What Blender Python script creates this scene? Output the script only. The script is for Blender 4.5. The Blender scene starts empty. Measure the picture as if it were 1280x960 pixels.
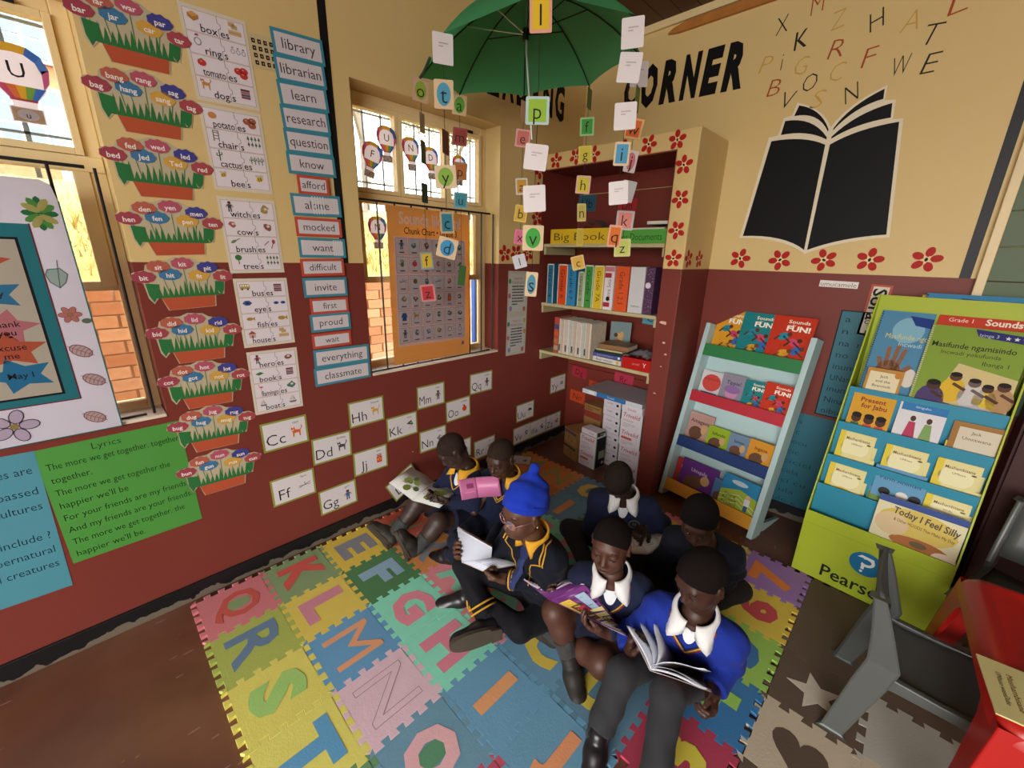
import bpy, math, random, colorsys
import numpy as np
from math import sin, cos, pi, radians
from mathutils import Matrix, Vector
from mathutils.geometry import tessellate_polygon
rng = random.Random(7)
C = bpy.context.scene.collection
SC = bpy.context.scene

# ---------------------------------------------------------------- camera
cam_d = bpy.data.cameras.new('camera'); cam_d.lens = 14.596; cam_d.sensor_width = 36.0
cam_d.clip_start = 0.02; cam_d.clip_end = 200
cam = bpy.data.objects.new('camera', cam_d); C.objects.link(cam)
cam.matrix_world = Matrix(((0.712452, -0.221974, 0.665687, 2.09253), (0.701371, 0.195305, -0.685518, -0.07883),
                           (0.022156, 0.955292, 0.294832, 1.53920), (0, 0, 0, 1)))
SC.camera = cam
# ---------------------------------------------------------------- daylight
W = bpy.data.worlds.new('daylight'); SC.world = W; W.use_nodes = True
wn = W.node_tree.nodes; wl = W.node_tree.links
sky = wn.new('ShaderNodeTexSky'); sky.sky_type = 'NISHITA'; sky.sun_disc = False
sky.sun_elevation = radians(62); sky.sun_rotation = radians(60); sky.air_density = 1.2; sky.dust_density = 2.5
hs = wn.new('ShaderNodeHueSaturation'); hs.inputs['Saturation'].default_value = 0.18
wl.new(sky.outputs[0], hs.inputs['Color'])
warm = wn.new('ShaderNodeMix'); warm.data_type = 'RGBA'; warm.blend_type = 'MULTIPLY'; warm.inputs[0].default_value = 1.0; warm.inputs[7].default_value = (1.0, 0.965, 0.90, 1)   # hazy warm sky
wl.new(hs.outputs[0], warm.inputs[6]); wl.new(warm.outputs[2], wn['Background'].inputs[0])
wn['Background'].inputs[1].default_value = 0.82
sun_d = bpy.data.lights.new('sun', 'SUN'); sun_d.energy = 3.2; sun_d.angle = radians(0.6); sun_d.color = (1.0, 0.93, 0.82)
sun = bpy.data.objects.new('sun', sun_d); C.objects.link(sun)
sun.rotation_euler = Vector((0.33, 0.10, 0.94)).to_track_quat('Z', 'Y').to_euler()
# added fill lamp standing in for daylight from behind the camera
def area(name, loc, look, sx, sy, e, col):
    d = bpy.data.lights.new(name, 'AREA'); d.shape = 'RECTANGLE'; d.size = sx; d.size_y = sy; d.energy = e; d.color = col
    o = bpy.data.objects.new(name, d); C.objects.link(o); o.location = loc
    o.rotation_euler = (Vector(loc) - Vector(look)).to_track_quat('Z', 'Y').to_euler(); return o
area('front_fill', (3.2, -3.7, 1.9), (1.6, 1.8, 1.0), 3.0, 2.0, 66, (1.0, 0.975, 0.94))
SC.view_settings.view_transform = 'Standard'; SC.view_settings.look = 'None'
SC.view_settings.exposure = 1.5; SC.view_settings.gamma = 1.0; SC.view_settings.use_curve_mapping = False
# ---------------------------------------------------------------- helpers
def lin(c):
    if isinstance(c, str):
        c = c.lstrip('#'); c = [int(c[i:i+2], 16)/255 for i in (0, 2, 4)]
    return tuple(x/12.92 if x <= 0.04045 else ((x+0.055)/1.055)**2.4 for x in c[:3])
MATS = {}
def mat(name, col, rough=0.7, var=0.06, scale=12.0, bump=0.0, bscale=60.0, spec=0.35, metal=0.0, trans=0.0, sheen=0.0, emit=0, thin=0.0):
    if name in MATS: return MATS[name]
    m = bpy.data.materials.new(name); m.use_nodes = True; nt = m.node_tree; n = nt.nodes; l = nt.links
    b = n['Principled BSDF']; c = lin(col)
    b.inputs['Roughness'].default_value = rough; b.inputs['Specular IOR Level'].default_value = spec
    b.inputs['Metallic'].default_value = metal; b.inputs['Transmission Weight'].default_value = trans
    if sheen: b.inputs['Sheen Weight'].default_value = sheen
    tc = n.new('ShaderNodeTexCoord')
    nz = n.new('ShaderNodeTexNoise'); nz.inputs['Scale'].default_value = scale; nz.inputs['Detail'].default_value = 4
    l.new(tc.outputs['Object'], nz.inputs['Vector'])
    mx = n.new('ShaderNodeMix'); mx.data_type = 'RGBA'
    mx.inputs[6].default_value = (*[max(0, x*(1-var)) for x in c], 1); mx.inputs[7].default_value = (*[min(1, x*(1+var)) for x in c], 1)
    l.new(nz.outputs['Fac'], mx.inputs[0]); l.new(mx.outputs[2], b.inputs['Base Color'])
    if bump:
        n2 = n.new('ShaderNodeTexNoise'); n2.inputs['Scale'].default_value = bscale; n2.inputs['Detail'].default_value = 3
        l.new(tc.outputs['Object'], n2.inputs['Vector'])
        bp = n.new('ShaderNodeBump'); bp.inputs['Strength'].default_value = bump; bp.inputs['Distance'].default_value = 0.004
        l.new(n2.outputs['Fac'], bp.inputs['Height']); l.new(bp.outputs[0], b.inputs['Normal'])
    if thin:   # paper: part of the light passes through the sheet
        tr = n.new('ShaderNodeBsdfTranslucent'); l.new(mx.outputs[2], tr.inputs['Color'])
        ms = n.new('ShaderNodeMixShader'); ms.inputs[0].default_value = thin
        l.new(b.outputs[0], ms.inputs[1]); l.new(tr.outputs[0], ms.inputs[2]); l.new(ms.outputs[0], n['Material Output'].inputs[0])
    MATS[name] = m; return m
def print_mat(name='print', rough=0.55, thin=0.0):
    if name in MATS: return MATS[name]
    m = bpy.data.materials.new(name); m.use_nodes = True; nt = m.node_tree; b = nt.nodes['Principled BSDF']
    a = nt.nodes.new('ShaderNodeAttribute'); a.attribute_name = 'ink'
    nt.links.new(a.outputs['Color'], b.inputs['Base Color']); b.inputs['Roughness'].default_value = rough; b.inputs['Specular IOR Level'].default_value = 0.18
    if thin:
        tr = nt.nodes.new('ShaderNodeBsdfTranslucent'); nt.links.new(a.outputs['Color'], tr.inputs['Color'])
        ms = nt.nodes.new('ShaderNodeMixShader'); ms.inputs[0].default_value = thin
        nt.links.new(b.outputs[0], ms.inputs[1]); nt.links.new(tr.outputs[0], ms.inputs[2]); nt.links.new(ms.outputs[0], nt.nodes['Material Output'].inputs[0])
    MATS[name] = m; return m

def link(o, parent=None):
    C.objects.link(o)
    if parent is not None: o.parent = parent
    return o
def thing(name, label, cat, loc=(0, 0, 0), rz=0.0, group=None, M=None):
    o = bpy.data.objects.new(name, None); o.empty_display_size = 0.05; C.objects.link(o)
    if M is not None: o.matrix_world = M
    else: o.location = loc; o.rotation_euler = (0, 0, rz)
    return tag(o, label, cat, group)
def tag(o, label, cat, group=None):
    o['label'] = label; o['category'] = cat
    if group: o['group'] = group
    return o
def struct(o): o['kind'] = 'structure'; return o
def stuff(o): o['kind'] = 'stuff'; return o

class MB:
    """collects shapes and links them as one mesh object"""
    def __init__(s): s.v = []; s.f = []; s.c = []
    def add(s, vs, fs, col=None):
        k = len(s.v); s.v += [tuple(x) for x in vs]; s.f += [tuple(i+k for i in f) for f in fs]
        s.c += [col]*len(fs); return s
    def box(s, x0, x1, y0, y1, z0, z1, M=None, col=None):
        vs = [Vector((x, y, z)) for z in (z0, z1) for y in (y0, y1) for x in (x0, x1)]
        if M is not None: vs = [M @ v for v in vs]
        return s.add(vs, [(0, 2, 3, 1), (4, 5, 7, 6), (0, 1, 5, 4), (2, 6, 7, 3), (0, 4, 6, 2), (1, 3, 7, 5)], col)
    def prism(s, poly, z0, z1, M=None, col=None, bevel=0.0, caps=True):
        n = len(poly); rings = [[(x, y, z0) for x, y in poly]]
        if bevel:
            rings.append([(x, y, z1-bevel) for x, y in poly]); rings.append([(x, y, z1) for x, y in inset(poly, bevel)])
        else: rings.append([(x, y, z1) for x, y in poly])
        vs = [Vector(p) for r in rings for p in r]
        if M is not None: vs = [M @ v for v in vs]
        fs = []
        for r in range(len(rings)-1):
            for i in range(n):
                j = (i+1) % n; fs.append((r*n+i, r*n+j, (r+1)*n+j, (r+1)*n+i))
        if caps:
            tri = tess(poly); o = (len(rings)-1)*n
            fs += [tuple(reversed(t)) for t in tri]; fs += [tuple(i+o for i in t) for t in tri]
        return s.add(vs, fs, col)
    def tube(s, pts, r, n=8, cap=True, col=None):
        pts = [Vector(p) for p in pts]; R = r if isinstance(r, (list, tuple)) else [r]*len(pts)
        vs = []; prev = None
        for i, p in enumerate(pts):
            t = (pts[min(i+1, len(pts)-1)]-pts[max(i-1, 0)]).normalized()
            if prev is None: a = t.orthogonal().normalized()
            else: a = (prev-t*prev.dot(t)); a = a.normalized() if a.length > 1e-6 else t.orthogonal().normalized()
            prev = a; b = t.cross(a)
            for k in range(n): vs.append(p+(a*cos(2*pi*k/n)+b*sin(2*pi*k/n))*R[i])
        fs = []
        for i in range(len(pts)-1):
            for k in range(n): fs.append((i*n+k, i*n+(k+1) % n, (i+1)*n+(k+1) % n, (i+1)*n+k))
        if cap: fs.append(tuple(reversed(range(n)))); fs.append(tuple((len(pts)-1)*n+k for k in range(n)))
        return s.add(vs, fs, col)
    def ball(s, c, rx, ry=None, rz=None, n=12, m=8, M=None, col=None):
        ry = rx if ry is None else ry; rz = rx if rz is None else rz
        vs = []; fs = []
        for i in range(m+1):
            th = pi*i/m
            for k in range(n): vs.append(Vector((c[0]+rx*sin(th)*cos(2*pi*k/n), c[1]+ry*sin(th)*sin(2*pi*k/n), c[2]+rz*cos(th))))
        if M is not None: vs = [M @ v for v in vs]
        for i in range(m):
            for k in range(n): fs.append((i*n+k, (i+1)*n+k, (i+1)*n+(k+1) % n, i*n+(k+1) % n))
        return s.add(vs, fs, col)
    def build(s, name, m, parent=None, smooth=False, M=None, bevel=0.0):
        me = bpy.data.meshes.new(name); me.from_pydata(s.v, [], s.f)
        if any(c is not None for c in s.c):
            at = me.color_attributes.new('ink', 'FLOAT_COLOR', 'CORNER')
            buf = np.ones((len(me.loops), 4), np.float32); k = 0
            for f, c in zip(s.f, s.c):
                buf[k:k+len(f), :3] = lin(c) if c is not None else (0.8, 0.8, 0.8); k += len(f)
            at.data.foreach_set('color', buf.ravel())
        me.materials.append(m)
        if smooth: me.polygons.foreach_set('use_smooth', [True]*len(me.polygons))
        me.update(); o = bpy.data.objects.new(name, me); link(o, parent)
        if M is not None:
            if parent is None: o.matrix_world = M
            else: o.matrix_local = M
        if bevel:
            b = o.modifiers.new('edge', 'BEVEL'); b.width = bevel; b.segments = 2; b.limit_method = 'ANGLE'; b.angle_limit = radians(40)
        return o
def tess(poly):
    if len(poly) < 5: return [tuple(range(len(poly)))]
    T = tessellate_polygon([[Vector((x, y, 0)) for x, y in poly]]); out = []
    ar = sum(poly[i-1][0]*poly[i][1]-poly[i][0]*poly[i-1][1] for i in range(len(poly)))
    for t in T:
        a, b, c = (poly[i] for i in t); k = (b[0]-a[0])*(c[1]-a[1])-(b[1]-a[1])*(c[0]-a[0])
        if abs(k) > 1e-12: out.append(tuple(t) if k*ar > 0 else (t[0], t[2], t[1]))
    return out
def inset(poly, d):
    n = len(poly); out = []
    ar = sum(poly[i][0]*poly[(i+1) % n][1]-poly[(i+1) % n][0]*poly[i][1] for i in range(n)); sg = 1 if ar > 0 else -1
    for i in range(n):
        p0, p1, p2 = poly[i-1], poly[i], poly[(i+1) % n]
        def nor(a, b):
            dx, dy = b[0]-a[0], b[1]-a[1]; L = math.hypot(dx, dy) or 1; return (-dy/L*sg, dx/L*sg)
        a = nor(p0, p1); b = nor(p1, p2); q = 1+a[0]*b[0]+a[1]*b[1]; q = max(q, 0.4)
        out.append((p1[0]+(a[0]+b[0])/q*d, p1[1]+(a[1]+b[1])/q*d))
    return out

# lettering: outlines of the built-in typeface, cached
TXT = {}
def glyphs(body, off=0.0, shear=0.0, spacing=1.0):
    k = (body, off, shear, spacing)
    if k in TXT: return TXT[k]
    c = bpy.data.curves.new('t', 'FONT'); c.body = body; c.resolution_u = 2; c.offset = off; c.shear = shear; c.space_character = spacing
    o = bpy.data.objects.new('t', c); me = o.to_mesh()
    v = np.array([(p.co.x, p.co.y) for p in me.vertices]) if len(me.vertices) else np.zeros((1, 2)); f = [tuple(p.vertices) for p in me.polygons]
    o.to_mesh_clear(); bpy.data.objects.remove(o); bpy.data.curves.remove(c)
    TXT[k] = (v, f); return TXT[k]
class Print(MB):
    """flat print in the local xy plane, a hair above it, one colour per patch"""
    def __init__(s, z=0.0004, dz=0.00025): super().__init__(); s.z = z; s.dz = dz; s.L = 0
    def zz(s, layer): return s.z+s.dz*layer
    def poly(s, pts, col, layer=0):
        k = [p for i, p in enumerate(pts) if i == 0 or math.hypot(p[0]-pts[i-1][0], p[1]-pts[i-1][1]) > 1e-6]
        return s.add([(x, y, s.zz(layer)) for x, y in k], tess(k), col)
    def rect(s, x0, x1, y0, y1, col, layer=0): return s.poly([(x0, y0), (x1, y0), (x1, y1), (x0, y1)], col, layer)
    def ell(s, cx, cy, rx, ry, col, layer=0, n=16, rot=0.0, a0=0.0, a1=2*pi):
        ps = []
        for k in range(n):
            a = a0+(a1-a0)*k/(n if a1-a0 > 6.2 else n-1); x, y = rx*cos(a), ry*sin(a); ps.append((cx+x*cos(rot)-y*sin(rot), cy+x*sin(rot)+y*cos(rot)))
        return s.poly(ps, col, layer)
    def line(s, pts, w, col, layer=0):
        for a, b in zip(pts[:-1], pts[1:]):
            dx, dy = b[0]-a[0], b[1]-a[1]; L = math.hypot(dx, dy) or 1; nx, ny = -dy/L*w/2, dx/L*w/2; ex, ey = dx/L*w/4, dy/L*w/4
            s.poly([(a[0]+nx-ex, a[1]+ny-ey), (a[0]-nx-ex, a[1]-ny-ey), (b[0]-nx+ex, b[1]-ny+ey), (b[0]+nx+ex, b[1]+ny+ey)], col, layer)
        return s
    def frame(s, x0, x1, y0, y1, t, col, layer=0):
        s.rect(x0, x1, y0, y0+t, col, layer); s.rect(x0, x1, y1-t, y1, col, layer); s.rect(x0, x0+t, y0+t, y1-t, col, layer); s.rect(x1-t, x1, y0+t, y1-t, col, layer)
    def text(s, body, cx, cy, h, col, layer=1, w=None, off=0.0, shear=0.0, rot=0.0, align='c', spacing=1.0, maxw=None):
        v, f = glyphs(body, off, shear, spacing)
        x0, y0 = v.min(0); x1, y1 = v.max(0); sc = h/0.72; sx = sc
        if w: sx = w/max(1e-6, x1-x0)
        if maxw and (x1-x0)*sx > maxw: sx = maxw/(x1-x0)
        ox = (x0+x1)/2 if align == 'c' else (x0 if align == 'l' else x1)
        oy = 0.36
        x = (v[:, 0]-ox)*sx; y = (v[:, 1]-oy)*sc; c_, s_ = cos(rot), sin(rot)
        s.add([(cx+a*c_-b*s_, cy+a*s_+b*c_, s.zz(layer)) for a, b in zip(x, y)], f, col); return s
    def lines(s, x0, x1, y0, y1, n, col, layer=1, frac=0.45, seed=1):
        r = random.Random(seed); dy = (y1-y0)/n
        for i in range(n):
            y = y1-(i+0.5)*dy; x = x0; xe = x1 if i < n-1 else x0+(x1-x0)*0.5
            while x < xe-1e-4:
                wd = (x1-x0)*r.uniform(0.05, 0.16); s.rect(x, min(x+wd, xe), y-dy*frac/2, y+dy*frac/2, col, layer); x += wd+(x1-x0)*0.025
        return s
    def done(s, parent, name='print', thin=0.0, M=None): return s.build(name, print_mat('print_thin_%d' % (thin*100) if thin else 'print', thin=thin), parent, M=M)
# frames on the planes of the room: local x to the viewer's right, local y up, local z out of the wall
def FL(y, z, off=0.0, rot=0.0): return Matrix(((0, 0, 1, off), (1, 0, 0, y), (0, 1, 0, z), (0, 0, 0, 1))) @ Matrix.Rotation(radians(rot), 4, 'Z')
def FB(x, z, y=2.781, off=0.0, rot=0.0): return Matrix(((1, 0, 0, x), (0, 0, -1, y-off), (0, 1, 0, z), (0, 0, 0, 1))) @ Matrix.Rotation(radians(rot), 4, 'Z')
def axes(o, x, y):
    x = Vector(x).normalized(); y = Vector(y); y = (y-x*y.dot(x)).normalized(); z = x.cross(y)
    return Matrix(((x.x, y.x, z.x, o[0]), (x.y, y.y, z.y, o[1]), (x.z, y.z, z.z, o[2]), (0, 0, 0, 1)))
paper = mat('white_paper', '#e6e1dc', 0.5, 0.02)
paper_t = mat('thin_paper', '#e6e4e6', 0.5, 0.02, thin=0.35)
def sheet(name, label, cat, M, w, h, m=None, group=None, t=0.0006, curl=0.0, outline=None, seed=0):
    """a sheet of paper or card: origin in its middle, slightly bowed"""
    b = MB()
    if outline: b.prism(outline, -t/2, t/2)
    elif curl:
        n = 8; vs = []
        for zoff in (-t/2, t/2):
            for j in (0, 1):
                for i in range(n+1):
                    u = i/n; vs.append((w*(u-0.5), h*(j-0.5), zoff+curl*(1-(2*u-1)**2)))
        N = n+1; fs = []
        for i in range(n):
            fs += [(i, N+i, N+i+1, i+1), (2*N+i, 2*N+i+1, 3*N+i+1, 3*N+i), (i, i+1, 2*N+i+1, 2*N+i), (N+i+1, N+i, 3*N+i, 3*N+i+1)]
        b.add(vs, fs)
    else: b.box(-w/2, w/2, -h/2, h/2, -t/2, t/2)
    o = b.build(name, m or paper, None, M=M); return tag(o, label, cat, group)
def copy_tree(o, parent=None):
    c = o.copy(); C.objects.link(c)
    if parent is not None: c.parent = parent
    for ch in list(o.children): copy_tree(ch, c)
    return c
# ---------------------------------------------------------------- the room
def wall_paint():
    m = bpy.data.materials.new('two_tone_wall_paint'); m.use_nodes = True; n = m.node_tree.nodes; l = m.node_tree.links; b = n['Principled BSDF']
    tc = n.new('ShaderNodeTexCoord'); sp = n.new('ShaderNodeSeparateXYZ'); l.new(tc.outputs['Object'], sp.inputs[0])
    gt = n.new('ShaderNodeMath'); gt.operation = 'GREATER_THAN'; gt.inputs[1].default_value = 1.487; l.new(sp.outputs['Z'], gt.inputs[0])
    nz = n.new('ShaderNodeTexNoise'); nz.inputs['Scale'].default_value = 1.6; nz.inputs['Detail'].default_value = 6; l.new(tc.outputs['Object'], nz.inputs['Vector'])
    def duo(a, c):
        x = n.new('ShaderNodeMix'); x.data_type = 'RGBA'; x.inputs[6].default_value = (*lin(a), 1); x.inputs[7].default_value = (*lin(c), 1); l.new(nz.outputs['Fac'], x.inputs[0]); return x
    red = duo('#73332b', '#7d3c34'); crm = duo('#d6ba7c', '#dec58c')
    vo = n.new('ShaderNodeTexVoronoi'); vo.inputs['Scale'].default_value = 9.0; l.new(tc.outputs['Object'], vo.inputs['Vector'])
    lt = n.new('ShaderNodeMath'); lt.operation = 'LESS_THAN'; lt.inputs[1].default_value = 0.05; l.new(vo.outputs['Distance'], lt.inputs[0])
    nm = n.new('ShaderNodeTexNoise'); nm.inputs['Scale'].default_value = 3.1; l.new(tc.outputs['Object'], nm.inputs['Vector'])
    g2 = n.new('ShaderNodeMath'); g2.operation = 'GREATER_THAN'; g2.inputs[1].default_value = 0.64; l.new(nm.outputs['Fac'], g2.inputs[0])
    mu = n.new('ShaderNodeMath'); mu.operation = 'MULTIPLY'; l.new(lt.outputs[0], mu.inputs[0]); l.new(g2.outputs[0], mu.inputs[1])
    chip = n.new('ShaderNodeMix'); chip.data_type = 'RGBA'; chip.inputs[7].default_value = (*lin('#c9a29a'), 1); l.new(mu.outputs[0], chip.inputs[0]); l.new(red.outputs[2], chip.inputs[6])
    mx = n.new('ShaderNodeMix'); mx.data_type = 'RGBA'; l.new(gt.outputs[0], mx.inputs[0]); l.new(chip.outputs[2], mx.inputs[6]); l.new(crm.outputs[2], mx.inputs[7]); l.new(mx.outputs[2], b.inputs['Base Color'])
    b.inputs['Roughness'].default_value = 0.45; b.inputs['Specular IOR Level'].default_value = 0.2
    n2 = n.new('ShaderNodeTexNoise'); n2.inputs['Scale'].default_value = 45; n2.inputs['Detail'].default_value = 4; l.new(tc.outputs['Object'], n2.inputs['Vector'])
    bp = n.new('ShaderNodeBump'); bp.inputs['Strength'].default_value = 0.10; bp.inputs['Distance'].default_value = 0.006; l.new(n2.outputs['Fac'], bp.inputs['Height']); l.new(bp.outputs[0], b.inputs['Normal'])
    return m
PAINT = wall_paint()
CREAM = mat('cream_paint', '#dcba79', 0.45, 0.03, 4, 0.08, 40)
MAROON = mat('maroon_paint', '#743026', 0.4, 0.05, 4, 0.08, 40)
FRAME = mat('cream_window_paint', '#e6cf9c', 0.4, 0.06, 9)
BLACK = mat('black_paint', '#141518', 0.5, 0.1, 8)
IRON = mat('dark_iron', '#17181a', 0.5, 0.1)
# floor
def floor_mat():
    m = bpy.data.materials.new('polished_brown_floor'); m.use_nodes = True; n = m.node_tree.nodes; l = m.node_tree.links; b = n['Principled BSDF']
    tc = n.new('ShaderNodeTexCoord'); nz = n.new('ShaderNodeTexNoise'); nz.inputs['Scale'].default_value = 2.3; nz.inputs['Detail'].default_value = 8; l.new(tc.outputs['Object'], nz.inputs['Vector'])
    cr = n.new('ShaderNodeValToRGB'); cr.color_ramp.elements[0].position = 0.35; cr.color_ramp.elements[0].color = (*lin('#5f3a2a'), 1); cr.color_ramp.elements[1].position = 0.7; cr.color_ramp.elements[1].color = (*lin('#7d5440'), 1); l.new(nz.outputs['Fac'], cr.inputs[0])
    mp = n.new('ShaderNodeMapping'); mp.inputs['Rotation'].default_value = (0, 0, 0.9); mp.inputs['Scale'].default_value = (42, 7, 1); l.new(tc.outputs['Object'], mp.inputs['Vector'])
    vo = n.new('ShaderNodeTexVoronoi'); vo.inputs['Scale'].default_value = 1.0; l.new(mp.outputs[0], vo.inputs['Vector'])
    lt = n.new('ShaderNodeMath'); lt.operation = 'LESS_THAN'; lt.inputs[1].default_value = 0.13; l.new(vo.outputs['Distance'], lt.inputs[0])
    n3 = n.new('ShaderNodeTexNoise'); n3.inputs['Scale'].default_value = 4.0; l.new(tc.outputs['Object'], n3.inputs['Vector'])
    g = n.new('ShaderNodeMath'); g.operation = 'GREATER_THAN'; g.inputs[1].default_value = 0.56; l.new(n3.outputs['Fac'], g.inputs[0])
    mu = n.new('ShaderNodeMath'); mu.operation = 'MULTIPLY'; l.new(lt.outputs[0], mu.inputs[0]); l.new(g.outputs[0], mu.inputs[1])
    m2 = n.new('ShaderNodeMath'); m2.operation = 'MULTIPLY'; m2.inputs[1].default_value = 0.45; l.new(mu.outputs[0], m2.inputs[0])
    mx = n.new('ShaderNodeMix'); mx.data_type = 'RGBA'; mx.inputs[7].default_value = (*lin('#b39a88'), 1); l.new(m2.outputs[0], mx.inputs[0]); l.new(cr.outputs[0], mx.inputs[6]); l.new(mx.outputs[2], b.inputs['Base Color'])
    b.inputs['Roughness'].default_value = 0.3; b.inputs['Specular IOR Level'].default_value = 0.4
    return m
struct(MB().box(-0.2, 5.2, -4.0, 2.95, -0.12, 0.0).build('floor', floor_mat()))
# left wall with its two window openings
WIN = [(-0.895, 0.072), (0.966, 1.922)]; Z0, Z1 = 0.890, 2.300
b = MB(); ys = [-4.0] + [v for w in WIN for v in w] + [2.95]
for k in range(0, len(ys), 2): b.box(-0.2, 0, ys[k], ys[k+1], -0.1, 3.05)
for a, c in WIN: b.box(-0.2, 0, a, c, -0.1, Z0); b.box(-0.2, 0, a, c, Z1, 3.05)
wall_left = struct(b.build('wall_left', PAINT))
wall_back = struct(MB().box(0.0, 5.2, 2.781, 2.95, -0.1, 3.05).build('wall_back', PAINT))
struct(MB().box(5.0, 5.2, -4.0, 2.781, -0.1, 3.05).build('wall_right', PAINT))
b = MB().box(0, 0.9, -4.2, -4.0, -0.1, 3.05).box(4.3, 5.2, -4.2, -4.0, -0.1, 3.05).box(0.9, 4.3, -4.2, -4.0, 2.5, 3.05)
struct(b.build('wall_front', PAINT))
# ceiling of brown boards
ceil = struct(MB().box(-0.9, 5.4, -4.9, 3.4, 3.02, 3.12).build('ceiling', mat('roof_deck', '#4a2f20', 0.7)))
WOODC = mat('brown_ceiling_board', '#54321f', 0.55, 0.25, 6, 0.1)
pm = None
for i in range(44):
    x0 = 0.0+i*0.1136
    o = MB().box(0, 0.110, -3.99, 2.778, 2.945+0.004*(i % 2), 3.02).build('ceiling_board', WOODC, ceil) if pm is None else pm.copy()
    if pm is None: pm = o
    else: C.objects.link(o)
    o.location = (x0, 0, 0)
struct(MB().box(0.0, 5.0, 2.760, 2.781, 2.905, 2.945).build('trim_1', FRAME))
tr = MB(); tr.prism([(0.60, 2.862), (0.66, 2.852), (2.9, 2.842), (2.9, 2.892), (0.70, 2.896), (0.63, 2.882)], 0, 0.022, M=Matrix(((1, 0, 0, 0), (0, 0, -1, 2.781), (0, 1, 0, 0), (0, 0, 0, 1))))
struct(tr.build('trim_2', mat('orange_varnished_wood', '#b07236', 0.4, 0.25, 14)))
# black painted skirting, worn at the foot
def skirt_mat():
    m = mat('worn_black_skirting', '#17171a', 0.45); n = m.node_tree.nodes; l = m.node_tree.links
    tc = n.new('ShaderNodeTexCoord'); sp = n.new('ShaderNodeSeparateXYZ'); l.new(tc.outputs['Object'], sp.inputs[0])
    nz = n.new('ShaderNodeTexNoise'); nz.inputs['Scale'].default_value = 14; nz.inputs['Detail'].default_value = 6; l.new(tc.outputs['Object'], nz.inputs['Vector'])
    a = n.new('ShaderNodeMath'); a.operation = 'MULTIPLY_ADD'; a.inputs[1].default_value = 0.10; a.inputs[2].default_value = -0.028; l.new(nz.outputs['Fac'], a.inputs[0])
    lt = n.new('ShaderNodeMath'); lt.operation = 'LESS_THAN'; l.new(sp.outputs['Z'], lt.inputs[0]); l.new(a.outputs[0], lt.inputs[1])
    old = n['Principled BSDF'].inputs['Base Color'].links[0].from_socket
    mx = n.new('ShaderNodeMix'); mx.data_type = 'RGBA'; mx.inputs[7].default_value = (*lin('#6f6558'), 1); l.new(lt.outputs[0], mx.inputs[0]); l.new(old, mx.inputs[6]); l.new(mx.outputs[2], n['Principled BSDF'].inputs['Base Color'])
    return m
SK = skirt_mat()
struct(MB().box(0.0, 0.012, -4.0, 2.77, 0, 0.085).build('baseboard_left', SK, bevel=0.003))
struct(MB().box(0.0, 5.0, 2.769, 2.781, 0, 0.085).build('baseboard_back', SK))
# painted stripes
def wall_patch(name, M, b, m, parent): return b.build(name, m, parent, M=M)
MB().box(-0.018, 0.018, 1.487, 3.0, 0, 0.0012).build('black_painted_stripe', BLACK, wall_left, M=FL(0.868, 0))
MB().box(-0.019, 0.019, 1.487, 2.95, 0, 0.0012).build('black_painted_stripe', BLACK, wall_back, M=FB(2.196, 0, 2.781))
# red five-petal flowers, each painted on the wall
PET = '#b3211d'
def flower(parent, M, r, seed=0):
    p = Print(z=0.0008); q = random.Random(seed); a0 = q.uniform(0, 6)
    for k in range(5):
        a = a0+2*pi*k/5+q.uniform(-.08, .08); p.ell(cos(a)*r*0.62, sin(a)*r*0.62, r*0.40, r*0.29, PET, 1, 12, a)
    for k in range(5):
        a = a0+2*pi*(k+.5)/5; p.ell(cos(a)*r*0.2, sin(a)*r*0.2, r*0.16, r*0.10, '#e6d3a0', 2, 8, a)
    p.ell(0, 0, r*0.16, r*0.11, '#181410', 3, 8, a0)
    return p.done(parent, 'painted_flower', M=M)
for i, (x, z) in enumerate([(1.228, 1.555), (1.442, 1.551), (1.65, 1.555), (1.841, 1.560), (2.050, 1.566)]): flower(wall_back, FB(x, z), 0.058, i)
for i, (y, z) in enumerate([(1.977, 1.553), (2.086, 1.558), (2.205, 1.557), (2.290, 1.80), (2.298, 1.975), (2.302, 2.105)]): flower(wall_left, FL(y, z), 0.056, 20+i)

# alcove with masonry front, built into the corner
b = MB(); b.box(0.935, 1.056, 2.371, 2.781, 0, 2.215); b.box(0.0, 0.935, 2.371, 2.781, 2.118, 2.215)
alc = struct(b.build('wall_alcove', PAINT, bevel=0.006))
lin_b = MB(); lin_b.box(0.0, 0.003, 2.335, 2.770, 1.487, 2.118)
lin_b.build('maroon_side_lining', MAROON, alc)
MB().box(0.931, 0.935, 2.376, 2.770, 1.487, 2.118).build('maroon_pillar_lining', MAROON, alc)
MB().box(0.0, 0.935, 2.376, 2.770, 2.112, 2.118).build('maroon_lintel_lining', MAROON, alc)
b = MB(); 
for z0, z1 in ((0.0, 0.66), (0.663, 1.33), (1.333, 1.995), (2.0, 2.112)): MB().box(0.0, 0.935, 2.768, 2.780, z0, z1).build('back_board', MAROON, alc, bevel=0.002)
for i, (x, z) in enumerate([(0.085, 2.165), (0.249, 2.17), (0.387, 2.165), (0.601, 2.168), (0.762, 2.168), (0.93, 2.165), (0.985, 2.035), (0.99, 1.865), (0.993, 1.70), (0.995, 1.545)]): flower(alc, FB(x, z, 2.371), 0.05, 40+i)
SIDE = lambda y, z: Matrix(((0, 0, 1, 1.056), (1, 0, 0, y), (0, 1, 0, z), (0, 0, 0, 1)))
for i, y in enumerate((2.435, 2.59)): flower(alc, SIDE(y, 1.545), 0.052, 60+i)
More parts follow.
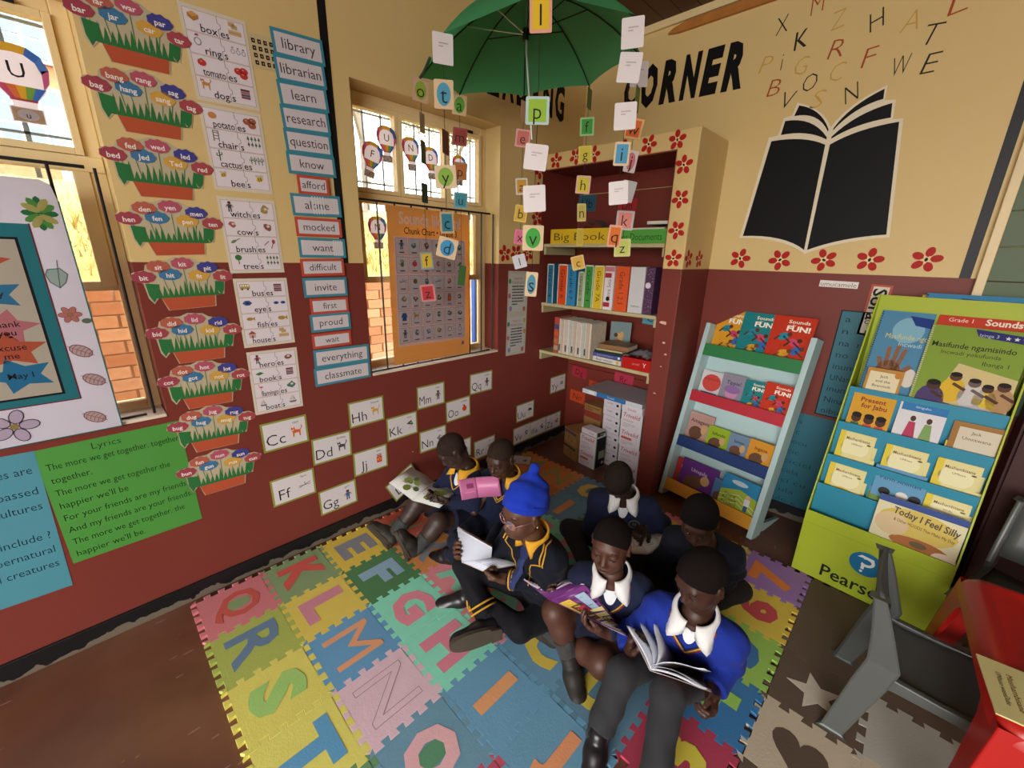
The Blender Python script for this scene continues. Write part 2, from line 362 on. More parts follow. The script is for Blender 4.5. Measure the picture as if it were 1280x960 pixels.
for i, (z, s) in enumerate([(1.17, .03), (1.05, .014), (0.98, .012), (0.72, .012), (0.90, .008)]):   # paint knocked off the pillar edge
    p = Print(z=0.0006); q = random.Random(90+i); p.poly([(cos(a)*s*q.uniform(.5, 1), sin(a)*s*0.5*q.uniform(.5, 1)) for a in [k*pi/4 for k in range(8)]], '#d8b9a6', 0)
    p.done(alc, 'paint_chip', M=FB(0.985+0.02*(i % 3), z, 2.371))
SHELFW = mat('cream_green_shelf_paint', '#b9ad84', 0.45, 0.06, 8)
for nm, z, lab in (('top', 1.628, 'highest cream shelf board in the alcove, under the big book box'), ('mid', 1.205, 'middle cream shelf board in the alcove, carrying the grade files'), ('low', 0.838, 'lowest cream shelf board in the alcove, carrying stacked books')):
    o = thing('shelf_board', lab, 'shelf', (0, 0, z), group='cream alcove shelves')
    MB().box(0.004, 0.931, 2.372, 2.766, -0.022, 0).build('board', SHELFW, o, bevel=0.002)
    MB().box(0.003, 0.022, 2.378, 2.74, -0.075, -0.023).build('cleat', SHELFW, o, bevel=0.002)
    MB().box(0.912, 0.931, 2.39, 2.74, -0.075, -0.023).build('cleat', SHELFW, o, bevel=0.002)

# ---------------------------------------------------------------- mural and wall lettering (paint)
def paint(parent, M, name='painted_lettering'): p = Print(z=0.0008); return p, (lambda: p.done(parent, name, M=M))
word = [('C', 0.372, 2.622), ('O', 0.500, 2.62), ('R', 0.635, 2.616), ('N', 0.770, 2.612), ('E', 0.895, 2.608), ('R', 1.020, 2.604)]
for ch, x, z in word:
    p = Print(z=0.001); p.text(ch, 0, 0, 0.215, '#0e0e10', 0, w=0.112, off=0.06, shear=0.12); p.done(wall_back, 'painted_letter', M=FB(x, z, rot=-1))
for k, ch in enumerate('READING'):
    p = Print(z=0.001); p.text(ch, 0, 0, 0.205, '#0e0e10', 0, w=0.05 if ch == 'I' else 0.10, off=0.04); p.done(wall_left, 'painted_letter', M=FL(2.482-0.125*(6-k), 2.555))
K_, R_, Y_ = '#2a2a22', '#a8482a', '#c9a04e'
scat = dict(X=(1.233, 2.732, K_, 10), K=(1.333, 2.64, K_, 10), M=(1.38, 2.775, R_, 10), Z=(1.484, 2.681, Y_, 8), H=(1.637, 2.633, K_, 20), A=(1.765, 2.592, Y_, 0), L=(1.908, 2.613, R_, 10), T=(1.856, 2.518, K_, -5), P=(1.188, 2.567, Y_, -5), i=(1.265, 2.561, K_, 5), G=(1.362, 2.519, Y_, 0), R=(1.499, 2.557, R_, 0), F=(1.644, 2.486, R_, 5), W=(1.772, 2.421, K_, 5), E=(1.874, 2.405, K_, 0), B=(1.247, 2.446, R_, 0), O=(1.415, 2.433, K_, 0), C=(1.527, 2.453, Y_, 0), S=(1.466, 2.348, Y_, 0), V=(1.331, 2.372, K_, -5), N=(1.603, 2.346, K_, 20))
for ch, (x, z, c, r) in scat.items():
    p = Print(z=0.0008); p.text(ch, 0, 0, 0.085, c, 0, off=-0.018 if ch != 'K' else 0, shear=0.18, w=0.012 if ch == 'i' else 0.062); p.done(wall_back, 'brushed_letter', M=FB(x, z, rot=r))
def curve(a, b, c, n=8): return [((1-t)**2*a[0]+2*t*(1-t)*b[0]+t*t*c[0], (1-t)**2*a[1]+2*t*(1-t)*b[1]+t*t*c[1]) for t in [k/n for k in range(n+1)]]
p = Print(z=0.0008); WH, BK = '#e8dcc0', '#0c0c0e'
out = [(1.267, 2.200), (1.205, 1.674)] + curve((1.205, 1.674), (1.43, 1.675), (1.556, 1.586)) + curve((1.556, 1.586), (1.70, 1.655), (1.895, 1.668)) + [(1.828, 2.195), (1.790, 2.198), (1.784, 2.280), (1.742, 2.286), (1.739, 2.348)] + curve((1.739, 2.348), (1.60, 2.30), (1.548, 2.205)) + curve((1.548, 2.205), (1.50, 2.30), (1.375, 2.348)) + [(1.362, 2.292), (1.325, 2.286), (1.312, 2.205)]
p.poly(out, WH, 0)
p.poly([(1.283, 2.180)] + [(1.222, 1.684)] + curve((1.222, 1.684), (1.44, 1.69), (1.549, 1.606)) + [(1.541, 2.126)] + curve((1.541, 2.126), (1.44, 2.185), (1.283, 2.180)), BK, 1)
p.poly([(1.561, 2.124), (1.563, 1.606)] + curve((1.563, 1.606), (1.70, 1.67), (1.880, 1.681)) + [(1.816, 2.183)] + curve((1.816, 2.183), (1.66, 2.18), (1.561, 2.124)), BK, 1)
p.poly([(1.325, 2.204), (1.333, 2.270)] + curve((1.333, 2.270), (1.46, 2.27), (1.541, 2.160)) + curve((1.541, 2.150), (1.45, 2.21), (1.325, 2.204)), BK, 1)
p.poly([(1.372, 2.286), (1.386, 2.333)] + curve((1.386, 2.333), (1.49, 2.30), (1.541, 2.196)) + curve((1.541, 2.185), (1.48, 2.29), (1.372, 2.286)), BK, 1)
p.poly(curve((1.561, 2.150), (1.65, 2.205), (1.781, 2.206)) + [(1.773, 2.268)] + curve((1.773, 2.268), (1.64, 2.25), (1.561, 2.160)), BK, 1)
p.poly(curve((1.561, 2.188), (1.63, 2.28), (1.735, 2.292)) + [(1.731, 2.335)] + curve((1.731, 2.335), (1.61, 2.29), (1.561, 2.198)), BK, 1)
p.done(wall_back, 'painted_open_book', M=FB(0, 0))

# ---------------------------------------------------------------- windows
def glass():
    m = bpy.data.materials.new('window_glass'); m.use_nodes = True; n = m.node_tree.nodes; l = m.node_tree.links; n.remove(n['Principled BSDF'])
    t = n.new('ShaderNodeBsdfTransparent'); t.inputs[0].default_value = (.96, .97, .97, 1); g = n.new('ShaderNodeBsdfGlossy'); g.inputs['Roughness'].default_value = .02
    lw = n.new('ShaderNodeFresnel'); lw.inputs['IOR'].default_value = 1.35; x = n.new('ShaderNodeMixShader'); l.new(lw.outputs[0], x.inputs[0]); l.new(t.outputs[0], x.inputs[1]); l.new(g.outputs[0], x.inputs[2]); l.new(x.outputs[0], n['Material Output'].inputs[0]); return m
GLASS = glass()
def window(n, y0, y1, mull, bars, upper):
    w = struct(bpy.data.objects.new('window_%d' % n, None)); C.objects.link(w)
    X0, X1 = -0.175, -0.135; yt = 1.815; zl = 1.395; t = 0.045
    b = MB(); b.box(X0, X1, y0+t, y1-t, Z0, Z0+t); b.box(X0, X1, y0+t, y1-t, Z1-t, Z1); b.box(X0, X1, y0, y0+t, Z0, Z1); b.box(X0, X1, y1-t, y1, Z0, Z1)
    b.box(X0+.002, X1+0.014, y0+.002, y1-.002, yt-0.025, yt+0.025)
    b.build('frame', FRAME, w, bevel=0.004)
    c = [y0+t]+[m for m in mull]+[y1-t]
    for k, m in enumerate(mull): MB().box(X0, X1+0.006, m-0.016, m+0.016, yt, Z1-t).build('mullion', FRAME, w, bevel=0.003)
    for k in range(len(c)-1):   # opening lights above, each with its own sash
        a, e = c[k]+0.001, c[k+1]-0.001; s = 0.022
        b = MB(); z0, z1 = yt+0.027, Z1-t-0.002
        b.box(X0+.008, X1+0.012, a+s, e-s, z0, z0+s); b.box(X0+.008, X1+0.012, a+s, e-s, z1-s, z1); b.box(X0+.008, X1+0.012, a, a+s, z0, z1); b.box(X0+.008, X1+0.012, e-s, e, z0, z1)
        f = b.build('sash', FRAME, w, bevel=0.002); MB().box(-0.157, -0.153, a+s, e-s, z0+s, z1-s).build('pane', GLASS, f)
    MB().box(X0, X1, y0+t, y1-t, zl-0.017, zl+0.017).build('glazing_bar', FRAME, w, bevel=0.003)
    for a, e in ((y0+t, y0+t+.04), (y1-t-.045, y1-t)): MB().box(X0+.004, X1+.006, a, e, zl, yt-.02).build('sash_stile', FRAME, w, bevel=.003)
    m2 = mull[-1] if len(mull) > 1 else (y0+y1)/2
    for (a, e) in ((y0+t, m2), (m2, y1-t)):
        MB().box(-0.157, -0.153, a, e, Z0+t, zl-0.015).build('pane', GLASS, w); MB().box(-0.157, -0.153, a, e, zl+0.015, yt-0.025).build('pane', GLASS, w)
    MB().box(X0, X1, m2-0.012, m2+0.012, Z0+t, yt-0.025).build('glazing_bar', FRAME, w)
    # inner burglar bars in front of the lower lights
    ib = MB(); z0, z1 = Z0+0.012, 1.793; r = 0.005
    for z in (z0, z1): ib.box(-0.025-r, -0.025+r, y0+0.004, y1-0.06, z-r, z+r)
    ib.build('burglar_bar_rail', IRON, w)
    for y in bars: MB().tube([(-0.025, y, z0), (-0.025, y, z1)], r, 6).build('burglar_bar', IRON, w)
    # outer bars outside the top lights
    for y in upper: MB().box(-0.235, -0.225, y-(.007 if n == 1 else .0035), y+(.007 if n == 1 else .0035), yt-0.05, Z1+0.05).build('outer_bar', mat('grey_steel', '#76828e', 0.5), w)
    for z in (yt+0.09, Z1-0.06): MB().box(-0.235, -0.225, y0-0.05, y1+0.05, z-0.004, z+0.004).build('outer_bar', MATS['grey_steel'], w)
    MB().box(-0.14, 0.006, y0+0.002, y1-0.002, Z0-0.004, Z0+0.010).build('sill', mat('white_sill_paint', '#ded2c0', 0.4), w, bevel=0.003)
    MB().box(-0.132, -0.118, y1-0.19, y1-0.12, Z1-0.05, Z1-0.035).build('stay', IRON, w)
    return w
window(1, *WIN[0], [-0.30], [-0.86+0.112*k for k in range(9)], [-0.80+0.14*k for k in range(7)])
window(2, *WIN[1], [1.285, 1.605], [0.972+0.102*k for k in range(10)], [1.03+0.105*k for k in range(9)])
for z in (1.79,): pass

# ---------------------------------------------------------------- outside: brick retaining wall, dry grass bank, trees, building
b = MB(); b.box(-60, -0.2, -30, 40, -0.5, -0.12); struct(b.build('outside_ground', mat('sandy_ground', '#a38a68', 0.9, 0.2, 2)))
struct(MB().box(-1.75, -1.55, -3.0, 7.0, -0.12, 1.29).build('wall_garden', mat('brick_mortar', '#c9b49c', 0.9)))
wg = bpy.data.objects['wall_garden']; BR = [mat('orange_brick_%s' % k, c, 0.85, 0.22, 25, 0.3, 60) for k, c in (('a', '#cf9a70'), ('b', '#c18860'), ('c', '#d9ab84'))]
proto = [MB().box(-1.55, -1.538, -0.112, 0.112, 0.0, 0.075).build('brick', m, wg) for m in BR]
use = [0, 0, 0]; q = random.Random(3)
for r in range(9):
    for k in range(32):
        y = -1.5+0.24*k+(0.12 if r % 2 else 0); z = 0.55+0.083*r
        if z+0.07 > 1.29 or (2.4 < y and r < 0): continue
        i = q.randrange(3)
        o = proto[i] if not use[i] else proto[i].copy()
        if use[i]: C.objects.link(o)
        use[i] = 1; o.location = (q.uniform(0, .004), y, z)
n = 40; b = MB(); vs = []; q = random.Random(5)
for i in range(n+1):
    for j in range(60+1):
        x = -1.66-i*0.12; y = -4+j*0.24; vs.append((x, y, 1.27+0.62*(1-math.exp(-i*0.12/1.2))+0.10*i*0.12+q.uniform(-.03, .03)))
b.add(vs, [(i*61+j, i*61+j+1, (i+1)*61+j+1, (i+1)*61+j) for i in range(n) for j in range(60)])
b.build('bank', mat('dry_grass_bank', '#7c6a38', 0.95, 0.45, 30, 0.8, 60), None, True)
struct(bpy.data.objects['bank']).name = 'outside_bank'
gm = mat('dry_grass_blades', '#94824a', 0.9, 0.4, 6); b = MB()
for k in range(6000):
    x = -1.80-abs(q.gauss(0, .8)); y = q.uniform(-1.2, 6.0); z = 1.26+0.62*(1-math.exp((x+1.66)/1.2))-0.10*(x+1.66); h = q.uniform(.04, .14); a = q.uniform(0, 6.28); w = q.uniform(.004, .012)
    b.add([(x-w*cos(a), y-w*sin(a), z), (x+w*cos(a), y+w*sin(a), z), (x+q.uniform(-.05, .05), y+q.uniform(-.05, .05), z+h)], [(0, 1, 2)])
tag(stuff(b.build('dry_grass', gm)), 'pale dry grass covering the bank outside the windows', 'grass')
bd = thing('school_building', 'orange brick building with white barred windows seen through the left window', 'building', (-9.0, 0.3, 1.5))
MB().box(-0.3, 0.0, -5.0, 2.6, 0, 6.5).build('brick_wall', mat('far_brick', '#86593c', 0.9, 0.3, 14), bd)
for z in (2.05, 3.3):
    for y in (-3.2, -1.7, -0.25, 1.2):
        f = MB().box(0.0, 0.06, y-0.55, y+0.55, z-0.45, z+0.45).build('window_frame', mat('white_frame', '#c3c8cc', 0.5), bd)
        for a in range(4):
            for c in range(3): MB().box(0.06, 0.075, y-0.51+a*0.262, y-0.51+a*0.262+0.22, z-0.40+c*0.28, z-0.40+c*0.28+0.24).build('pane', mat('dark_pane', '#4a5e70', 0.2), f)
bs = MB(); bs.box(-6.05, -6.0, 0.05, 0.85, 1.5, 3.15)
o = bs.build('blue_sheet', mat('pale_blue_sheet', '#7fa4bc', 0.5, 0.25, 3)); tag(o, 'pale blue sheet panel standing outside beyond the left window', 'sheet')
bp = thing('painted_board', 'upright blue painted board outside at the right of the far window', 'board', (-0.55, 2.32, 0.3))
MB().box(-0.02, 0.02, -0.16, 0.13, -0.4, 1.06).build('board', mat('blue_board', '#3f6fc4', 0.5), bp); MB().box(-0.03, 0.03, 0.13, 0.2, -0.4, 1.2).build('post', mat('pale_wall', '#d8cfc0', 0.8), bp)
def tree(x, y, z, h, r, seed, lab):
    q = random.Random(seed); t = thing('tree', lab, 'tree', (x, y, z)); b = MB(); tips = []
    def branch(p, d, L, rad, lev):
        e = p+d*L; b.tube([p, p+d*L*.5+Vector((q.uniform(-1, 1), q.uniform(-1, 1), 0))*L*.06, e], [rad, rad*.8, rad*.55], 5, False)
        if lev == 0: tips.append(e); return
        for k in range(3): branch(e, (d+Vector((q.uniform(-1, 1), q.uniform(-1, 1), q.uniform(-.2, .6)))*.75).normalized(), L*.68, rad*.55, lev-1)
    branch(Vector((0, 0, 0)), Vector((0, 0, 1)), h*.36, r, 4)
    b.build('trunk', mat('grey_bark', '#6d655a', 0.9, .2), t); lv = MB()
    for e in tips:
        for k in range(16):
            c = e+Vector((q.gauss(0, .16), q.gauss(0, .16), q.gauss(0, .14))); u = Vector((q.uniform(-1, 1), q.uniform(-1, 1), q.uniform(-1, 1))).normalized(); v = u.orthogonal()*.022; lv.add([c-u*.045, c+v, c+u*.045, c-v], [(0, 1, 2, 3)])
    stuff(lv.build('leaves', mat('pale_leaf', '#6d7a4c', 0.8, .3), t))
tree(-4.6, 3.4, 1.9, 3.6, .09, 1, 'sparse pale tree outside the left part of the far window')
tree(-6.6, 6.6, 1.9, 3.2, .08, 2, 'sparse pale tree outside the right part of the far window')
# ---------------------------------------------------------------- sheets and cards on the walls
LILAC = '#e3dbe2'
# little pictures, drawn inside a box of half-size s around (x, y)
def pict(p, kind, x, y, s, L=2):
    E = lambda dx, dy, rx, ry, c, l=0, rot=0: p.ell(x+dx*s, y+dy*s, rx*s, ry*s, c, L+l, 12, rot)
    P = lambda pts, c, l=0: p.poly([(x+a*s, y+b*s) for a, b in pts], c, L+l)
    N = lambda pts, w, c, l=0: p.line([(x+a*s, y+b*s) for a, b in pts], w*s, c, L+l)
    if kind == 'box': P([(-.8, -.1), (0, -.6), (.8, -.1), (.8, .4), (0, .8), (-.8, .4)], '#b27a3e'); P([(-.8, .4), (0, 0), (.8, .4), (0, .8)], '#d19a58', 1)
    elif kind == 'boxes':
        for a, c in ((-.4, -.4), (.4, -.4), (0, .3), (-.3, .6)): P([(a-.4, c-.3), (a+.4, c-.3), (a+.4, c+.3), (a-.4, c+.3)], '#c9ad7c'); N([(a-.4, c), (a+.4, c)], .06, '#9a7d50', 1)
    elif kind in ('ring', 'rings'):
        for a in ([0] if kind == 'ring' else [-.7, 0, .7]):
            q = 1 if kind == 'ring' else .5; E(a, -.2*q, .55*q, .6*q, '#8c8790'); E(a, -.2*q, .38*q, .44*q, LILAC, 1); P([(a-.3*q, .6*q), (a+.3*q, .6*q), (a+.2*q, .9*q), (a-.2*q, .9*q)], '#8f3e74', 1)
    elif kind in ('tomato', 'potato', 'potatoes', 'tomatoes'):
        c = '#c23a36' if 'tom' in kind else '#c98a4e'
        for a, d in ([(0, 0)] if not kind.endswith('s') else [(-.45, .1), (.3, .25), (.2, -.35)]): q = .6 if not kind.endswith('s') else .5; E(a, d, q*1.1, q*.9, c if kind != 'potatoes' else '#9c5a44'); E(a-.1, d+.15, q*.3, q*.2, '#dd8a70', 1)
        if kind == 'tomato': E(0, .5, .2, .12, '#4f8a3a', 1)
    elif kind in ('dog', 'cat', 'donkey', 'hound'):
        c = dict(dog='#c98a4a', cat='#d8662e', donkey='#4a4a4e', hound='#d8a648')[kind]
        P([(-.6, -.8), (-.45, -.8), (-.35, -.2), (.3, -.2), (.35, -.8), (.5, -.8), (.55, .2), (.2, .3), (-.2, .35), (-.3, .9), (-.5, .6), (-.75, .85), (-.8, .35), (-.6, .1)], c); N([(.5, .2), (.8, .6), (.7, .9)], .14, c); E(-.6, .5, .07, .07, '#201810', 1); E(-.55, .35, .2, .1, '#f2dcc0', 1)
    elif kind == 'chair': N([(-.4, .9), (-.4, -.9)], .12, '#4a3a30'); N([(.4, .9), (.4, -.9)], .12, '#4a3a30'); [N([(-.4, b), (.4, b)], .1, '#6a5040') for b in (.8, .5, 0, -.5)]
    elif kind in ('cactus', 'cactuses'):
        for a in ([0] if kind == 'cactus' else [-.7, -.2, .3, .8]): q = 1 if kind == 'cactus' else .6; N([(a, -.8*q), (a, .9*q)], .18*q, '#4c6a46'); N([(a-.4*q, .4*q), (a-.4*q, 0), (a, -.1*q)], .14*q, '#4c6a46'); N([(a+.4*q, .6*q), (a+.4*q, .2*q), (a, .1*q)], .14*q, '#4c6a46')
    elif kind == 'bee': E(0, 0, .5, .35, '#d9b23c', 0, .4); N([(-.2, .2), (-.1, -.3)], .1, '#3a2c18', 1); N([(.1, .3), (.2, -.2)], .1, '#3a2c18', 1); E(-.3, .45, .3, .2, '#c8c0a8', 1); E(.3, .5, .3, .2, '#c8c0a8', 1)
    elif kind == 'tree': N([(0, -.9), (0, 0)], .16, '#6a4a30'); E(0, .35, .6, .55, '#3f7a44', 1)
    elif kind == 'trees': [(N([(a, b-.3), (a, b)], .08, '#5a4a38'), P([(a-.2, b-.1), (a+.2, b-.1), (a, b+.4)], '#4a6a48', 1)) for a in (-.7, -.2, .3, .8) for b in (-.4, .4)]
    elif kind == 'brush': E(-.3, .1, .55, .25, '#6f8a5c', 0, .5); N([(.1, .3), (.8, .7)], .14, '#5a7048')
    elif kind == 'brushes': N([(-.8, -.2), (-.1, .4)], .16, '#a07a88'); N([(.2, -.7), (.5, .1)], .14, '#b05058'); E(.6, .35, .25, .35, '#b0444c', 1)
    elif kind == 'bus': P([(-.9, -.4), (.9, -.4), (.9, .4), (.6, .6), (-.9, .6)], '#b09a5c'); [E(a, -.45, .18, .18, '#3a342c', 1) for a in (-.5, .5)]; [p.rect(x+a*s, x+(a+.28)*s, y+.1*s, y+.45*s, '#e8e4d4', L+1) for a in (-.75, -.35, .05, .45)]
    elif kind in ('eye', 'eyes'):
        for a in ([0] if kind == 'eye' else [-.55, .55]): q = 1 if kind == 'eye' else .5; P([(a-.9*q, 0), (a-.4*q, .5*q), (a+.4*q, .5*q), (a+.9*q, 0), (a+.4*q, -.45*q), (a-.4*q, -.45*q)], '#4a5a80'); E(a, 0, .36*q, .36*q, '#2c4aa0', 1); E(a, 0, .16*q, .16*q, '#101018', 2)
    elif kind == 'fish': E(0, 0, .6, .35, '#b08a3e'); P([(.45, 0), (.95, .4), (.95, -.4)], '#b08a3e'); E(-.35, .08, .07, .07, '#20180c', 1)
    elif kind == 'house': P([(-.6, -.7), (.6, -.7), (.6, .1), (-.6, .1)], '#c8a8a0'); P([(-.8, .1), (.8, .1), (0, .8)], '#a84a44', 1); P([(-.15, -.7), (.15, -.7), (.15, -.2), (-.15, -.2)], '#6a4038', 1)
    elif kind in ('girl', 'hero', 'man', 'queen', 'witch', 'person'):
        c = dict(girl='#3a66a8', hero='#7a3040', man='#5a6a58', queen='#43324a', witch='#4a4a52', person='#2f6a80')[kind]
        P([(-.3, -.3), (.3, -.3), (.36, .35), (-.36, .35)], c); N([(-.16, -.3), (-.2, -.95)], .2, '#33343c'); N([(.16, -.3), (.2, -.95)], .2, '#33343c'); E(0, .58, .26, .28, '#8a5a40', 1); E(0, .74, .28, .16, '#2a1c18', 2); N([(-.36, .3), (-.6, -.1)], .14, '#8a5a40'); N([(.36, .3), (.6, -.1)], .14, '#8a5a40')
    elif kind == 'book': P([(-.8, 0), (.2, .4), (.9, 0), (-.1, -.4)], '#3f7a4c'); N([(-.8, -.08), (-.1, -.48), (.9, -.08)], .1, '#e0dccc', 1)
    elif kind == 'books': [p.rect(x-.6*s, x+.6*s, y+(b)*s, y+(b+.28)*s, c, L) for b, c in ((-.7, '#8a4a50'), (-.38, '#5a5a6a'), (-.06, '#a06a70'), (.26, '#6a3a40'))]
    elif kind == 'flamingo': E(0, .2, .4, .22, '#d0708a'); N([(-.3, .3), (-.5, .8), (-.3, .9)], .1, '#d0708a'); N([(0, .1), (0, -.9)], .06, '#b05a70')
    elif kind == 'boat': P([(-.7, -.5), (.7, -.5), (.45, -.85), (-.45, -.85)], '#7a6a60'); P([(-.05, -.35), (-.05, .8), (-.6, -.35)], '#c8c4bc'); P([(.05, -.35), (.05, .6), (.5, -.35)], '#b0a8a0')
    elif kind == 'jam': P([(-.5, -.8), (.5, -.8), (.5, .4), (-.5, .4)], '#d8431f'); p.rect(x-.42*s, x+.42*s, y+.45*s, y+.6*s, '#4a2a20', L); E(0, -.2, .34, .3, '#f0c050', 1); E(0, -.2, .2, .18, '#c8381c', 2); p.rect(x-.5*s, x+.5*s, y+.72*s, y+.86*s, '#38404a', L)
    elif kind == 'kite': P([(-.8, .3), (.3, .9), (.7, 0), (.4, -.1)], '#3a4a3c'); P([(-.1, .35), (.4, .65), (.5, .1)], '#8aa04c', 1); N([(.3, 0), (-.3, -.8)], .05, '#5a5a5a'); N([(.3, 0), (.6, -.8)], .05, '#5a5a5a')
    elif kind == 'orange': E(0, -.15, .6, .6, '#d8401e'); P([(-.6, .8), (.1, .7), (.2, .35), (-.1, .45)], '#3a3a34', 1)
    elif kind == 'umbrella': P([(-.8, .1), (-.4, .6), (.2, .7), (.7, .3), (.8, -.1)], '#3a3c44'); N([(.1, .4), (-.2, -.8)], .08, '#3a3c44')
    elif kind == 'sticks': N([(-.9, -.3), (.9, .3)], .08, '#2a2a2a'); N([(-.9, .0), (.9, -.1)], .07, '#2a2a2a'); N([(0, .5), (.05, .1)], .08, '#2a2a2a')
    elif kind == 'hand': E(0, -.35, .4, .45, '#8a7a62'); [N([(a*.5, -.2), (a, .75-abs(a)*.3)], .15, '#8a7a62') for a in (-.45, -.15, .15, .45)]; N([(-.35, -.4), (-.8, 0)], .15, '#8a7a62')
    elif kind == 'coat': P([(-.4, .8), (.4, .8), (.8, -.1), (.55, -.2), (.45, .1), (.55, -.9), (-.55, -.9), (-.45, .1), (-.55, -.2), (-.8, -.1)], '#3c5a96')
    elif kind == 'apple': E(0, -.1, .6, .6, '#cf4552'); E(.1, .6, .2, .1, '#5a7a40', 1)
    elif kind == 'ball': E(0, 0, .55, .55, '#8a6a4a'); N([(-.5, 0), (.5, 0)], .05, '#5a402a', 1)
    elif kind == 'clock': E(0, 0, .6, .6, '#8a4a44'); E(0, 0, .45, .45, '#f0ece4', 1); N([(0, 0), (0, .35)], .08, '#222222', 2)
    elif kind == 'leaf': E(0, 0, .65, .3, '#6a8a5a', 0, .7); N([(-.5, -.5), (.5, .5)], .05, '#4a6a40', 1)
    else:
        q = random.Random(kind); c = ['#5a6a5a', '#8a5a4a', '#6a7a8a', '#a08a5a', '#b05a5a', '#4a7a6a'][q.randrange(6)]
        P([(cos(a)*q.uniform(.35, .8), sin(a)*q.uniform(.35, .8)) for a in [k*pi/5 for k in range(10)]], c); E(q.uniform(-.2, .2), .1, .25, .2, '#d8ccb8', 1)

# word families growing out of flower boxes
POTS = [(2.152, 0.215, 'far war par bar jar car tar', 'ar'), (1.947, 0.213, 'bang rang sag bag hang sang tag', 'ang'), (1.742, 0.214, 'fed wed led bed Jed Ted red', 'ed'), (1.541, 0.219, 'den yen men hen fen pen ten', 'en'),
        (1.338, 0.223, 'sit kit pit bit hit fit lit', 'it'), (1.122, 0.220, 'did lid rid bid hid kid sid', 'id'), (0.924, 0.219, 'dot hot lot cot got not rot', 'ot'), (0.726, 0.213, 'dug jug rug bug hug mug tug', 'ug'), (0.519, 0.209, 'fun nun sun bun gun run cun', 'un')]
FCOL = ['#b5614f', '#b4566a', '#444690', '#a04453', '#42779f', '#d0a24a', '#a94b52']
FPOS = [(-.075, .135), (.0, .145), (.078, .128), (-.125, .098), (-.045, .105), (.045, .098), (.125, .092)]
ordn = ['highest', 'second', 'third', 'fourth', 'fifth', 'sixth', 'seventh', 'eighth', 'lowest']
for k, (z, y, words, fam) in enumerate(POTS):
    out = [(-.075, -.03), (.082, -.026), (.09, .028), (.118, .02), (.13, .075), (.155, .078), (.162, .1), (.135, .118), (.108, .118), (.108, .14), (.05, .152), (.03, .166), (-.02, .17), (-.045, .158), (-.085, .158), (-.112, .142), (-.118, .122), (-.155, .115), (-.162, .09), (-.13, .075), (-.125, .02), (-.112, -.002), (-.09, .026)]
    o = sheet('word_family_card', 'flower box word card with %s words, %s of the column beside left window' % (words.split()[3], ordn[k]), 'card', FL(y, z, 0.001, [0, -1, -1, 1, 1.5, -1, -2, -3, -2][k]), .3, .2, mat('card_edge', '#bdb294', 0.5), 'flower box word cards', outline=out)
    p = Print(z=0.0006)
    p.poly([(-.09, .027), (.086, .027), (.078, -.025), (-.072, -.029)], '#b75538', 1); p.rect(-.09, .087, .018, .027, '#a54a30', 2)
    q = random.Random(k); g = [(-.11, .02)]
    for i in range(13): g += [(-.105+i*.0165, .052+q.uniform(0, .034)), (-.098+i*.0165, .024)]
    p.poly(g+[(.11, .02), (.09, .018), (-.09, .018)], '#2f7440', 3)
    p.poly([(-.125, .075), (-.085, .07), (-.09, .04), (-.112, .004), (-.122, .03)], '#2f7440', 4); p.poly([(.125, .07), (.095, .075), (.09, .05), (.108, .02), (.118, .035)], '#2f7440', 4)
    for (fx, fy) in FPOS: p.line([(fx, fy), (fx*.8, .04)], .002, '#3b7d48', 2)
    for (fx, fy), c, w in zip(FPOS, FCOL, words.split()):
        sc = [(fx+.035*cos(i*pi/20)*(1+.04*cos(7*i*pi/20)), fy+.0215*sin(i*pi/20)*(1+(.11 if i < 20 else .03)*cos(9*i*pi/20))) for i in range(40)]
        p.poly(sc, c, 5); p.text(w, fx, fy-.003, .017, '#efe6e0' if c != '#d9a436' else '#e6c878', 6, off=.02, maxw=.055)
    p.done(o, 'printed_picture')
# plural sheets: five A4 strips one under the other
SH = [(0.464, 2.220, 2, [('box', 'es', 'box', 'boxes'), ('ring', 's', 'ring', 'rings'), ('tomato', 'es', 'tomato', 'tomatoes'), ('dog', 's', 'dog', 'books')]),
      (0.472, 1.914, 1.5, [('potato', 'es', 'potato', 'potatoes'), ('chair', 's', 'chair', 'trees'), ('cactus', 'es', 'cactus', 'cactuses'), ('bee', 's', 'bee', 'bee')]),
      (0.478, 1.593, .5, [('witch', 'es', 'witch', 'x1'), ('cow', 's', 'x2', 'x3'), ('brush', 'es', 'brush', 'brushes'), ('tree', 's', 'tree', 'trees')]),
      (0.484, 1.273, 0, [('bus', 'es', 'bus', 'books'), ('eye', 's', 'eye', 'eyes'), ('fish', 'es', 'fish', 'fish'), ('house', 's', 'house', 'boxes')]),
      (0.485, 0.954, -1, [('hero', 'es', 'hero', 'x4'), ('book', 's', 'book', 'books'), ('flamingo', 'es', 'flamingo', 'x5'), ('boat', 's', 'boat', 'boat')])]
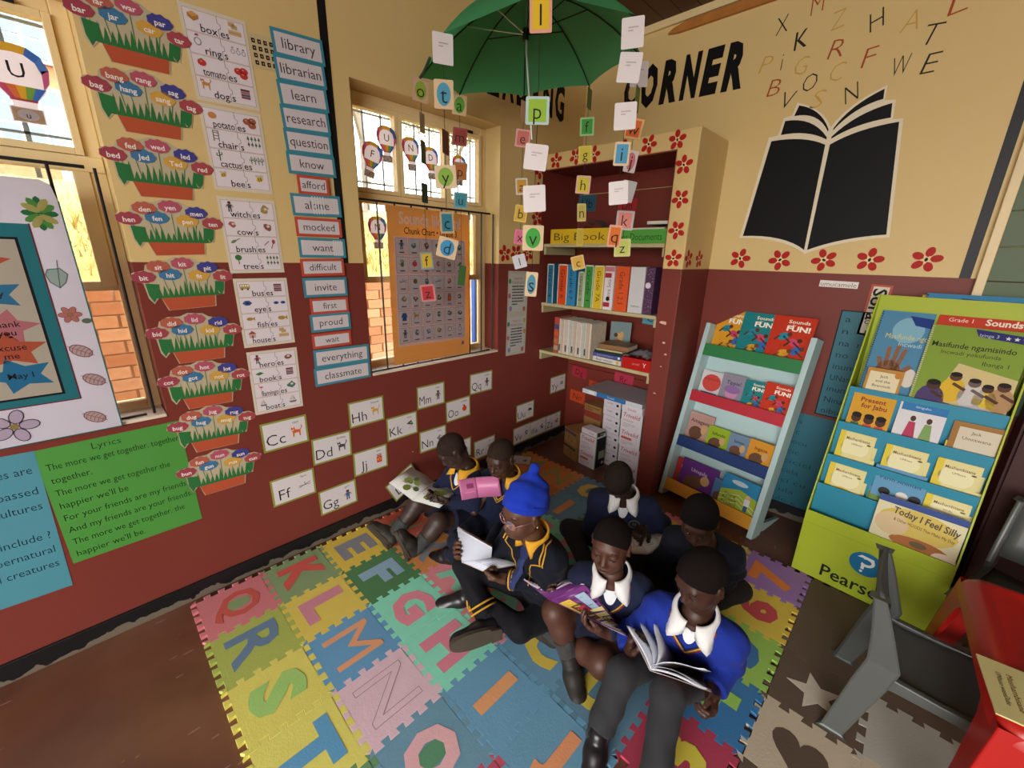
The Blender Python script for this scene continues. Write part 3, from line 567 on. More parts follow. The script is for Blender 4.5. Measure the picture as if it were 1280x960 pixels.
for k, (y, z, r, rows) in enumerate(SH):
    o = sheet('plural_chart', 'white plurals sheet from %s to %s, %s of the hanging column' % (rows[0][0]+rows[0][1], rows[3][0]+rows[3][1], ordn[k] if k < 4 else 'lowest'), 'chart', FL(y, z, 0.001, r), .210, .297, mat('cream_sheet', '#d9d0be', 0.5, .02), 'plural charts')
    p = Print()
    p.rect(-.095, .095, -.137, .137, LILAC, 0)
    for i, (a, s_, k1, k2) in enumerate(rows):
        yc = .103-.0685*i; p.frame(-.095, .095, yc-.0335, yc+.0335, .0012, '#b08a60', 1)
        p.line([(.008, yc+.0335), (.008, yc+.012), (.016, yc+.008), (.016, yc-.004), (.008, yc-.008), (.008, yc-.0335)], .0013, '#6a5a50', 2)
        p.text(a, .004, yc-.017, .025, '#1c1717', 2, align='r', maxw=.072, off=.006); p.text(s_, .013, yc-.017, .025, '#1c1717', 2, align='l', off=.006)
        pict(p, k1, -.066, yc+.010, .021); pict(p, k2, .062, yc+.006, .026)
    p.done(o, 'printed_picture')
o = sheet('picture_grid', 'cream sheet with rows of tiny black pictures beside the library card', 'chart', FL(.62, 2.288, 0.0006, 4), .10, .115, mat('pale_grid_paper', '#cdb98c', .6)); p = Print()
for i in range(4):
    for j in range(4): p.rect(-.041+.0215*i, -.041+.0215*i+.013, -.046+.024*j, -.046+.024*j+.015, '#1d1a17', 1); p.rect(-.036+.0215*i, -.032+.0215*i, -.041+.024*j, -.036+.024*j, '#b9a67c', 2)
p.done(o, 'printed_picture')
# vocabulary cards
WORDS = [('library', .750, 2.342, .206, .094, 4, 'b'), ('librarian', .749, 2.255, .204, .094, 4.5, 'b'), ('learn', .750, 2.166, .202, .094, 5, 'b'), ('research', .750, 2.078, .200, .094, 4, 'b'), ('question', .752, 1.991, .200, .092, 3, 'b'), ('know', .755, 1.906, .208, .086, 2, 'b'),
         ('afford', .752, 1.822, .138, .078, 1.4, 'r'), ('alone', .758, 1.739, .221, .092, 2, 'b'), ('mocked', .758, 1.645, .210, .082, .6, 'r'), ('want', .765, 1.555, .218, .088, 0, 'b'), ('difficult', .757, 1.467, .204, .079, 1, 'r'), ('invite', .760, 1.374, .210, .09, .2, 'b'), ('first', .770, 1.285, .187, .076, 0, 'r'), ('proud', .768, 1.204, .199, .087, .3, 'b'), ('wait', .765, 1.116, .196, .073, .3, 'r'), ('everything', .810, 1.025, .290, .092, -.8, 'b'), ('classmate', .806, .932, .296, .093, -.3, 'b')]
tb, tr_ = mat('teal_card', '#3f8ba0', .45, .03), mat('coral_card', '#c0503f', .45, .03)
for k, (w, y, z, a, h, r, c) in enumerate(WORDS):
    o = sheet('word_card', '%s bordered word card reading %s' % ('teal' if c == 'b' else 'coral red', w), 'card', FL(y, z, .0008+.0009*(len(WORDS)-k), r), a, h, tb if c == 'b' else tr_, 'vocabulary word cards'); p = Print()
    t = .012; p.rect(-a/2+t, a/2-t, -h/2+t, h/2-t, '#d3cbd0', 0); p.text(w, 0, .002, h*.40, '#23222a', 1, maxw=a*.80, off=-.004)
    if w in ('alone', 'want'):
        for q_ in range(5): p.rect(-.02+.012*q_ if w == 'alone' else .05+.009*q_, (-.02+.012*q_ if w == 'alone' else .05+.009*q_)+.004, -h*.4, h*.42, '#dfe3e6', 2)
    p.done(o, 'lettering')
# alphabet cards with a green edge, in a chequer of columns
gcard = mat('green_edged_card', '#8f9b3f', .5, .05)
ABC = [('Cc', 'cat', 'cats', .490, .684, 0), ('Dd', 'donkey', 'donkey', .705, .536, -1.5), ('Ff', 'sticks', 'fern', .492, .384, 0), ('Gg', 'girl', 'girl', .708, .232, .5), ('Hh', 'hound', 'hound', .914, .688, 0), ('Jj', 'jam', 'jam', .914, .388, -1), ('Kk', 'kite', 'kite', 1.131, .539, 0), ('Mm', 'man', 'man', 1.345, .686, -.5), ('Nn', 'x7', 'nest', 1.349, .387, -.5), ('Oo', 'orange', 'orange', 1.560, .542, 1), ('Pp', 'x8', 'pot', 1.565, .232, 0), ('Qq', 'queen', 'queen', 1.766, .689, -.5), ('Rr', 'x9', 'rat', 1.80, .178, 0), ('Uu', 'umbrella', 'umbrella', 2.235, .352, 1), ('Yy', 'x10', 'yoyo', 2.640, .502, 1), ('Vv', 'x11', 'van', 2.205, .165, 1), ('Ww', 'x12', 'worm', 2.40, .165, 1), ('Zz', 'x13', 'zebra', 2.60, .165, 0)]
def abc_card(M, t, kind, w, lab, a=.208, h=.147):
    o = sheet('alphabet_card', lab, 'card', M, a, h, gcard, 'green edged alphabet cards'); p = Print(); p.rect(-a/2+.009, a/2-.009, -h/2+.009, h/2-.009, '#dcd6da', 0)
    p.text(t, -.045, -.018, .058, '#1e1c22', 1, off=-.006, maxw=.085); pict(p, kind, .052, -.004, .032); p.text(w, .050, .047, .013, '#4a4650', 1, maxw=.05)
    p.done(o, 'printed_picture'); return o
for t, kind, w, y, z, r in ABC:
    desc = {'cat': 'an orange cat', 'donkey': 'a dark donkey', 'sticks': 'crossed twigs', 'girl': 'a girl in blue', 'hound': 'a tan hound', 'jam': 'a red jam jar', 'kite': 'a dark kite', 'man': 'a standing man', 'orange': 'a red orange', 'queen': 'a dark queen', 'umbrella': 'an umbrella'}.get(kind, 'a small drawing')
    abc_card(FL(y, z, .0012, r), t, kind, w, 'green edged alphabet card lettered %s with %s on red wall' % (t, desc))
# one slipped down behind the skirting, one lies on the mat
abc_card(FL(1.105, .172, .020, 27), 'Ll', 'book', 'lips', 'tilted green edged alphabet card that slipped down onto the skirting')
p_card = abc_card(Matrix.Translation((.095, 2.07, .0155)) @ Matrix.Rotation(radians(35), 4, 'Z'), 'Ss', 'x14', 'sun', 'green edged alphabet card lying flat on the orange mat tile')
# thank-you notes strip by the alcove
o = sheet('notice_strip', 'tall pale notice with two bordered text panels beside the alcove', 'notice', FL(2.111, 1.138, .001, -1.2), .205, .60, mat('pale_notice', '#b8b6a8', .5)); p = Print()
for s_ in (1, -1):
    c = .15*s_; p.rect(-.085, .085, c-.13, c+.13, '#bcc0bc', 0); p.text('THANK YOU', 0, c+.098, .018, '#a05a68', 1, maxw=.09); p.text('MORNING SONG' if s_ > 0 else 'EVENING SONG', 0, c+.072, .018, '#a05a68', 1, maxw=.13); p.lines(-.06, .06, c-.09, c+.055, 7, '#2e3034', 1, seed=s_+5)
    for dx, dy, cc in ((-.085, .08, '#4a8a5a'), (.08, .10, '#b8a848'), (-.07, -.11, '#8a7ab8'), (.07, -.115, '#b0605a'), (.085, .02, '#c08a4a'), (-.085, -.02, '#b06a6a')): p.ell(dx, c+dy, .014, .018, cc, 1)
p.done(o, 'printed_picture')
# hand lettered lyric sheets under the left window
o = sheet('lyrics_sheet', 'green hand lettered song lyrics sheet under the left window', 'poster', FL(-.100, .620, .001, .6), .405, .472, mat('green_card', '#4c9440', .5, .05, 5)); p = Print(); DK = '#16300f'
p.text('Lyrics', -.02, .210, .026, DK, 1, off=-.012, maxw=.09); p.done(o, 'text_line')
for i, s_ in enumerate(['The more we get together. together', 'together.', 'The more we get together.the', "happier we'll be", 'For your friends are my friends', 'And my friends are your friends.', 'The more we get together. the', "happier we'll be."]):
    p = Print(); p.text(s_, -.185, .165-.052*i, .026, DK, 1, align='l', off=-.004, maxw=.375, w=min(.375, .0117*len(s_))); p.done(o, 'text_line')
o = sheet('lyrics_sheet', 'blue hand lettered sheet at left edge beside the green lyrics', 'poster', FL(-.512, .582, .001, -2), .405, .56, mat('blue_card', '#4d8f9f', .5, .05, 5)); p = Print(); DK = '#1c3a4a'
for yy, s_ in [(.215, 'What stories are'), (.135, 'stories passed'), (.075, 'from old cultures'), (-.045, 'what do they include ?'), (-.105, 'Myths and supernatural'), (-.165, 'wonderful creatures')]: p = Print(); p.text(s_, .185, yy, .030, DK, 1, align='r', off=-.004, w=.0145*len(s_), maxw=.38); p.done(o, 'text_line')

# greeting-word poster hung on the bars of the left window
PM = axes((.013, -.506, 1.325), (0, 1, .0), (0, 0, 1))
o = sheet('greeting_poster', 'white flower bordered poster of greeting words covering the left window', 'poster', PM, .8, .87, mat('thin_poster', '#dcdae6', .5, .02, thin=.35), outline=[(-.38, -.44), (.44, -.438), (.434, .345), (.425, .40), (.405, .412), (-.38, .412)])
p = Print(z=.0005)
p.rect(-.38, .354, -.307, .277, '#2f7f88', 0); p.rect(-.38, .321, -.282, .236, '#22222c', 1); p.rect(-.38, .314, -.275, .229, '#c8bfae', 2); p.line([(.354, .277), (.354, -.307), (-.38, -.307)], .004, '#7a3040', 1); p.line([(.434, .35), (.44, -.438), (-.38, -.438)], .004, '#2f6a66', 1)
def star5(cx, cy, r, c, l, a0=.3): p.poly([(cx+(r if k % 2 == 0 else r*.52)*cos(a0+k*pi/5), cy+(r if k % 2 == 0 else r*.52)*sin(a0+k*pi/5)*.72) for k in range(10)], c, l)
for cx, cy, r, c, w1, w2, a in [(.22, .16, .075, '#c8604a', 'Please', '', .2), (.225, .065, .08, '#3a80a8', 'Sorry', '', .5), (.235, -.04, .08, '#c47a82', 'Thank', 'you', .1), (.23, -.115, .088, '#c05f44', 'Excuse', 'me', .3), (.235, -.20, .085, '#2f7ba6', 'May I', '', .6), (.0, .15, .1, '#c47a82', 'Hello', '', .2), (-.0, -.1, .1, '#c8a04a', 'Good', 'day', .4)]:
    star5(cx, cy, r, c, 3, a); p.text(w1, cx, cy+(.009 if w2 else 0), .020, '#2a2430', 4, maxw=.085, off=.005)
    if w2: p.text(w2, cx, cy-.018, .020, '#2a2430', 4, maxw=.07, off=.005)
for cx, cy, kind in [(.385, .31, 'bush'), (.382, .112, 'leaf'), (.387, -.012, 'flower'), (.388, -.139, 'fern'), (.40, -.246, 'fern'), (.375, -.384, 'fern'), (.184, -.369, 'bloom'), (.0, -.369, 'fern')]:
    if kind == 'bush':
        for k in range(12): a = k*.52; p.ell(cx+.02*cos(a), cy+.03*sin(a), .022, .010, ['#2f7a4a', '#5a9a4a', '#b8b06a'][k % 3], 2+k % 3, 8, a)
    elif kind == 'leaf': p.poly([(cx-.026, cy+.01), (cx-.018, cy+.027), (cx+.012, cy+.03), (cx+.028, cy+.01), (cx+.018, cy-.018), (cx, cy-.036), (cx-.02, cy-.016)], '#6a7a78', 2); p.poly([(cx-.023, cy+.01), (cx-.016, cy+.024), (cx+.011, cy+.027), (cx+.025, cy+.009), (cx+.016, cy-.016), (cx, cy-.032), (cx-.018, cy-.014)], '#a9bfb8', 3); p.line([(cx+.01, cy+.055), (cx, cy-.032)], .002, '#5a6a68', 4)
    elif kind == 'fern':
        p.ell(cx, cy, .032, .020, '#8a5a58', 2, 12, -.6); p.ell(cx, cy, .029, .017, '#cdb2b2', 3, 12, -.6)
        for k in range(-2, 3): p.line([(cx+k*.009, cy-k*.006), (cx+k*.009+.012, cy-k*.006+.010)], .0016, '#8a5a58', 4); p.line([(cx+k*.009, cy-k*.006), (cx+k*.009-.004, cy-k*.006-.013)], .0016, '#8a5a58', 4)
        p.line([(cx-.03, cy+.02), (cx+.03, cy-.02)], .0016, '#8a5a58', 4)
    else:
        c1, c2 = ('#c88078', '#8a4a48') if kind == 'flower' else ('#c4b4cc', '#4a4050'); R_f = .017 if kind == 'flower' else .034
        for k in range(5 if kind == 'bloom' else 6): a = k*2*pi/(5 if kind == 'bloom' else 6); p.ell(cx+R_f*cos(a), cy+R_f*sin(a), R_f*.75, R_f*.52, c2, 2, 12, a); p.ell(cx+R_f*cos(a), cy+R_f*sin(a), R_f*.66, R_f*.44, c1, 3, 12, a)
        p.ell(cx, cy, R_f*.3, R_f*.3, '#a08a58', 4)
        if kind == 'flower': p.ell(cx+.036, cy-.024, .013, .009, '#6a7a60', 2)
p.done(o, 'printed_picture', .35)
# big phonics chart hung on the bars of the far window
CM = axes((-.008, 1.392, 1.345), (0.0, 1, -.012), (.0, .012, 1))
o = sheet('phonics_chart', 'large orange phonics picture chart hung in the far window', 'poster', CM, .56, .86, mat('thin_orange_paper', '#deae68', .5, .03, 5, thin=.55)); p = Print(z=.0005)
p.text('Sounds like fun!', 0, .375, .062, '#e0d4d0', 1, off=.03, maxw=.42); p.text('Chunk Chart • Grade 3', .0, .312, .036, '#241c18', 1, maxw=.36, off=.008)
p.rect(-.245, .245, -.325, .278, '#d9cdd2', 1); kinds = ['person', 'x21', 'x22', 'x23', 'x24', 'x25', 'hand', 'apple', 'x26', 'x27', 'x28', 'leaf', 'sticks', 'ball', 'x29', 'sticks', 'x30', 'x31', 'x32', 'x33', 'x34', 'x35', 'jam', 'x36', 'coat', 'dog', 'x37', 'x38', 'x39', 'x40', 'person', 'x41', 'x42', 'x43', 'clock', 'ring']
for r in range(6):
    for c in range(6):
        x, y = -.2+.08*c, .228-.098*r; p.rect(x-.036, x+.036, y-.044, y+.044, '#6a5a78' if (r+c) % 2 else '#a05a70', 2); p.rect(x-.0345, x+.0345, y-.0425, y+.0425, '#dcd4d8', 3); pict(p, kinds[r*6+c], x, y+.010, .026, 4); p.rect(x-.016, x+.016, y-.034, y-.028, '#7a3a48', 4)
p.line([(-.22, -.375), (.18, -.375)], .006, '#e0b070', 1); p.ell(.225, -.352, .012, .014, '#8a8080', 1)
p.done(o, 'printed_picture', .55)

# paper hot-air balloons stuck to the panes
def balloon(M, ch, low, lab, s=1.0):
    prof = [(0, .075), (.03, .072), (.055, .055), (.066, .025), (.062, -.008), (.045, -.04), (.026, -.064), (.024, -.082), (.034, -.082), (.033, -.122), (-.033, -.122), (-.034, -.082), (-.024, -.082), (-.026, -.064), (-.045, -.04), (-.062, -.008), (-.066, .025), (-.055, .055), (-.03, .072)]
    o = sheet('paper_balloon', lab, 'decoration', M, .13, .2, mat('balloon_paper', '#eeeaf0', .5, .02, thin=.6), 'paper hot air balloons', outline=[(a*s, b*s) for a, b in prof]); p = Print(z=.0005)
    cols = ['#c85a7a', '#d87a4a', '#d8b23c', '#7aa850', '#4a78c8', '#7a68b8']
    top = [(-.066, .025), (-.055, .055), (-.03, .072), (0, .075), (.03, .072), (.055, .055), (.066, .025)]
    for k in range(6): a, b_ = top[k], top[k+1]; p.poly([(a[0]*s, a[1]*s), (b_[0]*s, b_[1]*s), (b_[0]*.74*s, (b_[1]-.012)*.86*s), (a[0]*.74*s, (a[1]-.012)*.86*s)], ['#c85a8a', '#d88a5a', '#d8b23c', '#d8b040', '#4a78c8', '#5a88d0'][k], 1)
    for k in range(5): x0, x1 = -.05+.02*k, -.03+.02*k; p.poly([(x0*s, -.028*s), (x1*s, -.028*s), (x1*.5*s, -.064*s), (x0*.5*s, -.064*s)], cols[k], 1)
    p.poly([(-.066*s, .025*s), (-.05*s, .02*s), (-.046*s, -.03*s), (-.06*s, -.01*s)], '#c84a5a', 1); p.poly([(.066*s, .025*s), (.05*s, .02*s), (.046*s, -.03*s), (.06*s, -.01*s)], '#c86a9a', 1)
    p.line([(-.026*s, -.064*s), (.026*s, -.064*s)], .006*s, '#c06068', 2)
    p.text(ch, 0, .012*s, .040*s, '#2a2630', 2); p.rect(-.031*s, .031*s, -.12*s, -.084*s, '#b09a80', 1); p.ell(0, -.102*s, .022*s, .014*s, '#d8d4e0', 2); p.text(low, 0, -.102*s, .016*s, '#2a2630', 3, maxw=.02*s)
    p.done(o, 'printed_picture', .6); return o
XP = -.116
balloon(FL(-.085, 2.055, -.120, 0), 'U', 'u', 'large paper balloon with a U on the left window', 1.12)
for ch, y, z, r, s_ in [('F', 1.117, 2.018, -14, .88), ('U', 1.206, 2.107, 0, .88), ('N', 1.352, 2.085, 3, .85), ('D', 1.482, 2.058, 3, .85), ('A', 1.690, 2.050, 0, .85)]:
    balloon(FL(y+.0, z, XP, r), ch, ch.lower(), 'paper balloon lettered %s on the far window top panes' % ch, s_)
balloon(FL(1.13, 1.665, -.135, 0), 'N', 'n', 'paper balloon lettered N low on the far window, left of the chart', .85)

# ---------------------------------------------------------------- wall labels on the back wall
o = sheet('word_label', 'white strip label reading umucamele on the red wall', 'label', FB(1.739, 1.432, off=.001, rot=-1), .168, .034); p = Print(); p.text('umucamele', 0, 0, .024, '#2a2a2e', 1, w=.155, off=-.01); p.done(o, 'lettering')
o = sheet('word_label', 'tall red edged label with a sideways S behind the book display', 'label', FB(1.915, 1.31, off=.001, rot=-2), .085, .26, mat('red_edge', '#b8472f', .5)); p = Print(); p.rect(-.032, .032, -.12, .12, '#dcd2c0', 0); p.text('Sora', 0, .03, .055, '#1a1a1a', 1, rot=-pi/2, off=.02, w=.16); p.done(o, 'lettering')
TEAL = mat('teal_chart_paper', '#2c6878', .5, .05, 4)
rows = ['a   o   u', 'n   k   i', 'na  no  nu', 'no  ni  ne', 'inunu', 'UNana', 'inunu', 'Nina', 'nibuna']
o = sheet('syllable_chart', 'teal hand lettered syllable chart between the two book stands', 'chart', FB(1.95, 1.0, off=.001, rot=-.5), .345, .60, TEAL); p = Print(); p.frame(-.1725, .1725, -.30, .30, .006, '#151a20', 1); p.done(o, 'border')
for i, s_ in enumerate(rows): p = Print(); p.text(s_, -.145, .255-.065*i, .034, '#14242c', 1, align='l', off=-.008, w=.021*len(s_)); p.done(o, 'text_line')
o = sheet('syllable_chart', 'teal hand lettered syllable chart standing low behind the white stand', 'chart', FB(1.79, .365, off=.001, rot=-1), .39, .64, TEAL); p = Print()
for i, s_ in enumerate(['acas', 'cccc', 'cacocu', 'cecic', 'cicicici', 'cacela', 'icici cu', 'licula', 'iculo c']): p = Print(); p.text(s_, -.16, .27-.066*i, .032, '#1c4450', 1, align='l', off=-.008, w=.024*len(s_)); p.done(o, 'text_line')
# green boarding with a pale frame, right of the dark stripe
t = thing('green_board', 'green boarded panel with cream frame at the right edge', 'board', (2.232, 2.781, 0))
MB().box(0, .034, -.035, 0, .90, 2.92).build('frame', FRAME, t, bevel=.003)
gm_ = mat('green_board_paint', '#55674a', .5, .1, 6); pr = None
for i in range(14):
    z = .90+.145*i; bo = MB().box(.034, 1.6, -.022, -.004, 0, .142).build('board', gm_, t, bevel=.002) if pr is None else pr.copy()
    if pr is None: pr = bo
    else: C.objects.link(bo)
    bo.location = (0, .001*(i % 2), z)
# letter cards on the alcove back
for txt, x, z, w, h, c, lab in [('Hb', .085, 1.935, .16, .115, '#2c5a6c', 'blue card lettered Hb on the alcove back'), ('Dn', .43, 1.90, .15, .09, '#a82a2c', 'red card lettered Dn high on the alcove back'), ('Dg', .125, .605, .15, .09, '#a02438', 'crimson card lettered Dg under the lowest shelf'), ('Nn', .122, .385, .155, .10, '#c0461f', 'orange card lettered Nn beside the cartons'), ('Rr', .545, .635, .165, .09, '#b0304c', 'pink red card lettered Rr above the books carton'), ('Hh', .29, .535, .12, .05, '#b8431f', 'orange card half hidden behind the grey carton lid'), ('Cc', .72, 1.13, .145, .09, '#5aa0b8', 'light blue card under the middle shelf')]:
    o = sheet('letter_card', lab, 'card', FB(x, z, 2.768, off=.001, rot=-3), w, h, mat('card_'+c, c, .5, .05)); p = Print(); p.text(txt, 0, 0, h*.55, '#3a1a1c' if c != '#2c5a6c' else '#12202a', 1, off=-.005); p.done(o, 'lettering')
# ---------------------------------------------------------------- interlocking foam mat
TX0, TPX, TPY = 0.0467, 0.2766, 0.28; MZ = 0.014
def edge(n=5, amp=.0105, taper=.25, flip=1):
    """castellated seam along t in 0..1, offset to the left positive; dovetail teeth"""
    pts = []; 
    for k in range(n):
        a, b_ = (k+.25)/n, (k+.75)/n; e = taper*.25/n
        pts += [(a, -amp*flip), (a-e, amp*flip), (b_+e, amp*flip), (b_, -amp*flip)]
    return pts
def tile_poly(x0, y0, sx, sy, n=5, amp=.0105):
    E_ = edge(n, amp); m = .02*0
    P = []
    P += [(x0, y0)]+[(x0+t*sx, y0+o) for t, o in E_]
    P += [(x0+sx, y0)]+[(x0+sx+o, y0+t*sy) for t, o in E_]
    P += [(x0+sx, y0+sy)]+[(x0+t*sx, y0+sy+o) for t, o in reversed(E_)]
    P += [(x0, y0+sy)]+[(x0+o, y0+t*sy) for t, o in reversed(E_)]
    return P
def foam(c):
    h_, s_, v_ = colorsys.rgb_to_hsv(*[int(c[i:i+2], 16)/255 for i in (1, 3, 5)]); k = '#%02x%02x%02x' % tuple(int(255*x) for x in colorsys.hsv_to_rgb(h_, s_*.88, min(.93, v_*1.13)))
    return mat('foam_'+c, k, .62, .05, 20, .18, 180, spec=.25)
TILES = {(0, 0): ('Q', '#c06a70', '#b8493f'), (0, 1): ('R', '#9caa4c', '#5a7796'), (0, 2): ('S', '#cdc658', '#8fbf62'), (0, 3): ('T', '#cfc95c', '#4d90bd'), (0, 4): ('U', '#5f8f62', '#c86a72'), (0, 5): ('V', '#c98a4e', '#5a7796'),
         (1, 0): ('K', '#7a9566', '#c04a42'), (1, 1): ('L', '#cdb84a', '#c0788a'), (1, 2): ('M', '#5590bd', '#e09a6c'), (1, 3): ('N', '#cfb0be', '#cfb0be'), (1, 4): ('O', '#5f8ea8', '#d9a9b0'), (1, 5): ('P', '#b8445c', '#7ab07a'),
         (2, 0): ('E', '#cdb03c', '#7d7f86'), (2, 1): ('F', '#477a4c', '#7fa3bc'), (2, 2): ('G', '#79d2b4', '#d0788a'), (2, 3): ('H', '#79d2b4', '#cc7488'), (2, 4): ('I', '#5b93b6', '#dd9a62'), (2, 5): ('J', '#5c92b2', '#d98e5e'),
         (3, 0): ('W', '#b8503c', '#7a9566'), (3, 1): ('X', '#c47a3a', '#7d7f86'), (3, 2): ('A', '#cf7a80', '#79c2a4'), (3, 3): ('B', '#cc7c84', '#79c2a4'), (3, 4): ('C', '#5a8aa8', '#c9b040'), (3, 5): ('D', '#557f98', '#c2b13c'), (3, 6): ('3', '#a8324a', '#cfc03a'),
         (4, 0): ('Y', '#c47a3a', '#477a4c'), (4, 1): ('Z', '#b89a3c', '#5a7796'), (4, 2): ('8', '#477a4c', '#cdb03c'), (4, 3): ('&', '#79d2b4', '#cc7488'), (4, 4): ('?', '#5a8aa8', '#c9b040'), (4, 5): ('2', '#4a7a90', '#c2b13c'), (4, 6): ('4', '#2f6ea6', '#8cc24a'),
         (5, 0): ('A', '#c47a3a', '#7a9566'), (5, 1): ('B', '#5590bd', '#c9b040'), (5, 2): ('C', '#79d2b4', '#cc7488'), (5, 3): ('D', '#6cc0a2', '#c86a80'), (5, 4): ('E', '#5f8f62', '#c9b040'), (5, 5): ('F', '#4a7a90', '#d98e5e'), (5, 6): ('5', '#8cb84a', '#2f66a0'),
         (6, 0): ('G', '#c07636', '#5a9a5a'), (6, 1): ('H', '#bd7234', '#6a9a5a'), (6, 2): ('1', '#5f8fae', '#d58a56'), (6, 3): ('J', '#477a4c', '#79d2b4'), (6, 4): ('K', '#6cb79c', '#c86a80'), (6, 5): ('L', '#c0788a', '#79c2a4'), (6, 6): ('6', '#cdb03a', '#b83a40'),
         (7, 0): ('M', '#c27838', '#7a9a5c'), (7, 1): ('N', '#c47a3e', '#8a9a52'), (7, 2): ('0', '#5a86a0', '#c9b24c'), (7, 3): ('P', '#4f84a4', '#c9b040'), (7, 4): ('9', '#cc7488', '#cdb03c'), (7, 5): ('8', '#c2b34c', '#79a8c2'), (7, 6): ('7', '#9068b0', '#d9752e')}
mt = thing('foam_mat', 'colourful interlocking foam alphabet and number mat under the children', 'mat', (1.0, 1.1, 0))
CNT = {'Q': '#7a9566', 'R': '#cdb84a', 'O': '#4f8a66', 'B': '#c9b040', 'D': '#557f98', '4': '#2f6ea6', '6': '#cdb03a', '0': '#5a86a0'}
for (i, j), (ch, bg, fg) in TILES.items():
    x0, y0 = TX0+TPX*j, TPY*i; cx, cy = x0+TPX/2, y0+TPY/2
    pl = [(a-cx, b_-cy) for a, b_ in tile_poly(x0, y0, TPX, TPY)]
    q = random.Random(i*9+j)
    t = MB().prism(pl, 0.0005, MZ, bevel=.0009).build('tile', foam(bg), mt); t.location = (cx-1.0, cy-1.1, q.uniform(0, .0006))
    v, f = glyphs(ch, 0.0 if ch in 'MWN&' else .02 if ch in 'QR' else .055); c0, c1 = v.min(0), v.max(0); sc = .185/(c1[1]-c0[1]); sx = min(sc*1.2, .17/(c1[0]-c0[0])) if ch not in 'I1' else sc
    v2 = (v-(c0+c1)/2)*[sx, sc]; b = MB()
    if j == 6 or (i, j) == (7, 5): v2 = np.stack([-v2[:, 1], v2[:, 0]], 1)
    z = MZ+(.0012 if fg != bg else .0006)
    b.add([(a, c, z) for a, c in v2], f); n0 = len(v2)
    b.build('letter', foam(fg), t)
    if fg == bg:   # letter of the same foam: only its cut line shows
        me = MB(); edg = {}
        for fc in f:
            for a, c in zip(fc, fc[1:]+fc[:1]): edg[tuple(sorted((a, c)))] = edg.get(tuple(sorted((a, c))), 0)+1
        for (a, c), k in edg.items():
            if k == 1:
                pa, pc = Vector((*v2[a], z+.0004)), Vector((*v2[c], z+.0004)); d = (pc-pa); d = Vector((-d.y, d.x, 0)).normalized()*.0009; me.add([pa-d, pa+d, pc+d, pc-d], [(0, 1, 2, 3)])
        me.build('cut_line', mat('cut_line_grey', '#8a7080', .8), t)
    if ch in CNT and ch in 'QO0': 
        MB().prism([(.034*cos(a), .055*sin(a)) for a in [k*pi/10 for k in range(20)]], MZ+.0006, MZ+.0011).build('letter_core', foam(CNT[ch]), t)
m2 = thing('foam_mat', 'brown beige and grey interlocking foam mat with cut out shapes', 'mat', (2.3, 1.4, 0))
X7 = TX0+TPX*7
def star(r, q_=.42, a0=pi/2): return [((r if k % 2 == 0 else r*q_)*cos(a0+k*pi/5), (r if k % 2 == 0 else r*q_)*sin(a0+k*pi/5)) for k in range(10)]
heart = [(.075*1.0*sin(t)**3*1.05, .0053*(13*cos(t)-5*cos(2*t)-2*cos(3*t)-cos(4*t))) for t in [k*2*pi/28 for k in range(28)]]
for i, j, bg, shp, fg in [(4, 0, '#b9ab92', 'heart', '#5b4a3e'), (5, 0, '#5d4c3f', 'star', '#bdb4a2'), (6, 0, '#5f4e41', None, None), (7, 0, '#5f4e41', None, None), (4, 1, '#b7a98f', None, None), (5, 1, '#a6a39a', None, None), (6, 1, '#5d4c3f', None, None), (7, 1, '#5d4c3f', None, None), (3, 0, '#5d4c3f', None, None), (3, 1, '#a6a39a', None, None), (4, 2, '#5d4c3f', None, None), (5, 2, '#5d4c3f', None, None), (6, 2, '#5d4c3f', None, None), (7, 2, '#5d4c3f', None, None)]:
    x0, y0 = X7+TPX*j+.003, TPY*i; cx, cy = x0+TPX/2, y0+TPY/2
    t = MB().prism([(a-cx, b_-cy) for a, b_ in tile_poly(x0+.0, y0, TPX, TPY, 4, .011)], .0005, MZ, bevel=.0009).build('tile', foam(bg), m2); t.location = (cx-2.3, cy-1.4, -.001 if j == 0 else 0)
    if shp: MB().prism(star(.092, .42, pi/2+.35) if shp == 'star' else heart, MZ-.001, MZ+.001).build('shape_inlay', foam(fg), t)

# ---------------------------------------------------------------- books
def spine_text(p, s, x, y, h, col, L=1, w=None): p.text(s, x, y, h, col, L, rot=-pi/2, w=w)
def block(name, label, cat, M, w, h, d, cover, pages='#d8cfbc', group=None, art=None, spine=None, sp_w=None):
    """closed book: local x width, y height, z thickness toward the viewer; cover, page block and print as parts"""
    o = thing(name, label, cat, M=M, group=group); b = MB(); c = .0018
    b.box(-w/2, w/2, -h/2, h/2, d/2-c, d/2).box(-w/2, w/2, -h/2, h/2, -d/2, -d/2+c).box(-w/2, -w/2+c, -h/2, h/2, -d/2, d/2)
    b.build('cover', mat('cover_'+cover, cover, .4, .05, 8), o)
    MB().box(-w/2+c, w/2-.003, -h/2+.003, h/2-.003, -d/2+c, d/2-c).build('page_block', mat('pages_'+pages, pages, .7, .06, 40), o)
    if art: p = Print(z=d/2+.0004); art(p, w, h); p.done(o, 'cover_print')
    return o
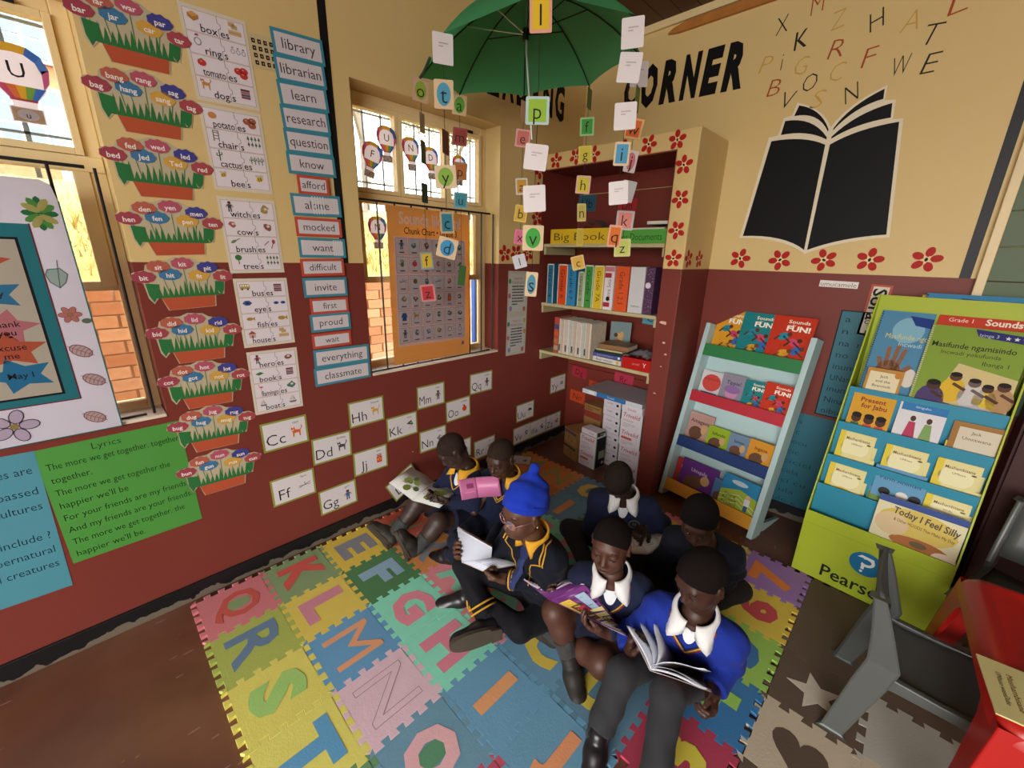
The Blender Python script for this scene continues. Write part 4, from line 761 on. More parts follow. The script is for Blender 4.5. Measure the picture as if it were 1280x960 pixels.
# --- grade files on the middle shelf
FILES = [('grade 4', .038, .098, '#2a6f92', 'Grade 4', '#e0dccb', 'blue file labelled Grade 4 at the left end of the middle shelf'), ('g6', .140, .225, '#d0481c', 'Grade 6', '#e0dccb', 'orange file labelled Grade 6 on the middle shelf'), ('g67', .226, .300, '#2f80ac', 'Grade 6 7', None, 'blue file labelled Grade 6 7 without a white border'), ('g5', .322, .370, '#93a583', 'Grade 5', '#d0d4c4', 'grey green file on the middle shelf beside the green file'), ('g1', .374, .444, '#3f8f3c', 'Grade 1', '#dfe0d0', 'green file labelled Grade 1 on the middle shelf'), ('g7a', .450, .528, '#d8b82c', 'Grade 7A', '#e8e0b8', 'yellow file labelled Grade 7A on the middle shelf'), ('gen', .534, .606, '#dcd4d8', 'Genre Seta', None, 'white file with pink blocks and a black hole on the middle shelf'), ('g13', .618, .712, '#d2521e', 'Grade 1,2,3', None, 'wide orange file labelled Grade 1,2,3 on the middle shelf'), ('wh', .722, .822, '#c8c8cc', '', None, 'plain white file on the middle shelf'), ('pur', .828, .885, '#4d2f4e', '', None, 'purple speckled file with white disc at the right end')]
for nm, x0, x1, c, txt, edge_c, lab in FILES:
    w = x1-x0; h = .285 if nm not in ('g5',) else .24; y0, y1 = 2.390, 2.390+.24
    o = thing('lever_arch_file', lab, 'file', ((x0+x1)/2, y0, 1.2052), group='grade files on the middle shelf')
    MB().box(-w/2, w/2, 0, .006, 0, h).box(-w/2, -w/2+.003, .006, .235, 0, h).box(w/2-.003, w/2, .006, .235, 0, h).build('cover', mat('file_'+c, c, .45, .06, 10), o, bevel=.0015)
    MB().box(-w/2+.004, w/2-.004, .012, .225, .006, h-.02).build('papers', mat('file_papers', '#c9c2b2', .8, .1, 60), o)
    p = Print(z=.0008)
    if edge_c: p.rect(-w/2, -w/2+.006, 0, h, edge_c, 0); p.rect(w/2-.006, w/2, 0, h, edge_c, 0); p.rect(-w/2, w/2, h-.008, h, edge_c, 0)
    if txt: p.text(txt, 0, h*.52 if nm != 'gen' else h*.45, w*.42, '#16242c', 1, rot=-pi/2 if nm != 'gen' else pi/2, w=h*.72 if nm != 'gen' else h*.5, off=-.008)
    if nm == 'gen': p.ell(0, .075, .014, .014, '#121212', 2); p.rect(-w/2+.003, w/2-.02, .21, .24, '#a83040', 1); p.rect(-w/2+.003, w/2-.02, .02, .05, '#a83040', 1); p.rect(-w/2, w/2, .25, .28, '#c07a88', 1)
    if nm == 'pur':
        q = random.Random(2)
        for k in range(60): p.ell(q.uniform(-w/2, w/2), q.uniform(.005, h-.01), .0018, .0018, '#b8a0c0', 1, 5)
        p.ell(-.008, h*.62, .018, .018, '#d8d0dc', 2)
    if nm == 'wh': p.text('waltons', 0, .045, .013, '#3a3a44', 1, maxw=.06)
    p.done(o, 'spine_label', M=Matrix(((1, 0, 0, 0), (0, 0, -1, 0), (0, 1, 0, 0), (0, 0, 0, 1))))
# --- top shelf boxes
def tray(label, x0, x1, h, c, txt, tc):
    o = thing('document_box', label, 'box', ((x0+x1)/2, 2.385, 1.6285)); w = x1-x0; m = mat('box_'+c, c, .5, .05)
    MB().box(-w/2, w/2, 0, .004, 0, h).build('front', m, o); MB().box(-w/2, -w/2+.004, .004, .30, 0, h).box(w/2-.004, w/2, .004, .30, 0, h).box(-w/2, w/2, .296, .30, 0, h).box(-w/2+.004, w/2-.004, .004, .296, 0, .004).build('tray', m, o)
    p = Print(z=.0006); p.text(txt, 0, h/2, h*.52, tc, 1, w=w*.86, off=-.008); p.done(o, 'lettering', M=Matrix(((1, 0, 0, 0), (0, 0, -1, 0), (0, 1, 0, 0), (0, 0, 0, 1)))); return o
tray('yellow document box lettered Big Book on the top shelf', .055, .548, .098, '#d6b321', 'Big Book', '#3a3420')
tray('green document box lettered Caps Documents on the top shelf', .565, .928, .082, '#4fa03c', 'Caps Documents', '#1c3018')
q = random.Random(11)
for k in range(6):
    o = block('paper_stack', 'folder of papers lying in the green document box, number %s from below' % ['one', 'two', 'three', 'four', 'five', 'six'][k], 'folder', axes((.745+q.uniform(-.01, .01), 2.55, 1.640+.0155*k), (1, q.uniform(-.05, .05), 0), (0, 1, 0)), .30, .21, .012, ['#c9bfae', '#b7a894', '#cfc6b6', '#a89a88', '#c4b8a2', '#d2cabc'][k], group='papers in the green box')
block('notebook', 'dark blue notebook lying on top of the papers pile', 'book', axes((.83, 2.52, 1.75), (1, .1, 0), (-.1, 1, 0)), .13, .18, .022, '#26344e', art=lambda p, w, h: p.rect(-w*.3, w*.3, -h*.2, h*.3, '#aebfd0', 1))
b = MB(); q = random.Random(4)
for k in range(160):
    a, r_ = q.uniform(0, pi), q.uniform(0, 6.28); b.tube([(.33+.09*cos(a), 2.55+.05*cos(r_), 1.72+.05*sin(a)), (.33+.07*cos(a+.4), 2.55+.05*cos(r_+.5), 1.73+.06*sin(a+.4))], .0012, 3, False)
tag(stuff(b.build('net_bundle', mat('dark_net', '#3a322c', .7))), 'crumpled dark netting bundle sitting in the yellow box', 'netting')
# --- lowest shelf: row of thin readers, pile, red box
for k in range(15):
    x = .185+.0192*k; o = thing('thin_reader', 'thin pale reader, %s from the left in the upright row on lowest shelf' % ('first second third fourth fifth sixth seventh eighth ninth tenth eleventh twelfth thirteenth fourteenth fifteenth'.split()[k]), 'book', (x, 2.392, .8385), group='row of thin pale readers'); h = .262-.0006*k+q.uniform(-.003, .003); c = ['#cbbfae', '#bfae9f', '#d2c4b0', '#c6bdb6', '#d4cabc', '#b4bcb8'][k % 6]
    MB().box(-.0085, .0085, 0, .0012, 0, h).box(-.0085, -.0073, .001, .19, 0, h).box(.0073, .0085, .001, .19, 0, h).build('cover', mat('reader_'+c, c, .5, .18, 30), o); MB().box(-.007, .007, .003, .186, .003, h-.003).build('page_block', mat('pages_#d8cfbc', '#d8cfbc', .7), o)
    if k % 3 == 0: MB().box(-.006, .006, -.0006, 0, .02, .07).build('spine_mark', mat('spine_dark', '#3a3a40', .5), o)
o = thing('workbook', 'red and orange striped book at the left end of the lowest shelf', 'book', (.150, 2.392, .8385)); MB().box(-.022, .022, 0, .002, 0, .268).box(-.022, -.02, .002, .2, 0, .268).box(.02, .022, .002, .2, 0, .268).build('cover', mat('striped_red', '#a8503c', .5, .1), o); MB().box(-.02, .02, .004, .195, .004, .262).build('page_block', MATS['pages_#d8cfbc'], o)
p = Print(); [p.rect(-.02, .02, a, a+.035, c, 1) for a, c in ((.02, '#a8967c'), (.07, '#b0704a'), (.13, '#c85a30'), (.18, '#4a4a78'), (.225, '#b84038'))]; p.done(o, 'spine_label', M=Matrix(((1, 0, 0, 0), (0, 0, -1, 0), (0, 1, 0, 0), (0, 0, 0, 1))))
def faceart(bg, seed, title=None, tc='#e8e0d0'):
    def f(p, w, h):
        q = random.Random(seed); p.rect(-w*.47, w*.47, -h*.47, h*.47, bg, 0)
        for k in range(5): p.ell(q.uniform(-.3, .3)*w, q.uniform(-.35, .15)*h, q.uniform(.06, .16)*w, q.uniform(.06, .18)*h, q.choice(['#4a2f22', '#c89a5a', '#7a4a6a', '#d8c8a8', '#4a6a8a', '#b8503c']), 1+k, 10, q.uniform(0, 3))
        if title: p.text(title, 0, h*.34, h*.12, tc, 7, maxw=w*.85, off=.01)
    return f
block('picture_book', 'grey picture book standing face out beside the thin readers', 'book', axes((.535, 2.665, .967), (.95, .31, 0), (0, 0, 1)), .15, .252, .008, '#6e7f7c', art=faceart('#74888a', 3))
for i, (z, w, d, c, lab, tx) in enumerate([(.858, .23, .034, '#cfcbc8', 'white book at the bottom of the pile on the lowest shelf', 'Real voices'), (.891, .235, .026, '#4b5494', 'purple blue book in the pile on the lowest shelf', 'stories'), (.913, .22, .014, '#1f3c30', 'dark green book in the pile on the lowest shelf', ''), (.930, .2, .014, '#b8a884', 'cream book in the pile on the lowest shelf', ''), (.956, .215, .032, '#8a6440', 'brown parcel-like book on top of the pile', '')]):
    t_ = .04*(i-1); o = block('stacked_book', lab, 'book', axes((.606+(.03 if i == 4 else .001*i), 2.476, z), (-t_, 1, 0), (-1, -t_, 0)), .17, w, d, c)
    SPN = Matrix(((0, 0, -1, -.0855), (-1, 0, 0, 0), (0, 1, 0, 0), (0, 0, 0, 1)))
    if tx: p = Print(z=.0006); p.text(tx, -.02, 0, d*.5, '#1c1c26' if i == 0 else '#a8a0c8', 1, w=.13, spacing=1); p.done(o, 'spine_label', M=SPN); p = Print(z=.0006); p.ell(.09, 0, d*.35, d*.35, '#e0dcd8' if i else '#c8a848', 1); p.done(o, 'spine_mark', M=SPN)
o = thing('red_box', 'red box with plastic packets on the lowest shelf', 'box', (.828, 2.385, .8385)); w = .205
MB().box(-w/2, w/2, 0, .004, 0, .075).build('front', mat('glossy_red', '#b31a18', .3), o); MB().box(-w/2, -w/2+.004, .004, .22, 0, .075).box(w/2-.004, w/2, .004, .22, 0, .075).box(-w/2, w/2, .216, .22, 0, .075).box(-w/2, w/2, .004, .216, 0, .004).build('tray', MATS['glossy_red'], o); p = Print(); p.text('Y', .06, .04, .03, '#e0d8d4', 1); p.text('pastel', .0, .04, .016, '#d88a84', 1); p.done(o, 'lettering', M=Matrix(((1, 0, 0, 0), (0, 0, -1, 0), (0, 1, 0, 0), (0, 0, 0, 1))))
b = MB(); q = random.Random(8); n = 14; vs = []
for i in range(n):
    for j in range(n): vs.append((-.09+.18*i/(n-1), .02+.19*j/(n-1), .07+.035*sin(pi*i/(n-1))*sin(pi*j/(n-1))+q.uniform(0, .022)))
b.add(vs, [(i*n+j, (i+1)*n+j, (i+1)*n+j+1, i*n+j+1) for i in range(n-1) for j in range(n-1)])
tag(b.build('plastic_packet', mat('grey_plastic', '#7d7a80', .15, .25, 20, spec=.8), None, True, M=Matrix.Translation((.828, 2.385, .842))), 'crumpled clear plastic packet lying in the red box', 'packet')
block('blue_booklet', 'slim blue booklet upright against the pillar on the lowest shelf', 'book', axes((.915, 2.69, .95), (0.05, 1, 0), (0, 0, 1)), .13, .215, .008, '#3a7f9c')

# --- cartons and paper boxes stacked on the alcove floor
KRAFT = mat('kraft_card', '#96703f', .7, .12, 10); LB = Matrix(((1, 0, 0, 0), (0, 0, -1, 0), (0, 1, 0, 0), (0, 0, 0, 1)))
def carton(label, x, y, z, w, d, h, rz, m, art, group=None, name='carton', sides=None):
    o = thing(name, label, 'box', (x, y, z), rz, group); MB().box(-w/2, w/2, 0, d, 0, h).build('body', m, o, bevel=.002); p = Print(z=.001); art(p, w, h); p.done(o, 'printed_label', M=LB)
    if sides:
        ps = Print(z=.001); ps.rect(.004, d-.004, .004, h-.004, sides[0], 0); ps.rect(.0, .012, 0, h, sides[1], 1); ps.rect(.04, .11, h*.3, h*.55, '#8a9080', 1); ps.ell(.09, h*.15, .012, .012, '#c8c8c0', 2); ps.done(o, 'side_print', M=Matrix(((0, 0, 1, w/2), (1, 0, 0, 0), (0, 1, 0, 0), (0, 0, 0, 1))))
    return o
def kr(a): return lambda p, w, h: (p.rect(-w/2, w/2, h*.72, h*.92, a, 0), p.text('T 5', 0, h*.4, h*.3, '#5a3a20', 1))
carton('lower brown carton with dark bands in the left stack on the floor', .325, 2.415, .0005, .165, .17, .115, -.35, KRAFT, kr('#4a4030'), 'brown cartons')
carton('upper brown carton with a purple band in the left stack', .325, 2.417, .117, .165, .17, .125, -.35, KRAFT, kr('#5a4458'), 'brown cartons')
carton('flat kraft carton lying behind the brown stack', .385, 2.615, .0005, .17, .14, .30, -.1, KRAFT, lambda p, w, h: None, 'brown cartons')
carton('red striped brown carton on top at the back', .385, 2.615, .302, .17, .14, .11, -.1, KRAFT, lambda p, w, h: (p.rect(-w/2, w/2, .0, h*.5, '#8e3a30', 0), p.lines(-w*.4, w*.4, h*.55, h*.9, 2, '#6a3a28', 1)), 'brown cartons')
WB = mat('white_box_card', '#d4cdd4', .45, .03)
def wb(n): return lambda p, w, h: [(p.text('Trivelid', 0, (i+.80)*h/n, h/n*.24, '#a8303c', 1, w=w*.8, shear=.2, off=.005), p.rect(-w*.4, w*.1, (i+.42)*h/n, (i+.56)*h/n, '#c05a4a' if i % 2 == 0 else '#c8b8bc', 1), p.lines(-w*.4, w*.2, (i+.1)*h/n, (i+.36)*h/n, 3, '#a8a0a8', 1, seed=i), p.line([(w*.28, i*h/n), (w*.28, (i+1)*h/n)], .001, '#b0a8b0', 1)) for i in range(n)]
SD = ('#16181a', '#5f8a62')
carton('front white printed box with red script, lowest at the left', .505, 2.395, .0005, .155, .12, .255, -.10, WB, wb(2), 'white printed boxes', 'printed_box', SD)
carton('white flap box resting on the front white box', .50, 2.41, .2565, .15, .10, .04, -.12, WB, lambda p, w, h: p.text('Trivelid', .02, h*.5, h*.3, '#33313a', 1), 'white printed boxes', 'printed_box', SD)
for k, (z, x, lab) in enumerate([(.0005, .61, 'lowest'), (.135, .61, 'second'), (.27, .605, 'third'), (.405, .60, 'highest')]):
    carton('white box with small black marks, %s of the hidden middle stack' % lab, x, 2.535, z, .155, .18, .133, -.12, WB, lambda p, w, h: (p.text('Trivelid', -.02, h*.75, .012, '#33313a', 1), p.ell(.05, h*.72, .012, .01, '#222226', 1), p.line([(-w/2, h*.5), (w/2, h*.5)], .0015, '#a0a0b0', 1), p.text('Trivelid', -.02, h*.28, .012, '#33313a', 1), p.ell(.05, h*.25, .012, .01, '#222226', 1)), 'white printed boxes', 'printed_box', SD)
for k, (z, h, x, y, n, lab) in enumerate([(.0005, .265, .832, 2.42, 2, 'lowest'), (.267, .262, .828, 2.415, 2, 'upper')]):
    carton('white printed box with red script, %s of the right stack' % lab, x, y, z, .165, .15, h, -.06, WB, wb(n), 'white printed boxes', 'printed_box', SD)
carton('small white box lying on the right stack under the grey carton', .825, 2.41, .530, .16, .14, .045, -.05, WB, lambda p, w, h: p.text('Trivelid', 0, h*.4, h*.35, '#a8303c', 1), 'white printed boxes', 'printed_box')
t = thing('flat_carton', 'wide flat grey carton with blue edge lying on the white boxes', 'box', (.66, 2.40, .578), -.03); MB().box(-.245, .245, .0, .33, 0, .032).build('body', mat('grey_carton', '#a9a6ae', .5, .05), t, bevel=.002); p = Print(z=.001); p.rect(-.245, .245, 0, .032, '#c4c8d0', 0); p.rect(-.12, .12, 0, .032, '#2f6ea8', 1); p.text('Trivelid', 0, .016, .014, '#c8d4e0', 2); p.rect(-.19, -.14, .004, .028, '#d8dce0', 1); p.done(t, 'printed_label', M=LB)
# ---------------------------------------------------------------- white book stand with coloured lips
e1 = Vector((.9875, -.158, 0)); st_n = Vector((-.153, -.958, .241)).normalized(); st_u = st_n.cross(e1).normalized()
SM = axes((1.074, 2.478, 0.012), e1, st_u)
stand = thing('book_stand', 'pale blue wooden book stand with green red blue and yellow lips', 'stand', M=SM)
PB = mat('pale_blue_paint', '#b3cdce', .5, .05, 6)
for x in (0, .592): MB().box(x, x+.030, -.01, 1.17, -.075, .035).build('side_rail', PB, stand, bevel=.002)
MB().box(.03, .592, .03, 1.15, -.075, -.063).build('back_panel', PB, stand)
for nm, y0, y1, c in (('green', .965, 1.04, '#2f7d49'), ('red', .66, .73, '#b72c3a'), ('blue', .348, .42, '#223c74'), ('yellow', .035, .115, '#d8982f')):
    o = MB().box(.03, .592, y0, y1, .022, .034).build('lip', mat('lip_'+nm, c, .5, .05), stand, bevel=.0015); o['label'] = nm+' painted lip'
    MB().box(.03, .592, y0, y0+.012, -.063, .022).build('tray', PB, stand)
MB().box(.596, .618, .02, .075, -.34, -.075).build('back_foot', PB, stand); MB().box(.004, .026, .02, .075, -.34, -.075).build('back_foot', PB, stand)
def sound_art(bg, dots, title='FUN!'):
    def f(p, w, h):
        q = random.Random(bg); p.rect(-w/2, w/2, -h/2, h/2, bg, 0)
        for k in range(26): p.ell(q.uniform(-.47, .47)*w, q.uniform(-.47, .3)*h, w*.012, w*.012, dots, 1, 6)
        p.text('Sounds', w*.12, h*.40, h*.065, '#efe6d0', 2, w=w*.5, off=.02); p.text('like', w*.02, h*.335, h*.035, '#efe6d0', 2); p.text(title, w*.14, h*.27, h*.10, '#f4efe0', 2, w=w*.55, off=.04)
        for cx, cy, c1, c2, r in ((-.15, .10, '#2a8aa0', '#5a3a28', .5), (.12, .0, '#c8486a', '#4a2f20', -.4), (-.05, -.22, '#d8a030', '#6a4430', .2), (.22, -.15, '#3a6ab0', '#5a3a28', .9)):
            p.ell(cx*w, cy*h, w*.14, h*.07, c1, 3, 12, r); p.ell(cx*w+w*.13, cy*h+h*.05, w*.06, w*.06, c2, 4, 10); p.line([(cx*w-w*.1, cy*h), (cx*w-w*.2, cy*h-h*.08)], w*.05, c2, 3); p.line([(cx*w, cy*h), (cx*w+w*.18, cy*h-h*.1)], w*.045, c2, 3)
        p.text('Workbook', 0, -h*.44, h*.05, '#efe6d0', 4, maxw=w*.5, off=.02)
    return f
def stand_art(bg, title, tc, seed, sub=None):
    def f(p, w, h):
        q = random.Random(seed); p.rect(-w/2, w/2, -h/2, h/2, bg, 0)
        if seed % 3 == 0: p.ell(0, h*.12, w*.42, h*.28, '#c84a42', 1); p.rect(-w*.35, w*.35, -h*.45, -h*.2, '#5a7aa8', 1)
        elif seed % 3 == 1: p.ell(0, -h*.05, w*.25, h*.22, '#c88ab0', 1); p.ell(0, h*.05, w*.33, h*.12, '#8f6aa0', 2)
        else: p.ell(-w*.1, -h*.1, w*.28, h*.2, '#6a4a38', 1, 12, .4); p.ell(w*.2, h*.05, w*.12, h*.14, '#c8a070', 2)
        p.text(title, 0, h*.25, h*.11, tc, 5, maxw=w*.85, off=.01)
        if sub: p.text(sub, 0, -h*.33, h*.05, tc, 5, maxw=w*.7)
    return f
SB = [('yellow orange workbook, first in the top row of the white stand', .035, .20, .985, .215, '#d89a2c', sound_art('#d99a28', '#a86018'), 0), ('teal workbook, second in the top row of the white stand', .195, .205, .985, .215, '#1f7f84', sound_art('#1f7f84', '#145a5e'), 1), ('red workbook, third in the top row of the white stand', .370, .215, .985, .222, '#bf3520', sound_art('#c23620', '#7a1c10'), 2),
      ('red and white picture book, first in the second row of white stand', .038, .145, .675, .20, '#c9c4c8', stand_art('#cfcacf', 'explores', '#b03030', 3), 0), ('lilac book titled Tippie in the second row of the white stand', .178, .150, .675, .21, '#8a8796', stand_art('#8f8a9a', 'Tippie!', '#3a2a5a', 4), 1), ('small teal workbook in the second row of the white stand', .325, .125, .675, .20, '#1f7f84', sound_art('#1f7f84', '#145a5e'), 2), ('small red workbook in the second row of the white stand', .440, .150, .675, .215, '#c23620', sound_art('#c23620', '#7a1c10'), 3),
      ('pinkish brown picture book, first in the third row of the stand', .036, .165, .365, .225, '#a98078', stand_art('#b89088', 'Amagama', '#5a2a20', 5), 0), ('lime green book in the third row of the white stand', .185, .145, .365, .175, '#8fae2c', stand_art('#94b32c', 'Isifundo', '#2a3a10', 8), 1), ('grey blue book in the third row of the white stand', .330, .125, .365, .175, '#6b88a4', stand_art('#6f8aa6', 'Izinto', '#203040', 11), 2), ('orange book with a child face, last in third row of stand', .450, .140, .365, .180, '#cf8f2e', stand_art('#d3922e', 'Ingane', '#5a2a10', 2), 3),
      ('red and green book, first in the bottom row of white stand', .040, .15, .052, .21, '#b02f34', stand_art('#b33036', 'Funda', '#efe0d0', 14), 0), ('large purple landscape book in the bottom row of white stand', .085, .245, .052, .225, '#5f2f80', stand_art('#62307f', 'Umqulu', '#d8c0e8', 17, 'ABCD'), 1), ('blue spiral book in the bottom row of the white stand', .320, .11, .052, .185, '#4f74a4', stand_art('#5077a6', '', '#ffffff', 20), 2), ('large blue and lime book, last in bottom row of white stand', .372, .215, .052, .245, '#2f7fae', None, 3)]
def lime_art(p, w, h):
    p.rect(-w/2, w/2, -h/2, h/2, '#2f86b4', 0); p.poly([(-w/2, -h/2), (w/2, -h/2), (w/2, h*.12), (0, h*.22), (-w/2, h*.08)], '#a3b83a', 1)
    for k in range(3): p.line([(-w/2, -h*.3+k*h*.12), (0, -h*.12+k*h*.1), (w/2, -h*.34+k*h*.1)], h*.012, '#e0e6d0', 2)
    p.ell(-w*.05, h*.36, w*.22, h*.06, '#c0d4e0', 2); p.text('Young', -w*.22, h*.02, h*.08, '#3a2a20', 3); p.text('Rainbow', -w*.2, -h*.09, h*.08, '#3a2a20', 3, maxw=w*.4); p.text('Readers', -w*.2, -h*.2, h*.08, '#3a2a20', 3, maxw=w*.4)
    p.ell(w*.25, h*.12, w*.06, h*.05, '#d8b090', 3); p.rect(w*.18, w*.32, -h*.1, h*.07, '#dfe2e4', 3); p.rect(w*.2, w*.3, -h*.24, -h*.1, '#3a5a86', 3)
for lab, x, w, y, h, c, art, k in SB:
    M_ = SM @ Matrix.Translation((x+w/2, y+h/2, -.035+.012*k+(.004 if k > 1 else 0))) @ Matrix.Rotation(radians((k % 3-1)*.7), 4, 'Z')
    if 'yellow orange' in lab or 'teal workbook, second' in lab or 'red workbook, third' in lab: h2 = .29; M_ = SM @ Matrix.Translation((x+w/2, y+h2/2, -.035+.012*k)); h = h2
    block('reading_book', lab, 'book', M_, w, h, .008, c, group='books on the white stand', art=art or lime_art)

# ---------------------------------------------------------------- lime and blue cardboard book display
DX = thing('display_box', 'lime green cardboard book display with blue stepped trays and logo', 'display', (1.905, 2.253, .0), -.075)
LIME = mat('lime_card', '#a7b72c', .5, .05, 6); BLUE = mat('tray_blue', '#2a86a2', .5, .05, 6)
DW, DD = .518, .38
MB().box(0, DW, 0, .006, .015, .365).build('front_panel', LIME, DX, bevel=.001)
YZ = Matrix(((0, 0, 1, 0), (1, 0, 0, 0), (0, 1, 0, 0), (0, 0, 0, 1)))
for x in (-.006, DW): MB().prism([(0, .015), (DD, .015), (DD, 1.40), (.355, 1.40), (.0, .365)], x, x+.006, M=YZ).build('side_panel', LIME, DX)
MB().box(0, DW, DD-.006, DD, .015, 1.40).build('back_panel', LIME, DX)
p = Print(z=.0008); p.text('Pearson', .245, .082, .066, '#1d2420', 1, w=.27, off=.012); p.ell(.262, .205, .062, .060, '#1f6f9c', 1, 24); p.ell(.262, .218, .030, .026, '#e0e8e0', 2, 20, 0, -2.2, 1.9); p.poly([(.226, .232), (.240, .246), (.285, .242), (.292, .218), (.278, .198), (.258, .196), (.258, .206), (.274, .209), (.280, .221), (.272, .231), (.245, .233)], '#e6ece6', 3)
p.rect(.247, .259, .176, .226, '#e6ece6', 3); p.ell(.262, .218, .018, .013, '#1f6f9c', 4); p.ell(.251, .164, .006, .006, '#e6ece6', 3); p.line([(0, .30), (DW, .30)], .0015, '#8a9a20', 1)
p.done(DX, 'printed_logo', M=Matrix(((1, 0, 0, 0), (0, 0, -1, 0), (0, 1, 0, 0), (0, 0, 0, 1))))
LIPS = [.588, .428, .274, .138, -.008]
def sp(t): return (.355*t, .36+1.04*t)
for k, t in enumerate(LIPS[:-1]):
    y, z = sp(t); tn = LIPS[k+1]; yn, zn = sp(tn); zb = zn-.07
    MB().box(.002, DW-.002, y, y+.004, zb, z).build('tray_front', BLUE, DX); MB().box(.002, DW-.002, y+.004, DD-.006, z-.075, z-.071).build('tray_floor', BLUE, DX)
MB().box(.002, DW-.002, .006, DD-.006, .285, .289).build('tray_floor', BLUE, DX)
DMx = Matrix.Translation((1.905, 2.253, 0)) @ Matrix.Rotation(-.075, 4, 'Z')
def dbook(lab, x0, x1, tier, ttop, c, art, depth=0.0, d=.004, rot=0.0, low=.06):
    t = LIPS[tier]; y, z = sp(t); w = x1-x0; x0 -= 1.905; yt, zt = sp(ttop+.018)
    A = Vector((0, y+.010+depth, z-low+.002)); B_ = Vector((0, yt+.010+depth*.8 if tier < 4 else .036, zt)); L = (B_-A).length; dirv = (B_-A)/L
    o = Vector((x0+w/2, 0, 0))+(A+B_)/2
    block('display_book', lab, 'book', DMx @ axes(o, (1, 0, 0), dirv) @ Matrix.Rotation(radians(rot), 4, 'Z'), w, L, d, c, group='books in the lime display', art=art)
def masi(c2, title='Masihambisane', b='Ibanga'):
    def f(p, w, h): p.rect(-w/2, w/2, -h/2, h/2, '#d9cf92', 0); p.rect(-w/2, -w*.34, -h/2, h/2, '#d8c23c', 1); p.ell(0, h*.1, w*.4, h*.25, '#e2dbae', 1); p.text(title, w*.04, h*.33, h*.075 if h > .15 else h*.09, '#6a3a1c', 2, w=w*.66, off=.01); p.text(b, w*.05, h*.20, h*.05, '#5a4a20', 2); p.ell(w*.36, h*.25, w*.06, h*.018, '#3a3a2c', 2); p.ell(0, -h*.25, w*.3, h*.12, c2, 2)
    return f
def hand_art(p, w, h):
    p.rect(-w/2, w/2, -h/2, h/2, '#4f86a8', 0); p.ell(w*.1, h*.3, w*.3, h*.14, '#7fb0c4', 1); p.poly([(w*.05, h*.46), (w*.5, h*.44), (w*.5, h*.34), (w*.2, h*.36)], '#1f3a80', 2); p.text('Masifunde ngo', .02, h*.23, h*.055, '#d0c878', 3, w=w*.8); p.text('Incwadi', .04, h*.15, h*.045, '#b8d0d0', 3)
    p.ell(-w*.05, -h*.15, w*.24, h*.12, '#8a5f44', 3)
    for a, b_ in ((-.28, -.02), (-.14, .10), (.03, .13), (.17, .09)): p.line([(a*w*.6-w*.03, -h*.15), (a*w, b_*h)], w*.085, '#8a5f44', 3)
    p.line([(w*.1, -h*.2), (w*.34, -h*.08)], w*.1, '#8a5f44', 3); p.ell(w*.38, -h*.2, w*.14, h*.10, '#d8d0c4', 2)
    [p.rect(-w/2+.001, -w/2+.006, -h/2+k*h/40, -h/2+k*h/40+h/80, '#2a2a30', 5) for k in range(40)]
def fam_art(p, w, h):
    p.rect(-w/2, w/2, -h/2, h/2, '#7f9a38', 0); p.poly([(-w*.1, h*.1), (w/2, 0), (w/2, -h/2), (-w*.3, -h/2)], '#cdbb86', 1); p.poly([(-w*.05, h*.49), (w/2, h*.45), (w/2, h*.37), (0, h*.41)], '#2c2c6c', 2); p.text('Izinga 3', w*.1, h*.43, h*.035, '#b8c0d0', 3); [p.poly(star_at(w*(.28+.08*k), h*.42, w*.03), '#dcdce0', 3) for k in range(3)]
    p.text('Masifunde ngamisindo', -w*.02, h*.29, h*.06, '#2a3018', 3, w=w*.84, off=.01); p.text('Incwadi yokufunda', -w*.02, h*.21, h*.045, '#3a4020', 3, w=w*.6); p.text('Ibanga 1', w*.25, h*.13, h*.045, '#3a4020', 3)
    for cx, cy, c1, sk, s_ in ((-.28, -.2, '#4a3a6a', '#4a2f20', 1.2), (-.08, -.08, '#d8b030', '#5a3a28', 1), (.12, -.12, '#c8c4c0', '#6a5a50', 1), (.26, -.16, '#d8b83c', '#4a2f22', .9), (.4, -.12, '#b08a60', '#5a3a28', 1)):
        p.ell(cx*w, cy*h-h*.12*s_, w*.13*s_, h*.14*s_, c1, 4); p.ell(cx*w, cy*h+h*.03, w*.065*s_, w*.065*s_, sk, 5); p.ell(cx*w, cy*h+h*.055, w*.06*s_, w*.035*s_, '#18100c', 6)
        p.line([(cx*w, cy*h-h*.05), (cx*w+w*.12, cy*h-h*.1)], w*.04, sk, 5)
    p.ell(w*.2, -h*.4, w*.2, h*.07, '#b8b4b8', 6); p.ell(-w*.12, -h*.42, w*.14, h*.07, '#8a4a50', 6); [p.rect(-w/2+.001, -w/2+.008, -h/2+k*h/40, -h/2+k*h/40+h/80, '#c8b8a8', 5) for k in range(40)]
def star_at(x, y, r): return [(x+(r if k % 2 == 0 else r*.42)*cos(pi/2+k*pi/5), y+(r if k % 2 == 0 else r*.42)*sin(pi/2+k*pi/5)) for k in range(10)]
def iz_art(p, w, h): p.rect(-w/2, w/2, -h/2, h/2, '#3f84b0', 0); p.poly([(-w*.15, h*.47), (w*.48, h*.44), (w*.44, h*.30), (-w*.08, h*.36)], '#223a80', 1); p.text('Izinga 1', .02, h*.40, h*.035, '#d8dce0', 2); p.poly(star_at(w*.22, h*.385, w*.035), '#e0d8d0', 2); p.text('Masifunde ngamisindo', -w*.05, h*.25, h*.06, '#d8c89a', 2, w=w*.8); [p.rect(-w/2+.001, -w/2+.006, -h/2+k*h/40, -h/2+k*h/40+h/80, '#2a2a30', 5) for k in range(40)]
